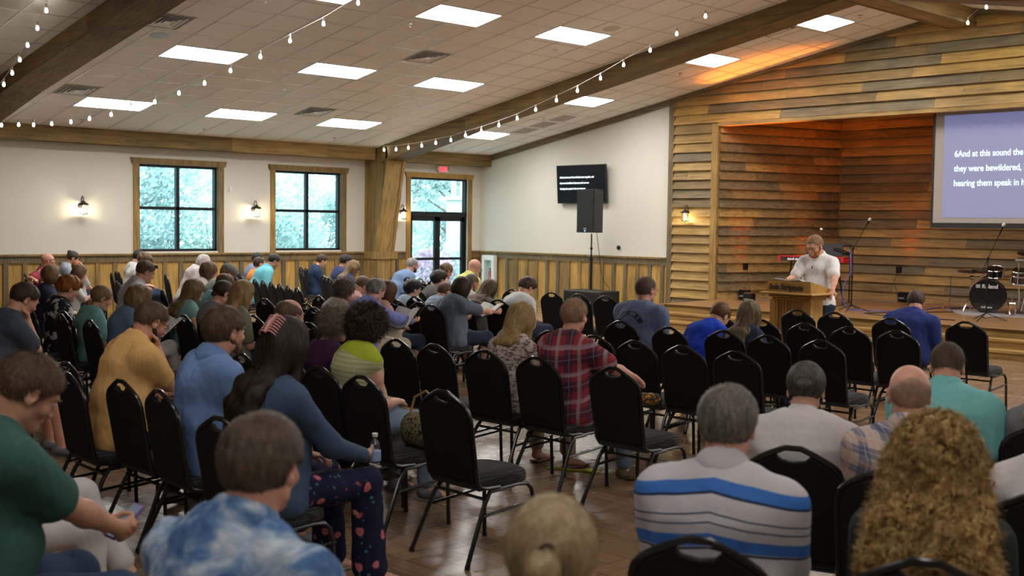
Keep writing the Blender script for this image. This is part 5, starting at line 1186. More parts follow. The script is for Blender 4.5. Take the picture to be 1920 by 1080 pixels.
    # ---- lower clothing
    pk, pm = sp.get('pants', ('long', M_jeansd)); Q = Sdf(lo, hi, h*1.15); o2 = .012
    Q.econe(P+V3(0, 0, -.03), P+V3(0, 0, .06), V3(1, 0, 0), .178*b+o2*.6, .128*b+o2*.6, .16*b, .118*b, .04); Q.ell(P+V3(0, -.03, -.035), V3(.178*b+o2, .125+o2, .105+o2), k=.04)
    for q in (-1, 1):
        hip, kn, an = legs[q]; tb = .5+.5*b
        Q.cone(hip, hip+(kn-hip)*.5, .092*tb*fa+o2, .080*tb*fa+o2, .04); Q.cone(hip+(kn-hip)*.5, kn, .080*tb*fa+o2, .060*tb+o2, .03)
        if pk == 'long': Q.cone(kn, an+(kn-an)*.12, .060*tb+o2, .052+o2*.6, .03)
        if pk == 'wide': Q.cone(kn, an+(kn-an)*.05, .064*tb+o2, .09, .03)
    if pk == 'skirt': Q.econe(P+V3(0, .1, .0), P+V3(0, .45, -.02), V3(1, 0, 0), .17, .10, .19, .09, .05); Q.econe(P+V3(0, .46, -.03), P+V3(0, .5, -.40), V3(1, 0, 0), .19, .08, .22, .13, .05)
    Q.ripple(.004, 24, 5); v, f = Q.mesh(); np_mesh({'long': 'trousers', 'wide': 'trousers', 'short': 'shorts', 'skirt': 'skirt'}[pk], v, f, pm, body)
    # ---- shoes
    if sp.get('shoes', True) is not False:
        sm = sp.get('shoes', True); sm = M_shoe if sm is True else sm
        for q in (-1, 1):
            an, fd = J['foot'][q]; dn_ = J['dn'][q]; lat = np.cross(fd, dn_); Z = Sdf(an-.24, an+.26, max(h, .01))
            Z.econe(an+dn_*.03-fd*.035, an+fd*.06+dn_*.045, lat, .042, .045, .046, .036, .02); Z.econe(an+fd*.06+dn_*.052, an+fd*.165+dn_*.06, lat, .049, .034, .043, .024, .02)
            Z.half(an+dn_*.084, dn_, .004); v, f = Z.mesh(); so_ = np_mesh('shoe', v, f, sm, body)
            if sp.get('sole'):
                Z.half(an+dn_*.066, -dn_, .003); Z.D += .001; Z.D -= .004; v, f = Z.mesh(); np_mesh('sole', v, f, sp['sole'], so_)
    # ---- hair
    ht = sp.get('hair', 'short')
    if ht: build_hair(sp, body, Hc, Rh, hk*1.02, Nk, P, h, F)
    if sp.get('beard'):
        Bd = Sdf(Hc-.2, Hc+.2, min(h, .008)); gg = lambda x, y, z: Hc+Rh @ V3(x, y, z)*hk*1.02
        Bd.cone(gg(-.058, .01, -.05), gg(-.035, .05, -.088), .018*hk, .024*hk, .02); Bd.cone(gg(.058, .01, -.05), gg(.035, .05, -.088), .018*hk, .024*hk, .02); Bd.cone(gg(-.035, .055, -.088), gg(.035, .055, -.088), .026*hk, .026*hk, .02); Bd.ell(gg(0, .078, -.098), V3(.03, .022, .026)*hk, Rh, .02); Bd.ell(gg(0, .092, -.048), V3(.028, .008, .006)*hk, Rh, .008)
        Bd.ripple(.002, 160, 3); v, f = Bd.mesh(); np_mesh('beard', v, f, sp['beard'], body)
    if h < .0125 and sp.get('face', True):
        mbk = MB(); mi = MB()
        for q in (-1, 1):
            c = Hc+Rh @ V3(q*.031, .079, .001)*hk*1.02; mbk.lathe([(0, -.0115), (.008, -.008), (.0115, 0), (.008, .008), (0, .0115)], tuple(c), 10)
            c2 = Hc+Rh @ V3(q*.031, .0862, -.001)*hk*1.02; mi.lathe([(0, -.005), (.0035, -.0035), (.005, 0), (.0035, .0035), (0, .005)], tuple(c2), 8)
        mbk.build('eye', M_eye, body, smooth=True); mi.build('iris', plain('iris_dark', (.04, .03, .02), .15), body, smooth=True)
        br = MB()
        for q in (-1, 1): br.tube([tuple(Hc+Rh @ V3(q*x, y, z)*hk*1.02) for x, y, z in ((.013, .098, .019), (.028, .098, .024), (.046, .085, .02))], [.0025, .0035, .002], 6)
        br.build('eyebrow', sp.get('hairmat', H_BR), body, smooth=True)
    if sp.get('glasses'):
        mg = MB(); pg = lambda x, y, z: tuple(Hc+Rh @ V3(x, y, z)*hk*1.02)
        for q in (-1, 1):
            mg.tube([pg(q*.033+.0245*math.cos(t), .106-.012*abs(math.cos(t))*(1 if math.cos(t)*q > 0 else 0), -.002+.0165*math.sin(t)) for t in np.linspace(0, 6.283, 17)[:-1]], .0018 if h < .01 else .0028, 5, closed=True)
            mg.tube([pg(q*.057, .095, .004), pg(q*.078, .06, .006), pg(q*.083, .0, .004), pg(q*.08, -.02, -.008)], .0018 if h < .01 else .0028, 5)
        mg.tube([pg(-.009, .108, .002), pg(.009, .108, .002)], .0018, 5); mg.build('glasses', sp.get('gmat', M_glassesf), body, smooth=True)
    for k_ in ('label', 'group'):
        if sp.get(k_): body[k_] = sp[k_]
    body['category'] = 'person'; sp['_J'] = J; sp['_arms'] = arms; sp['_Hc'] = Hc; sp['_Rh'] = Rh; sp['_hk'] = hk*1.02; sp['_obj'] = body; sp.pop('_F', None)
    return body
def strands(Hf, v, f, n, L, flow, wdt=.0016, lift=.002, seed=0, step=.012, curl=0, cf=60, sel=None):
    rnd = np.random.RandomState(seed); quad = v[f]; ar = np.linalg.norm(np.cross(quad[:, 2]-quad[:, 0], quad[:, 3]-quad[:, 1]), axis=1); i = rnd.choice(len(f), n, p=ar/ar.sum()); w = rnd.dirichlet([1, 1, 1, 1], n)
    p = (quad[i]*w[:, :, None]).sum(1)
    if sel is not None: p = p[sel(p)]; n = len(p)
    ns = max(3, int(L/step)); P = [p]; lf = lift*(.3+rnd.rand(n)*1.2); ph = rnd.rand(n)*6.28
    for k in range(ns):
        g = Hf.grad(p); d = flow(p); d = d-g*(d*g).sum(1, keepdims=True); d /= np.linalg.norm(d, axis=1, keepdims=True)+1e-6
        if curl: s_ = np.cross(d, g); d = d+s_*(curl*np.cos(ph+cf*step*k))[:, None]
        p = p+d*step; g = Hf.grad(p); dist = Hf.sample(p); c = np.clip(dist-lf*(1 if k < ns-2 else 2.2), -.03, .03); p = p-g*c[:, None]; P.append(p)
    P = np.stack(P, 1); T = np.gradient(P, axis=1); T /= np.linalg.norm(T, axis=2, keepdims=True)+1e-6
    g = Hf.grad(P.reshape(-1, 3)).reshape(P.shape); B = np.cross(T, g); B /= np.linalg.norm(B, axis=2, keepdims=True)+1e-6
    tp = np.sin(np.linspace(.35, 3.1, ns+1))[None, :, None]*wdt*(.6+.8*rnd.rand(n))[:, None, None]
    A = P-B*tp+g*.0004; C_ = P+B*tp+g*.0004; V_ = np.stack([A, C_], 2).reshape(-1, 3); m = ns+1
    base = (np.arange(n)*m*2)[:, None]+(np.arange(ns)*2)[None, :]; Fq = np.stack([base, base+1, base+3, base+2], 2).reshape(-1, 4); return V_, Fq
def build_hair(sp, body, Hc, Rh, k, Nk, P, h, F):
    t = sp['hair']; mat = sp.get('hairmat', H_BR); hh = min(h, .010); ln = sp.get('hairlen', .3); dn = V3(0, 0, -1)
    if h <= .0075: hh = .0055
    tail = t in ('long', 'curlylong', 'pony', 'longup')
    lo = Hc-V3(.24, .34, .18+(ln if tail else .08)); hi = Hc+V3(.24, .2, .2)
    G_ = Sdf(lo, hi, hh); g = lambda x, y, z: Hc+Rh @ V3(x, y, z)*k
    def E(x, y, z, a, b_, c, kk, op='u', Rx_=I3): G_.ell(g(x, y, z), V3(a, b_, c)*k, Rh @ Rx_, kk*k, op)
    inf = {'buzz': .0035, 'short': .009, 'bald': .004, 'rim': .0045, 'curly': .03, 'curlylong': .028, 'bob': .02, 'long': .018, 'pony': .010, 'bun': .010, 'topbun': .010, 'mop': .022, 'longup': .015}.get(t, .012)
    inf = sp.get('inf', inf)
    E(0, -.014, .032, .0765+inf, .096+inf, .083+inf, .01); E(0, -.045, .012, .068+inf, .062+inf, .07+inf*.8, .03)
    if t in ('short', 'buzz', 'rim', 'mop'):
        E(0, -.052, -.015, .055+inf*.5, .045+inf*.5, .05, .02)
        E(0, .102, -.036, .13, .084, .105, .010, 's'); E(0, .118, .010, .062, .042, .062, .012, 's')          # face
        G_.half(g(0, -.02, -.038), Rh @ unit(V3(0, .5, -1)), .01)
        for q in (-1, 1): E(q*.088, .004, -.022, .022, .03, .044, .008, 's'); E(q*.08, .045, -.04, .03, .035, .055, .01, 's')
        if t == 'mop': E(0, .05, .075, .07, .06, .032, .03); E(0, .0, .06, .1, .1, .07, .03)
        if t == 'rim': E(0, .035, .085, .075, .11, .06, .01, 's')
    elif t == 'bald':
        E(0, -.055, -.02, .060, .05, .05, .02); E(0, .03, .075, .2, .13, .07, .01, 's'); E(0, .085, -.04, .2, .09, .2, .012, 's'); G_.half(g(0, -.02, -.05), Rh @ unit(V3(0, .55, -1)), .01)
    elif t == 'curly':
        E(0, -.05, -.03, .085, .07, .075, .03); E(0, .10, -.04, .072, .06, .085, .012, 's'); G_.half(g(0, -.03, -.088), Rh @ unit(V3(0, .35, -1)), .01)
    elif t == 'bob':
        E(0, -.03, -.03, .100, .090, .095, .04); 
        for q in (-1, 1): E(q*.075, .01, -.05, .022, .055, .075, .03)
        E(0, .115, -.035, .066, .07, .095, .012, 's'); G_.half(g(0, -.0, -.115), Rh @ unit(V3(0, .1, -1)), .012)
    elif t in ('long', 'curlylong', 'longup'):
        wd = sp.get('hairw', .095); nb = Nk+V3(0, -.045, 0)
        E(0, -.03, -.03, .092, .085, .09, .04); J = sp['_J']; bb = .118*(.5+.5*sp.get('b', 1))+.015; Rt = J['Rt']; pts = [Nk+V3(0, -.075, -.01), J['U']+Rt @ V3(0, -.10*(.6+.4*sp.get('b', 1))-.012, .0), J['C']+Rt @ V3(0, -bb-.016, 0), J['M']+Rt @ V3(0, -.108*sp.get('b', 1)-.035, 0)]
        G_.econe(g(0, -.035, -.02), pts[0], V3(1, 0, 0), wd*k, .07*k, wd*1.0, .05, .05); rem = ln; fl0 = wd
        for a_, b_ in zip(pts[:-1], pts[1:]):
            L_ = np.linalg.norm(b_-a_); t_ = min(1, rem/L_); e_ = a_+(b_-a_)*t_; w1 = wd*(1+(sp.get('hairflare', .9)-1)*(1-max(0, rem-L_)/ln)); G_.econe(a_, e_+V3(sp.get('hairx', 0)*t_, 0, 0), V3(1, 0, 0), fl0, .04, w1, .032, .04); fl0 = w1; rem -= L_
            if rem <= 0: break
        for q in (-1, 1): G_.cone(g(q*.07, .01, -.01), Nk+V3(q*.08, .03, -.08), .03, .03, .03)
        E(0, .115, -.03, .064, .07, .095, .012, 's')
    elif t in ('pony', 'bun', 'topbun'):
        E(0, .10, -.045, .085, .062, .10, .012, 's'); E(0, .13, .0, .07, .05, .06, .012, 's'); G_.half(g(0, -.02, -.06), Rh @ unit(V3(0, .5, -1)), .01)
        for q in (-1, 1): E(q*.088, .004, -.022, .02, .028, .04, .008, 's')
        pz_ = sp.get('tie', (-.115, -.01)); tp = g(0, pz_[0], pz_[1])
        if t == 'pony': G_.cone(tp-(Rh @ V3(0, -.01, 0)), tp+V3(0, -.035, -.03), .016, .026, .02); G_.cone(tp+V3(0, -.03, -.03), tp+V3(sp.get('hairx', 0), -.045, -ln), .028, .016, .03)
        elif t == 'bun': G_.ell(tp+Rh @ V3(0, -.012, 0), V3(.032, .024, .026)*k*sp.get('bunk', 1), Rh, .012)
        else: G_.ell(g(0, -.10, .075), V3(.04, .038, .036)*k, Rh, .012)
    amp = {'curly': .011, 'curlylong': .012, 'mop': .005, 'bob': .002, 'long': .003, 'short': .0015, 'pony': .001, 'bun': .001, 'longup': .003, 'topbun': .001}.get(t, 0)*sp.get('curl', 1)
    if amp: G_.ripple(amp, 130 if 'curly' in t else 95, 4, (1, 1, 1) if 'curly' in t else (1, 1, .12))
    v, f = G_.mesh(); ex = None; n = sp.get('strands', 0)
    if n:
        cr = g(0, -.045, .12)
        if t in ('short', 'mop', 'rim', 'buzz'): fl = lambda p: unit_rows((p-cr)*.6+(Rh @ V3(0, .0, -.05))[None]+(Rh @ V3(.02, .03, 0))[None]); ex = strands(G_, v, f, n, sp.get('slen', .035), fl, .0009, .0035, step=.007)
        elif t in ('curlylong', 'curly'):
            ex = strands(G_, v, f, n, sp.get('slen', .14), lambda p: unit_rows((p-cr)*V3(.6, .6, .1)+V3(0, 0, -.22)[None]), .0013, .017, step=.008, curl=1.3, cf=120)
        elif t in ('long', 'bob', 'longup'):
            tp = g(0, -.09, .05); ex = strands(G_, v, f, n, sp.get('slen', .16), lambda p: unit_rows((p-cr)*V3(.5, .5, 0)+V3(0, 0, -.2)[None]), .0012, .003, step=.012, curl=sp.get('wave', .25), cf=35)
        else:
            tp = g(0, sp.get('tie', (-.115, -.01))[0]-.015, sp.get('tie', (-.115, -.01))[1]); zt = tp[2]
            def fl(p):
                d = tp-p; near = ((p[:, 1] < tp[1]-.01) & (p[:, 2] < zt+.01))[:, None]; return np.where(near, V3(0, 0, -1)[None], unit_rows(d))
            ex = strands(G_, v, f, n, sp.get('slen', .06), fl, .0011, .0014, step=.008)
    np_mesh('hair', v, f, mat, body, extra=ex)
    if t in ('pony', 'bun'):
        pz_ = sp.get('tie', (-.115, -.01)); tp = g(0, pz_[0]-.012, pz_[1]); mb = MB(); q = Vector(tuple(Rh @ V3(0, -1, -.5))).to_track_quat('Z', 'Y').to_matrix()
        if t == 'pony': mb.lathe([(.016, -.008), (.021, -.005), (.022, .005), (.016, .008)], tuple(tp), 14, q); mb.build('hair_tie', sp.get('tiemat', M_black), body, smooth=True)
def unit_rows(a): return a/(np.linalg.norm(a, axis=1, keepdims=True)+1e-6)
# ================================================================ THE CONGREGATION
C = lambda n, c, **k: cloth(n, c, **k)
def floral(nt, v):
    vo = nt.nodes.new('ShaderNodeTexVoronoi'); vo.inputs['Scale'].default_value = 13; nt.links.new(warped(nt, v, .05, 14), vo.inputs['Vector'])
    f = ramp(nt, vo.outputs['Distance'], [(.0, (1, 1, 1)), (.24, (1, 1, 1)), (.34, (0, 0, 0))]); vo2 = nt.nodes.new('ShaderNodeTexVoronoi'); vo2.inputs['Scale'].default_value = 30; nt.links.new(warped(nt, v, .06, 9), vo2.inputs['Vector'])
    g = ramp(nt, vo2.outputs['Distance'], [(.2, (1, 1, 1)), (.3, (0, 0, 0))]); pick = sep(nt, vo.outputs['Color'])
    c = mix(nt, (.012, .014, .045), (.05, .2, .17), mth(nt, 'MULTIPLY', sep(nt, g)[0], mth(nt, 'GREATER_THAN', sep(nt, vo2.outputs['Color'])[0], .55)))
    pet = ramp(nt, vo.outputs['Distance'], [(.03, (.62, .3, .12)), (.1, (.5, .07, .11)), (.17, (.62, .22, .24)), (.3, (.5, .12, .16))])
    return mix(nt, c, pet, mth(nt, 'MULTIPLY', sep(nt, f)[0], mth(nt, 'GREATER_THAN', pick[0], .42)))
def tiedye(nt, v):
    n = noise_tex(nt, warped(nt, v, .25, 4), 8, 5, .6); return ramp(nt, n, [(.30, (.025, .06, .17)), (.43, (.08, .17, .34)), (.53, (.28, .38, .52)), (.62, (.52, .58, .64)), (.75, (.6, .63, .66))])
def leafy(nt, v):
    n = noise_tex(nt, coords(nt, 'Object', (1, 1, 2.4), (.5, .6, .3)), 26, 3, .5); return ramp(nt, n, [(.40, (.16, .10, .09)), (.50, (.48, .40, .36)), (.7, (.56, .49, .44))], 'LINEAR')
def striped_polo(nt, v):
    s = sep(nt, v); z = mth(nt, 'ADD', s[2], mth(nt, 'MULTIPLY', mth(nt, 'ABSOLUTE', s[0]), .18)); c = (.5, .48, .51)
    def band(c, a, b, col): return mix(nt, c, col, mth(nt, 'MULTIPLY', mth(nt, 'GREATER_THAN', z, a), mth(nt, 'LESS_THAN', z, b)))
    c = band(c, 1.062, 1.098, (.045, .16, .5)); c = band(c, 1.054, 1.062, (.02, .03, .07)); c = band(c, .998, 1.003, (.02, .03, .08)); c = band(c, .970, .975, (.02, .03, .08)); c = band(c, .90, .94, (.045, .16, .5)); c = band(c, .89, .898, (.02, .03, .07)); return c
def wplaid(nt, v): return plaid((.5, .42, .38), (.05, .07, .18), (.55, .35, .25), (.62, .6, .58), .085)(nt, v)
def splat(base, a, b_, sc=9):
    return lambda nt, v: ramp(nt, noise_tex(nt, warped(nt, v, .1, 6), sc, 4), [(.40, base), (.47, a), (.56, a), (.60, b_)])
def ts_green(nt, v):
    s = sep(nt, v); base = mix(nt, (.40, .40, .19), (.5, .5, .34), stripes(nt, mth(nt, 'ADD', s[2], mth(nt, 'MULTIPLY', s[0], .06)), .03, 0, .4)); return mix(nt, base, (.36, .42, .03), mth(nt, 'GREATER_THAN', mth(nt, 'ADD', s[2], mth(nt, 'MULTIPLY', mth(nt, 'ABSOLUTE', s[0]), .35)), 1.06))
M_floral = patcloth('floral_navy', floral); M_tie = patcloth('blue_white_tie_dye', tiedye, wr=.7); M_leafy = patcloth('cream_leaf_print', leafy); M_strip = patcloth('striped_polo_knit', striped_polo); M_wpl = patcloth('white_navy_plaid', wplaid)
M_rpl = patcloth('red_navy_plaid', plaid((.27, .03, .04), (.016, .024, .05), (.36, .30, .31), (.34, .26, .27), .19)); M_bpl = patcloth('light_blue_plaid', plaid((.42, .5, .58), (.2, .3, .45), (.1, .15, .28), (.6, .65, .7), .06)); M_bpl2 = patcloth('blue_white_check', plaid((.2, .3, .46), (.45, .52, .6), (.6, .65, .7), (.1, .2, .35), .03))
M_gts = patcloth('green_heather', ts_green); M_splat = patcloth('black_white_blotch', splat((.01, .012, .02), (.02, .02, .03), (.5, .5, .52))); M_redw = patcloth('red_white_shirt', splat((.32, .04, .06), (.3, .06, .08), (.6, .55, .55), 6))
PEOPLE = []; M_denimd = C('denim_dark_blue', (.035, .06, .12)); H_STUB = hairmat('hair_stubble', (.40, .25, .185), (.52, .33, .25), .8)
def pp(x, y, z, label, **k): k.update(head=(x, y, z), label=label); PEOPLE.append(k); return k
Q = -18
pp(1.64, -11.3, 1.17, 'bald man with glasses in a red and white shirt, far left by the wall', yaw=Q-6, shirt=M_redw, hair=None, glasses=True, b=1.15, hp=-4, skin=SKR, arms={-1: 'chair', 1: 'chair'})
pp(2.12, -11.0, 1.08, 'small child with head tipped back against the bald man', yaw=Q+40, s=.7, b=.8, hk=.9, shirt=C('pale_grey', (.45, .47, .48)), hair='short', hairmat=H_RED, hp=-35, arms='lap')
pp(.99, -10.6, 1.18, 'person with a dark topknot seated against the left wainscot', yaw=Q, fem=True, shirt=C('dusty_blue', (.3, .36, .42)), hair='topbun', hairmat=H_DK, hp=25)
pp(4.30, -11.9, 1.07, 'person with long loose brown hair and pale top, arm raised, far left', yaw=Q, fem=True, s=.9, shirt=C('offwhite', (.55, .54, .52)), hair='long', hairmat=H_BR, hairlen=.34, hp=20, arms={-1: 'lap', 1: 'phone'})
pp(6.72, -13.3, 1.17, 'person with streaked short hair and glasses in a navy and maroon shirt', yaw=Q, fem=True, b=1.1, shirt=C('navy_top', (.025, .03, .06)), hair='bob', hairmat=H_LB, glasses=True, hp=-12, arms='lap', strands=700)
pp(9.13, -14.1, 1.14, 'child with bushy red hair in a black and white shirt', yaw=-6, s=.92, shirt=M_splat, hair='mop', hairmat=H_RED, hp=22, strands=1500, hk=1.02)
pp(12.11, -15.7, 1.25, 'man in a dark grey shirt and khaki shorts resting chin on hand', yaw=-4, res=.0095, b=1.1, lean=12, shirt=C('charcoal_blue', (.06, .075, .10)), hair='short', hairmat=H_DK, inf=.009, hp=34, arms={1: 'chin', -1: 'phone'}, pants=('short', M_khaki), legs='sit', skin=SKR, shoes=M_shoe, strands=1200, kneeout=.05)
pp(10.16, -14.2, 1.10, 'girl with a low fair ponytail in a teal shirt', yaw=-6, s=.9, fem=True, b=.85, shirt=C('teal', (.16, .36, .36)), hair='pony', hairmat=H_LB, tie=(-.085, -.06), hairlen=.2, hp=20, hy=-8, strands=1400, tiemat=M_white)
pp(1.49, -9.6, 1.20, 'person with black hair behind the boy in the white polo', yaw=Q, shirt=C('offwhite', (.55, .54, .52)), hair='short', hairmat=H_BLACK, hp=20)
pp(2.29, -9.9, 1.17, 'brown haired boy in a white polo and dark trousers by the wall', yaw=Q, lean=14, shirt=C('white_cotton', (.66, .67, .68)), collar=True, hair='mop', hairmat=H_BR, hp=35, arms='lap', pants=('long', M_jeansd))
pp(8.66, -13.0, 1.28, 'man writing in a book, sunglasses pushed up on his dark hair', yaw=-14, lean=10, b=1.1, shirt=M_bpl2 if False else patcloth('white_fine_check', plaid((.55, .53, .55), (.5, .48, .52), (.4, .38, .5), (.6, .6, .6), .03)), collar=True, hair='short', hairmat=H_BR, hp=28, arms='book', skin=SKR, strands=700, res=.011)
pp(10.95, -14.2, 1.13, 'woman with a wavy grey blonde bob in a denim shirt and white trousers', yaw=-4, fem=True, lean=6, shirt=C('denim_shirt', (.13, .2, .32)), collar=True, hair='bob', hairmat=H_LB, curl=3, hp=32, arms='book', legs='kneeover', crossleg=1, pants=('long', C('white_trousers', (.58, .54, .52))), strands=1600, glasses=True)
pp(14.43, -15.8, 1.24, 'bearded man with glasses in an orange shirt, hand at his mouth', yaw=-2, res=.0085, lean=12, b=1.22, shirt=C('orange_shirt', (.76, .45, .17), wr=.7), collar=True, hair='short', hairmat=H_BR, inf=.006, hp=30, glasses=True, beard=H_DK, skin=SKR, arms={1: 'chin', -1: 'book'}, strands=2200, slen=.02)
pp(3.09, -9.2, 1.16, 'person with white hair bent forward in a pale top', yaw=Q, lean=24, fem=True, s=.88, b=.9, shirt=C('pale_pink', (.55, .5, .5)), hair='bob', hairmat=H_WH, hp=40)
pp(7.23, -11.4, 1.20, 'person with a brown bob bent over between white hair and the cap', yaw=Q, lean=20, fem=True, shirt=C('pale_pink', (.55, .5, .5)), hair='bob', hairmat=H_BR, hp=30)
pp(7.73, -11.4, 1.18, 'person in a grey baseball cap and pale green shirt, head down', yaw=Q, lean=16, shirt=C('pale_green', (.38, .46, .4)), hair='short', hairmat=H_LB, hp=38, cap=True)
pp(9.61, -12.9, 1.11, 'woman with long straight golden brown hair and bare shoulders', yaw=-8, fem=True, shirt=C('aqua_top', (.2, .38, .38)), sleeve='none', hair='long', hairmat=H_LB, hairlen=.36, hairflare=1.1, hairw=.10, hp=10, strands=2200, res=.011)
pp(9.48, -12.45, 1.15, 'man with cropped hair in a teal shirt, seen in profile, head bowed', yaw=-10, lean=12, b=1.1, shirt=C('teal_shirt', (.18, .38, .40)), hair='short', hairmat=H_BR, inf=.007, hp=35, skin=SKR, res=.011)
pp(10.94, -13.3, 1.16, 'person with dark pulled back hair in a grey top, head lowered', yaw=-6, fem=True, shirt=C('mid_grey', (.2, .2, .22)), hair='bun', hairmat=H_DK, tie=(-.08, -.06), hp=30, strands=900)
pp(11.32, -13.3, 1.18, 'girl with very long wavy blonde hair down her back', yaw=-4, fem=True, shirt=C('olive_top', (.2, .2, .14)), hair='long', hairmat=H_BL, hairlen=.42, hairw=.10, hairflare=1.15, hp=6, strands=2600, wave=.5)
pp(15.42, -15.85, 1.26, 'broad bearded man in a bright blue shirt', yaw=-4, res=.0075, b=1.35, sh=1.1, jaw=1.15, hk=1.08, shirt=C('bright_blue_shirt', (.16, .27, .52), wr=.8), collar=True, hair='short', hairmat=H_BR, inf=.014, hp=6, hy=6, beard=H_RB, skin=SKR, strands=4000, slen=.028, rip=.006, arms='lap')
pp(2.72, -7.9, 1.18, 'dark haired person almost hidden behind the teen in orange', yaw=Q, shirt=C('slate', (.2, .25, .35)), hair='short', hairmat=H_BLACK)
pp(3.27, -8.2, 1.12, 'dark haired teen in a bright orange shirt', yaw=Q, lean=-4, shirt=C('bright_orange', (.75, .26, .06)), hair='short', hairmat=H_DK, hp=2, b=1.05)
pp(3.90, -8.3, 1.19, 'man in a light cyan polo leaning forward, arms on knees', yaw=Q, lean=26, b=1.12, shirt=C('cyan_polo', (.16, .52, .62)), collar=True, hair='short', hairmat=H_BLACK, hp=32, arms='knees', skin=SKT)
pp(2.57, -6.4, 1.13, 'woman in a navy jacket holding a cyan book', yaw=-22, fem=True, shirt=C('navy_jacket', (.02, .04, .085)), sleeve='long', hair='short', inf=.018, hairmat=H_DK, hp=26, arms='book', pants=('long', C('grey_slacks', (.2, .2, .2))))
pp(4.62, -7.3, 1.19, 'dark haired man in a navy shirt beside the long haired girl', yaw=Q, b=1.05, shirt=C('navy_tee', (.04, .05, .14)), hair='short', hairmat=H_BLACK, hp=20, skin=SKT)
pp(5.54, -7.8, 1.12, 'girl with long light brown hair hanging past her shoulders by the navy shirted man', yaw=Q, fem=True, shirt=C('navy_print', (.05, .05, .13)), hair='long', hairmat=H_LB, hairlen=.34, hairflare=1.3, hp=26, strands=700)
pp(10.75, -11.7, 1.14, 'older woman with short curly sandy hair and glasses in a cream top', yaw=-2, fem=True, b=1.1, shirt=C('cream_top', (.52, .48, .44)), hair='curly', inf=.02, curl=.6, hairmat=H_BG, glasses=True, gmat=M_chrome, hp=12, skin=SKR, strands=1500, slen=.04, res=.010)
pp(11.19, -11.6, 1.15, 'grey haired man in a periwinkle shirt reading an open Bible, legs crossed', yaw=-2, lean=10, b=1.2, shirt=C('periwinkle_shirt', (.2, .24, .58), wr=.7), collar=True, sleeve='long', hair='short', inf=.012, hairmat=H_GR, hp=24, skin=SKR, arms={-1: 'book', 1: (.12, .42, .80, (-.3, .2, 1), .5)}, legs='kneeover', crossleg=-1, pants=('long', M_khaki), strands=2500, slen=.03, res=.0085)
pp(10.87, -11.2, 1.10, 'woman with an auburn bob behind the grey haired man', yaw=-6, fem=True, shirt=C('salmon', (.55, .33, .3)), hair='bob', hairmat=H_RB, hp=22, strands=1200)
pp(9.18, -10.3, 1.06, 'person in a pale pink shirt mostly hidden behind the grey haired man', yaw=-10, lean=25, b=1.15, shirt=C('pink_shirt', (.58, .33, .34)), hair='short', hairmat=H_BR, hp=45)
pp(14.15, -14.6, 1.20, 'balding man in a dark navy shirt', yaw=-2, b=1.15, shirt=C('dark_navy', (.018, .03, .075)), hair='rim', inf=.008, hairmat=H_BR, hp=6, skin=SKR, strands=1200, slen=.015, res=.0085, hy=8)
pp(14.50, -14.45, 1.16, 'woman with short brown hair, mostly hidden behind the long dark hair', yaw=0, fem=True, shirt=C('purple_top', (.04, .012, .045)), hair='curly', inf=.018, curl=.5, hairmat=H_BG, hp=10, strands=1500, slen=.05)
pp(16.36, -16.05, 1.27, 'woman with waist length dark hair, claw clip and denim jacket', yaw=4, fem=True, s=1.08, hk=1.08, res=.0075, b=1.12, shirt=C('denim_jacket', (.05, .085, .15), wr=.6), sleeve='long', hair='long', hairmat=hairmat('hair_espresso', (.009, .006, .005), (.045, .023, .013)), hairlen=.50, hairw=.10, hairflare=1.25, hairx=-.05, hp=2, hy=12, arms={-1: 'lap', 1: (.16, .36, .69, (-.7, .2, .4), .7)}, pants=('wide', M_floral), strands=6000, slen=.24, wave=.3, legs='sit', claw=True, shoes=False)
pp(15.08, -14.6, 1.20, 'woman with dark curly hair in a sleeveless green top', yaw=0, fem=True, b=1.12, res=.0075, shirt=M_gts, sleeve='none', hair='curly', hairmat=H_DK, hp=4, hy=6, arms='lap', pants=('long', M_jeans), strands=6000, slen=.05, earring=True)
pp(5.47, -6.5, 1.15, 'bearded man with glasses in a grey blue shirt leaning forward', yaw=-12, lean=34, b=1.2, shirt=C('slate_blue_shirt', (.16, .24, .4)), sleeve='long', hair='short', inf=.006, hairmat=H_GR, glasses=True, beard=H_DK, hp=14, arms='knees', skin=SKR)
pp(7.44, -7.4, 1.14, 'person with a brown hair bun in front of the glass door', yaw=-8, fem=True, shirt=C('mauve', (.3, .2, .25)), hair='bun', hairmat=H_BR, tie=(-.11, .02), bunk=1.3, hp=24, skin=SKT)
pp(8.44, -8.4, 1.07, 'boy with thick black hair in a grey hooded top', yaw=-6, s=.9, shirt=C('grey_hoodie', (.12, .12, .12)), sleeve='long', hoodie=True, hair='mop', hairmat=H_BLACK, hp=8, skin=SKT)
pp(8.21, -7.5, 1.22, 'bald man with glasses and white goatee in a yellow shirt', yaw=-6, lean=12, b=1.2, shirt=C('yellow_shirt', (.68, .66, .2)), collar=True, hair=None, glasses=True, beard=H_WH, hp=24, skin=SKR, arms='book')
pp(9.71, -8.9, 1.09, 'man with shaved greying hair and beard beside the yellow shirt', yaw=-4, b=1.1, shirt=C('offwhite', (.55, .54, .52)), hair='buzz', hairmat=H_BG, beard=H_SG, hp=30, skin=SKR)
pp(11.11, -10.3, 1.13, 'woman with a dark brown bob in a slate grey tee', yaw=2, lean=8, fem=True, b=1.12, shirt=C('slate_tee', (.12, .15, .20)), hair='bob', hairmat=H_DK, hp=34, arms={-1: 'book', 1: (.20, .47, .84, (-.9, -.2, .2), .9, (.6, -.3, -.8))}, pants=('long', M_jeansd), strands=1800, res=.009)
pp(9.21, -9.5, 1.0, 'boy with glasses in a blue checked shirt', yaw=-6, s=.85, b=.9, shirt=M_bpl2, hair='mop', hairmat=H_BLACK, glasses=True, hp=6, hy=-6, res=.011)
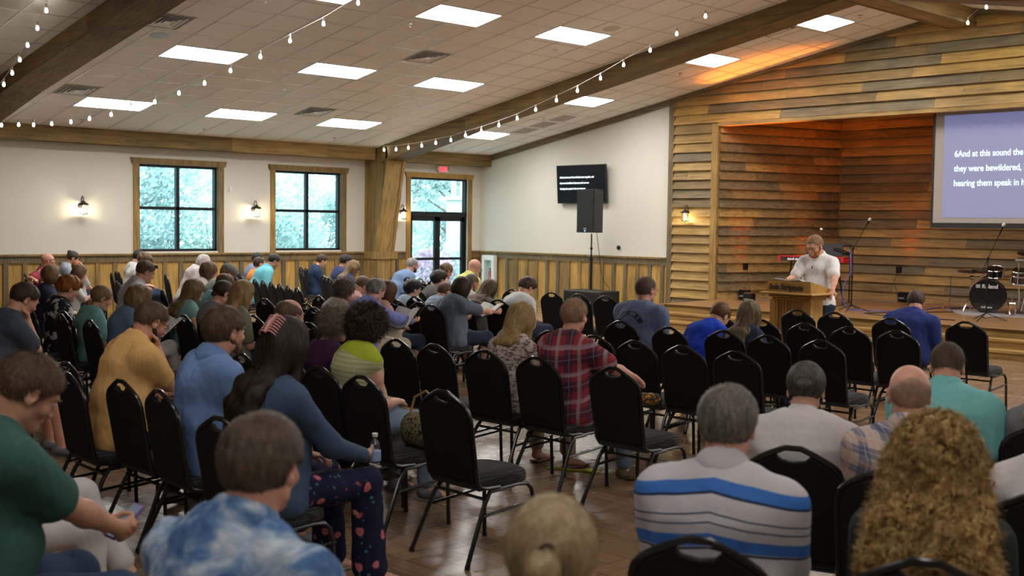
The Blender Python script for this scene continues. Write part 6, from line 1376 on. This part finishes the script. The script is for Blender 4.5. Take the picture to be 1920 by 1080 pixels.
pp(9.87, -9.5, 1.0, 'boy with neat brown hair in a light blue plaid shirt', yaw=-4, s=.85, b=.9, lean=10, shirt=M_bpl, collar=True, hair='short', hairmat=H_BR, hp=30)
pp(10.07, -8.9, 1.03, 'girl with long wavy brown hair bent low beside the white wall', yaw=0, lean=12, fem=True, shirt=C('dark_floral_plain', (.14, .13, .12)), hair='long', hairmat=H_BR, hairlen=.3, hairflare=1.6, hairw=.115, hp=28, strands=1200, wave=.6)
pp(10.86, -9.0, 1.09, 'dark haired man in a white shirt, head bowed, by the wainscot', yaw=2, lean=12, shirt=C('white_cotton', (.66, .67, .68)), hair='mop', inf=.014, hairmat=H_DK, hp=36, skin=SKR)
pp(14.99, -13.1, 1.17, 'woman with straight blonde hair in a cream leaf print blouse', yaw=2, fem=True, b=1.12, res=.0085, shirt=M_leafy, hair='long', hairmat=H_BL, hairlen=.06, hairw=.086, hairflare=1.0, hp=10, arms='lap', pants=('long', M_khaki), strands=3500, slen=.2, wave=.1, rip=.007, shoes=False, hy=14)
pp(15.54, -13.1, 1.23, 'man in a red plaid shirt and jeans, ankle resting on knee', yaw=0, res=.0075, b=1.2, jaw=1.15, shirt=M_rpl, hair='buzz', inf=.006, hairmat=hairmat('hair_reddish', (.22, .12, .065), (.46, .29, .17), .7), hp=4, hy=12, skin=SKR, arms={-1: 'lap', 1: (.26, .58, .68, (-.2, 0, -1), .35)}, legs='cross', crossleg=-1, pants=('long', M_jeans), shoes=plain('hiking_brown', (.13, .09, .05), .8), sole=patcloth('hiking_sole', lambda nt, v: ramp(nt, noise_tex(nt, v, 45, 2), [(.52, (.07, .055, .035)), (.58, (.5, .22, .03))]), wr=.1), strands=2500, slen=.008)
pp(13.88, -10.3, 1.25, 'broad man with glasses in a slate blue printed tee shirt', yaw=0, res=.0085, b=1.45, sh=1.2, hk=1.05, shirt=C('slate_blue_tee', (.14, .18, .30), wr=.8), hair='buzz', inf=.006, hairmat=H_BUZZ, glasses=True, hp=2, hy=-6, skin=SKR, arms='lap', strands=1500, slen=.008)
pp(14.63, -10.1, 1.03, 'boy in a royal blue polo bent far forward', yaw=-4, s=.9, lean=38, shirt=C('royal_blue', (.015, .06, .55)), collar=True, hair='short', hairmat=H_RB, hp=45, b=1.0, res=.010, strands=900)
pp(15.10, -10.3, 1.09, 'girl with long straight blonde hair in a navy top', yaw=0, fem=True, s=.95, shirt=C('navy_top', (.025, .03, .06)), hair='long', hairmat=hairmat('hair_ash_blonde', (.1, .07, .035), (.26, .19, .1)), hairlen=.32, hairw=.085, hairflare=1.0, hp=10, strands=2500, slen=.22, wave=.05, res=.010, hy=24)
pp(15.28, -7.5, 1.10, 'broad man in a navy polo in the front row, head bowed', yaw=0, res=.010, b=1.35, sh=1.18, lean=16, shirt=C('navy_polo', (.015, .028, .13), wr=.7), collar=True, hair='short', inf=.010, hairmat=H_DK, hp=30, skin=SKR, strands=1500, slen=.02, arms='knees', hy=25)
pp(18.43, -13.3, 1.16, 'man with cropped grey hair in a turquoise polo, head lowered', yaw=20, res=.0085, b=1.35, sh=1.1, lean=12, shirt=C('turquoise_polo', (.22, .58, .58), wr=.6), collar=True, hair='buzz', inf=.006, hairmat=H_BUZZ, hp=30, skin=SKR, arms='lap', strands=2000, slen=.008, hy=5)
pp(18.94, -14.7, 1.20, 'bald man with glasses in a white and navy plaid shirt', yaw=20, res=.008, b=1.1, shirt=M_wpl, collar=True, hair='bald', inf=.002, hairmat=H_STUB, glasses=True, hp=8, hy=16, skin=SKR, strands=1500, slen=.006)
pp(19.59, -15.78, 1.17, 'person with a big mass of curly golden hair', yaw=24, fem=True, res=.0075, b=1.15, shirt=C('dark_green_top', (.02, .03, .028)), hair='curlylong', hairmat=H_CURL, hairlen=.52, hairw=.115, hairflare=1.5, inf=.028, hp=4, arms='lap', strands=26000, slen=.12, hy=0)
pp(18.39, -14.6, 1.15, 'woman with dark greying hair in a small bun and a pale blouse', yaw=20, fem=True, res=.008, b=1.3, sh=1.2, shirt=C('pale_blouse', (.60, .57, .56), wr=.6), sleeve='long', collar=True, hair='bun', hairmat=hairmat('hair_dark_greying', (.03, .027, .024), (.15, .135, .12)), inf=.010, tie=(-.122, -.012), bunk=1.15, hp=22, arms='lap', strands=4500, slen=.05, earring=True, hy=8, side=.04)
pp(19.02, -16.07, 1.235, 'man with grey hair in a white polo with blue and navy stripes', yaw=24, res=.007, b=1.25, sh=1.08, jaw=1.1, shirt=M_strip, collar=True, collarmat=C('collar_white', (.5, .48, .51)), hair='short', inf=.010, hairmat=H_SG, hp=10, hy=0, skin=SKR, arms='lap', strands=9000, slen=.035)
pp(18.92, -13.15, 1.13, 'person with blonde hair and grey top at the right edge, farther row', yaw=20, fem=True, shirt=C('mottled_grey', (.2, .2, .21)), hair='long', hairmat=H_PB, hairlen=.25, hp=12, strands=2000, res=.009)
pp(19.50, -14.6, 1.12, 'person in a pale shirt cut by the right edge, nearer row', yaw=20, b=1.15, shirt=C('pale_blouse', (.46, .44, .43)), hair='short', hairmat=H_BR, res=.009)
pp(19.61, -17.50, 1.195, 'person with a pale blonde ponytail tied low, bottom centre', yaw=24, fem=True, res=.0065, shirt=C('mottled_grey', (.2, .2, .21)), hair='pony', hairmat=H_PB, inf=.013, tie=(-.112, .03), hairlen=.3, hp=6, arms='lap', strands=14000, slen=.07, hk=1.0, hy=16)
pp(18.76, -17.66, 1.275, 'large man in a blue and white tie dye shirt, bottom left of centre', yaw=12, res=.0065, b=1.42, sh=1.14, hk=1.0, jaw=1.15, shirt=M_tie, collar=True, hair='short', inf=.009, hairmat=H_BG, hp=8, hy=12, skin=SKR, arms='lap', strands=12000, slen=.03, rip=.008)
pp(17.34, -17.69, 1.30, 'man in a green tee and jeans looking at a phone, left edge', yaw=0, res=.0065, b=1.25, sh=1.12, lean=8, hp=36, hy=-6, shirt=C('green_tee', (.035, .10, .085), wr=.7), hair='short', inf=.008, hairmat=H_BR, skin=SKT, pz=.60, arms={-1: (-.02, .31, .77, (.8, -.2, .5), .7), 1: (.05, .32, .77, (-.8, -.2, .5), .7)}, pants=('long', M_denimd), strands=7000, slen=.022)
pp(16.25, -17.40, 1.16, 'person in white trousers and slip on shoes behind the green tee man', yaw=-6, res=.010, shirt=C('pale_blouse', (.46, .44, .43)), hair='short', hairmat=H_DK, hp=25, arms='lap', legs='kneeover', crossleg=-1, pants=('long', C('white_linen', (.55, .53, .52))), shoes=plain('tan_slip_on', (.1, .075, .05), .7))
def preacher_label(): return 'preacher with red beard and glasses in a white shirt behind the lectern'
PX, PY = 13.36, -6.42
pr = dict(head=(PX, PY, 1.66), yaw=192, label=preacher_label(), stand=True, res=.008, b=1.12, lean=6, hp=26, hy=-14, hk=1.08, s=1.0, shirt=C('white_cotton_bright', (.78, .78, .78), wr=.6), collar=True, off=.018, glasses=True, beard=H_RED, hair='buzz', inf=.004, hairmat=hairmat('hair_sandy', (.2, .10, .05), (.38, .22, .12)), skin=SKR, slouch=.01,
     arms={1: (.20, .30, 1.25, (0, 0, -1), .25, (.5, -.7, -.6)), -1: (-.34, .28, 1.12, (0, -.2, -1), .5, (-.9, -.5, -.3))}, pants=('long', M_jeansd), strands=1500, slen=.015, rip=.006)
PEOPLE.append(pr)
def w2(sp, p):      # local point of a person -> world
    a = math.radians(sp.get('yaw', 0)); H = sp['head']; return (H[0]+p[0]*math.cos(a)-p[1]*math.sin(a), H[1]+p[0]*math.sin(a)+p[1]*math.cos(a), p[2])
OCC = []
for i, sp in enumerate(PEOPLE):
    sp['seed'] = i; person(sp)
    if not sp.get('stand'):
        P_ = sp['_J']['P']; q = w2(sp, (P_[0], P_[1]-.015, 0))
        OCC.append(q); near = sp['label'].split(',')[0]; near = ' '.join(near.split()[:11])
        put_chair(q[0], q[1], 'black chair under the '+near, 'occupied banquet chairs', math.radians(sp.get('yaw', 0)))
# ================================================================ EMPTY CHAIRS (x, y of the back top) by row
ORD = ['first', 'second', 'third', 'fourth', 'fifth', 'sixth', 'seventh']
ROWS = [
 ('in the front row by the lectern', [(14.02, -7.8), (14.49, -7.8), (14.95, -7.8), (15.98, -7.8)], 0),
 ('in the second row facing the lectern', [(14.10, -9.36), (14.60, -9.36), (15.10, -9.36), (15.58, -9.36), (16.06, -9.36)], 0),
 ('just right of the blonde girl in navy', [(15.60, -10.74), (16.12, -10.74)], 0),
 ('in the row directly behind the slate tee man', [(14.20, -11.98), (14.72, -11.98), (15.21, -12.03), (15.69, -12.03), (16.19, -12.03)], 0),
 ('in the row of the red plaid man', [(13.98, -13.5), (14.45, -13.5), (16.27, -13.5)], 0),
 ('in the aisle end row right of the green sleeveless top', [(15.60, -15.03), (16.37, -15.04)], 0),
 ('beside the man in orange', [(13.9, -16.12), (14.90, -16.22)], 0),
 ('by the subwoofer and white wall', [(9.35, -7.8), (10.15, -7.82), (10.63, -7.8), (11.10, -7.78)], 0),
 ('in the row of the bowed white shirt man', [(10.43, -9.3)], 0),
 ('in the row left of the slate grey tee woman', [(9.20, -10.5), (9.72, -10.55), (10.22, -10.57), (10.70, -10.6)], 0),
 ('near the older woman with curly sandy hair', [(9.26, -11.79), (10.21, -11.84)], 0),
 ('behind the woman with the wavy denim bob', [(11.30, -13.18), (11.80, -13.2), (12.3, -13.2)], 0),
 ('in the row of the girl with the teal ponytail', [(9.75, -14.42), (10.60, -14.5), (11.55, -14.5)], 0),
 ('in the angled row behind the teen in orange', [(5.10, -9.40), (5.55, -9.53), (6.00, -9.66), (6.45, -9.80), (6.90, -9.94), (7.38, -10.1)], -17),
 ('in the angled row behind the navy jacket woman', [(1.15, -5.93), (1.62, -6.12), (2.08, -6.30)], -20),
 ('left of the girl beside the navy shirted man', [(5.05, -8.0), (6.25, -8.25)], -15),
 ('behind the boy in the white polo, angled row', [(4.69, -11.5), (5.24, -11.72), (5.78, -11.93), (6.30, -12.13), (6.84, -12.34)], -21),
 ('close to the wall left of the white polo boy', [(1.75, -10.1), (2.2, -10.28)], -20),
 ('close to the wall left of the bent white haired person', [(1.60, -8.75), (2.1, -8.95), (2.58, -9.15)], -20),
 ('in front of the glazed door', [(5.25, -6.7), (5.75, -6.82), (6.25, -6.95), (6.75, -7.1), (7.2, -7.6)], -8),
 ('at the right edge behind the turquoise polo', [(19.05, -13.84)], 20),
 ('between the pale ponytail and the striped polo man', [(18.90, -16.50)], 24),
]
for rn, L, yw in ROWS:
    a = math.radians(yw)
    for i, (x, y) in enumerate(L):
        cx_, cy_ = x-math.sin(a)*.29, y+.29*math.cos(a)
        if any(math.hypot(cx_-o_[0], cy_-o_[1]) < .40 for o_ in OCC): continue
        OCC.append((cx_, cy_, 0))
        n = (ORD[i]+' from left ') if len(L) > 1 else ''
        put_chair(x-math.sin(a)*.29, y+.29*math.cos(a), 'empty chair, '+n+rn, 'empty banquet chairs', a)
# the chair in the aisle with its back to the camera
put_chair(18.9, -16.75+.29, 'black banquet chair right of the striped polo man, under the curly golden hair', 'occupied banquet chairs', .1) if False else None
# ================================================================ SMALL THINGS
def by(text):
    for sp in PEOPLE:
        if text in sp['label']: return sp
def hand_pt(sp, q, f=.07): # world point just past the wrist
    Sh, el, wr, pal, cu, dr_ = sp['_arms'][q]; d = unit(wr-el); return w2(sp, wr+d*f)
def book_for(text, lab, tilt=35, dz=.03, dy=.0, sc=1.0, cover=(.03, .02, .02), dx=0, rz=0):
    sp = by(text); a = hand_pt(sp, -1); b = hand_pt(sp, 1); c = [(a[i]+b[i])/2 for i in range(3)]; yw = math.radians(sp.get('yaw', 0)+rz)
    c[0] += dx; c[1] += dy; return bible((c[0], c[1], c[2]+dz), yw, math.radians(tilt), lab, sc, cover)
book_for('periwinkle', 'open Bible held by the grey haired man in the periwinkle shirt', 50, .03, .02, 1.15, (.3, .22, .12), .05)
book_for('wavy grey blonde', 'open Bible held by the woman in the denim shirt and white trousers', 40, .05, .05, 1.15, (.08, .03, .02), .06)
book_for('sunglasses pushed', 'open notebook on the lap of the man with sunglasses on his head', 30, .03)
book_for('slate grey tee', 'open Bible on the lap of the woman in the slate grey tee', 30, .03, .05)
book_for('white goatee', 'open Bible held by the bald man in yellow', 25, .04)
sp = by('navy jacket'); c = hand_pt(sp, 1); mb = MB(); mb.box((0, 0, .12), (.16, .03, .26), bev=.004); o = mb.build('book', plain('cyan_cover', (.1, .5, .55), .5), loc=(c[0], c[1]+.05, c[2]-.02)); tag(o, 'cyan book held upright by the woman in the navy jacket', 'book')
sp = by('green tee and jeans'); a = hand_pt(sp, -1, .05); b = hand_pt(sp, 1, .05)
root = empty('phone', ((a[0]+b[0])/2, (a[1]+b[1])/2+.01, (a[2]+b[2])/2+.03), 0); tag(root, 'phone in a purple case held by the man in the green tee', 'phone'); root.rotation_euler = (math.radians(40), 0, 0)
mb = MB(); mb.box((0, 0, 0), (.078, .155, .011), bev=.004); mb.build('case', plain('purple_case', (.12, .04, .25), .5), root); mb = MB(); mb.box((0, 0, .0062), (.068, .14, .001)); mb.build('screen', plain('phone_screen', (.02, .02, .03), .1, emit=(.3, .35, .45), es=.2), root)
def bottle(loc, lab, tiltx=0):
    root = empty('water_bottle', loc); tag(root, lab, 'water bottle'); root.rotation_euler = (tiltx, 0, 0)
    mb = MB(); mb.lathe([(.0, .002), (.026, 0), (.031, .008), (.031, .05), (.029, .055), (.031, .06), (.031, .13), (.026, .155), (.013, .18), (.012, .195)], n=18); mb.build('bottle_body', M_bottle, root, smooth=True)
    mb = MB(); mb.lathe([(.0316, .065), (.0318, .067), (.0318, .115), (.0316, .117)], n=18); mb.build('bottle_label', plain('label_blue', (.25, .35, .6), .5), root, smooth=True)
    mb = MB(); mb.lathe([(.0135, .19), (.0145, .192), (.0145, .207), (.0, .208)], n=14); mb.build('cap', M_white, root, smooth=True); return root
M_bottle = glass_mat('clear_bottle', (.86, .9, .92), .12)
bottle((16.20, -12.75, 0), 'clear water bottle on the floor beside the man in red plaid'); bottle((5.2, -12.2, 0) if False else (7.55, -13.9, .0), 'clear water bottle on the floor left of the woman in navy and maroon')
sp = by('claw clip'); c = hand_pt(sp, 1, .09); bottle((c[0]+.01, c[1]+.0, c[2]-.07), 'clear water bottle held on the lap of the woman in the denim jacket')
root = empty('foam_cup', (16.47, -13.02, 0)); tag(root, 'white foam cup on the floor behind the water bottle', 'cup')
mb = MB(); mb.lathe([(0, 0), (.028, 0), (.042, .10), (.044, .102), (.039, .1), (.026, .006), (0, .006)], n=24); mb.build('cup_body', plain('foam_white', (.75, .73, .7), .8), root, smooth=True)
mb = MB(); mb.tube([(math.cos(t)*.043, math.sin(t)*.043, .101) for t in np.linspace(0, 6.283, 25)[:-1]], .002, 6, closed=True); mb.build('rim', plain('foam_white', (.75, .73, .7), .8), root, smooth=True)
root = empty('tumbler', (16.45, -16.85, 0)); root.location = (15.05, -16.55, .0); tag(root, 'dark teal travel tumbler by the feet of the person in white trousers', 'tumbler')
mb = MB(); mb.lathe([(0, 0), (.034, 0), (.036, .01), (.04, .2), (.0, .2)], n=24); mb.build('tumbler_body', plain('teal_steel', (.01, .05, .08), .25, .7), root, smooth=True); mb = MB(); mb.lathe([(.041, .19), (.042, .215), (.038, .222), (0, .222)], n=24); mb.build('lid', M_black, root, smooth=True)
# claw clip, cap, sunglasses, earrings: worn, so they hang on the figure
def on_head(text): sp = by(text); return sp, sp['_Hc'], sp['_Rh'], sp['_hk']
sp, Hc, Rh, k = on_head('claw clip'); mb = MB(); g = lambda x, y, z: tuple(Hc+Rh @ V3(x, y, z)*k)
for j in range(7):
    t = j/6; yy, zz = -.066-.062*t, .122-.062*t
    for s in (-1, 1): mb.tube([g(0, yy-.012, zz+.012), g(s*.028, yy-.014, zz+.010), g(s*.046, yy-.004, zz-.006), g(s*.042, yy+.010, zz-.016)], [.0055, .005, .004, .003], 6)
mb.tube([g(0, -.068, .137), g(0, -.112, .106), g(0, -.146, .062)], [.010, .013, .009], 8); mb.build('claw_clip', plain('pink_clip', (.55, .26, .24), .35), sp['_obj'], smooth=True)
sp, Hc, Rh, k = on_head('baseball cap'); Z = Sdf(Hc-.2, Hc+.25, .009); g = lambda x, y, z: Hc+Rh @ V3(x, y, z)*k
Z.ell(g(0, -.012, .045), V3(.096, .116, .09)*k, Rh, .01); Z.half(g(0, 0, .03), Rh @ V3(0, 0, -1), .004); v, f = Z.mesh(); np_mesh('cap_crown', v, f, C('cap_grey', (.17, .17, .16)), sp['_obj'])
mb = MB(); P_ = [g(x, .085+.09*math.sqrt(max(0, 1-(x/.08)**2)), .022-.25*x*x/.08) for x in np.linspace(-.078, .078, 13)]+[g(.07, .06, .03), g(-.07, .06, .03)]; mb.prism([tuple(p) for p in P_], tuple(Rh @ V3(0, 0, .006))); mb.build('cap_brim', C('cap_grey', (.17, .17, .16)), sp['_obj'])
sp, Hc, Rh, k = on_head('sunglasses pushed'); mb = MB(); g = lambda x, y, z: tuple(Hc+Rh @ V3(x, y, z)*k)
for s in (-1, 1):
    mb.add([g(s*.008, .075, .115), g(s*.06, .06, .11), g(s*.058, .075, .085), g(s*.012, .095, .09)], [(0, 1, 2, 3)]); mb.tube([g(s*.06, .06, .105), g(s*.092, .0, .06), g(s*.09, -.03, .03)], .004, 5); mb.tube([g(s*.008, .077, .117), g(s*.06, .062, .112), g(s*.058, .078, .085), g(s*.012, .098, .09)], .004, 5, closed=True)
mb.build('sunglasses', plain('sunglass_purple', (.03, .02, .06), .1), sp['_obj'])
for t in ('dark curly hair', 'dark greying hair'):
    sp, Hc, Rh, k = on_head(t); mb = MB(); c = Hc+Rh @ V3(.083, -.0, -.052)*k; mb.lathe([(0, -.007), (.005, -.005), (.007, 0), (.005, .005), (0, .007)], tuple(c), 10); mb.build('earring', plain('pearl', (.7, .65, .55), .2), sp['_obj'], smooth=True)
from mathutils.bvhtree import BVHTree
def conform(sp, child, pts2, mat, name, frm=-1, off=.0035):
    """small surface print: polygons given as (x, z) in the person's frame are laid onto the garment"""
    ob = [c for c in sp['_obj'].children if c.name.split('.')[0] == child][0]; bv = BVHTree.FromPolygons([v.co.copy() for v in ob.data.vertices], [tuple(p.vertices) for p in ob.data.polygons])
    mb = MB()
    for poly in pts2:
        P = []
        for x, z in poly:
            h = bv.ray_cast(Vector((x, frm, z)), Vector((0, -frm, 0)))
            if h[0] is None: break
            P.append(h[0]+h[1]*off)
        if len(P) == len(poly): mb.add(P, [tuple(range(len(P)))])
    mb.build(name, mat, sp['_obj'])
sp = by('printed tee'); zc = sp['_J']['C'][2]+.02; polys = []; let = []
for i in range(14):
    a0, a1 = math.radians(155-9.3*i), math.radians(155-9.3*(i+1)); polys.append([(.17*math.cos(a0), zc-.10+.17*math.sin(a0)), (.17*math.cos(a1), zc-.10+.17*math.sin(a1)), (.125*math.cos(a1), zc-.10+.125*math.sin(a1)), (.125*math.cos(a0), zc-.10+.125*math.sin(a0))])
for i in (1, 2, 3, 4, 7, 8, 9, 11):
    a0 = math.radians(150-9.3*i); 
    for da in (0, .045): c0 = a0-da; let.append([(r_*math.cos(c0+e), zc-.10+r_*math.sin(c0+e)) for r_, e in ((.163, .012), (.163, -.012), (.133, -.012), (.133, .012))])
conform(sp, 'shirt', polys, plain('print_navy', (.015, .02, .06), .8), 'shirt_print'); conform(sp, 'shirt', let, plain('print_pale', (.35, .4, .48), .8), 'shirt_print', off=.005)
sp = by('preacher with'); zc = sp['_J']['N'][2]; 
conform(sp, 'shirt', [[(.0, zc-.13), (.014, zc-.13), (.014, zc-.16), (.0, zc-.16)]], M_black, 'lapel_microphone', frm=1, off=.012)
conform(sp, 'shirt', [[(.0, zc-.20-.09*k), (.010, zc-.20-.09*k), (.010, zc-.21-.09*k), (.0, zc-.21-.09*k)] for k in range(4)], plain('button', (.5, .5, .5), .4), 'button', frm=1, off=.004)
# the lighter coil of the bun
sp, Hc, Rh, k = on_head('dark greying hair'); Z = Sdf(Hc-.22, Hc+.15, .005); c = Hc+Rh @ V3(0, -.128, -.012)*k
for t in np.linspace(0, 5.6, 12): Z.ell(c+Rh @ V3(.020*math.cos(t), -.006, .016*math.sin(t)), V3(.014, .012, .012), k=.006)
Z.ripple(.001, 300, 3); v, f = Z.mesh(); np_mesh('hair_bun', v, f, hairmat('hair_bun_light', (.08, .055, .03), (.34, .26, .16)), sp['_obj'])
# handbag on the floor beside the dark chairs
root = empty('handbag', (15.42, -14.45, 0)); tag(root, 'patterned olive handbag with tan piping on a chair by the aisle', 'bag'); root.location = (15.72, -14.66, .49)
Z = Sdf((-.22, -.14, -.02), (.22, .14, .36), .008); Z.econe((-.10, 0, .10), (.10, 0, .10), (0, 0, 1), .11, .075, .11, .075, .05); Z.half((0, 0, .004), (0, 0, -1), .01); v, f = Z.mesh()
np_mesh('bag_body', v, f, patcloth('paisley_olive', lambda nt, v: ramp(nt, noise_tex(nt, warped(nt, v, .12, 22), 30, 3), [(.42, (.03, .025, .018)), (.5, (.3, .25, .12)), (.58, (.1, .09, .05))]), wr=.1), root)
mb = MB(); mb.tube([(-.12, 0, .19), (-.1, .02, .30), (0, .03, .35), (.1, .02, .30), (.12, 0, .19)], .008, 6); mb.build('handle', plain('tan_leather', (.32, .2, .06), .5), root, smooth=True); mb = MB(); mb.tube([(-.17, .0, .12), (-.12, .0, .205), (0, 0, .215), (.12, 0, .205), (.17, 0, .12)], .006, 6); mb.build('piping', plain('tan_leather', (.32, .2, .06), .5), root, smooth=True)
mb = MB(); mb.tube([(15.05, -12.86, .006), (15.12, -12.80, .006), (15.22, -12.78, .006), (15.32, -12.72, .006)], .012, 6); mb.box((15.36, -12.70, .01), (.12, .07, .018), bev=.006); o = mb.build('umbrella_strap', plain('yellow_cloth', (.5, .45, .03), .7), smooth=True); o.name = 'folded_yellow_pouch'; tag(o, 'small yellow pouch with strap on the floor by the red plaid man', 'pouch')
# sandals
def sandal(sp, q, m, lab):
    an, fd = sp['_J']['foot'][q]; lat = np.cross(fd, V3(0, 0, 1)); mb = MB(); a = math.atan2(-fd[0], fd[1]); M_ = Matrix.Rotation(a, 3, 'Z'); c = an+fd*.07; mb.box((c[0], c[1], .012), (.085, .25, .018), M_, bev=.008)
    t = an+fd*.12; mb.tube([tuple(t+lat*.045+V3(0, 0, -.075)), tuple(t+V3(0, 0, -.03)), tuple(t-lat*.045+V3(0, 0, -.075))], .006, 6); mb.build('sandal', m, sp['_obj'], smooth=False)
for q in (-1, 1): sandal(by('leaf print'), q, plain('tan_sandal', (.2, .12, .07), .6), ''); sandal(by('claw clip'), q, plain('jewelled_sandal', (.6, .5, .35), .3, .5), '')
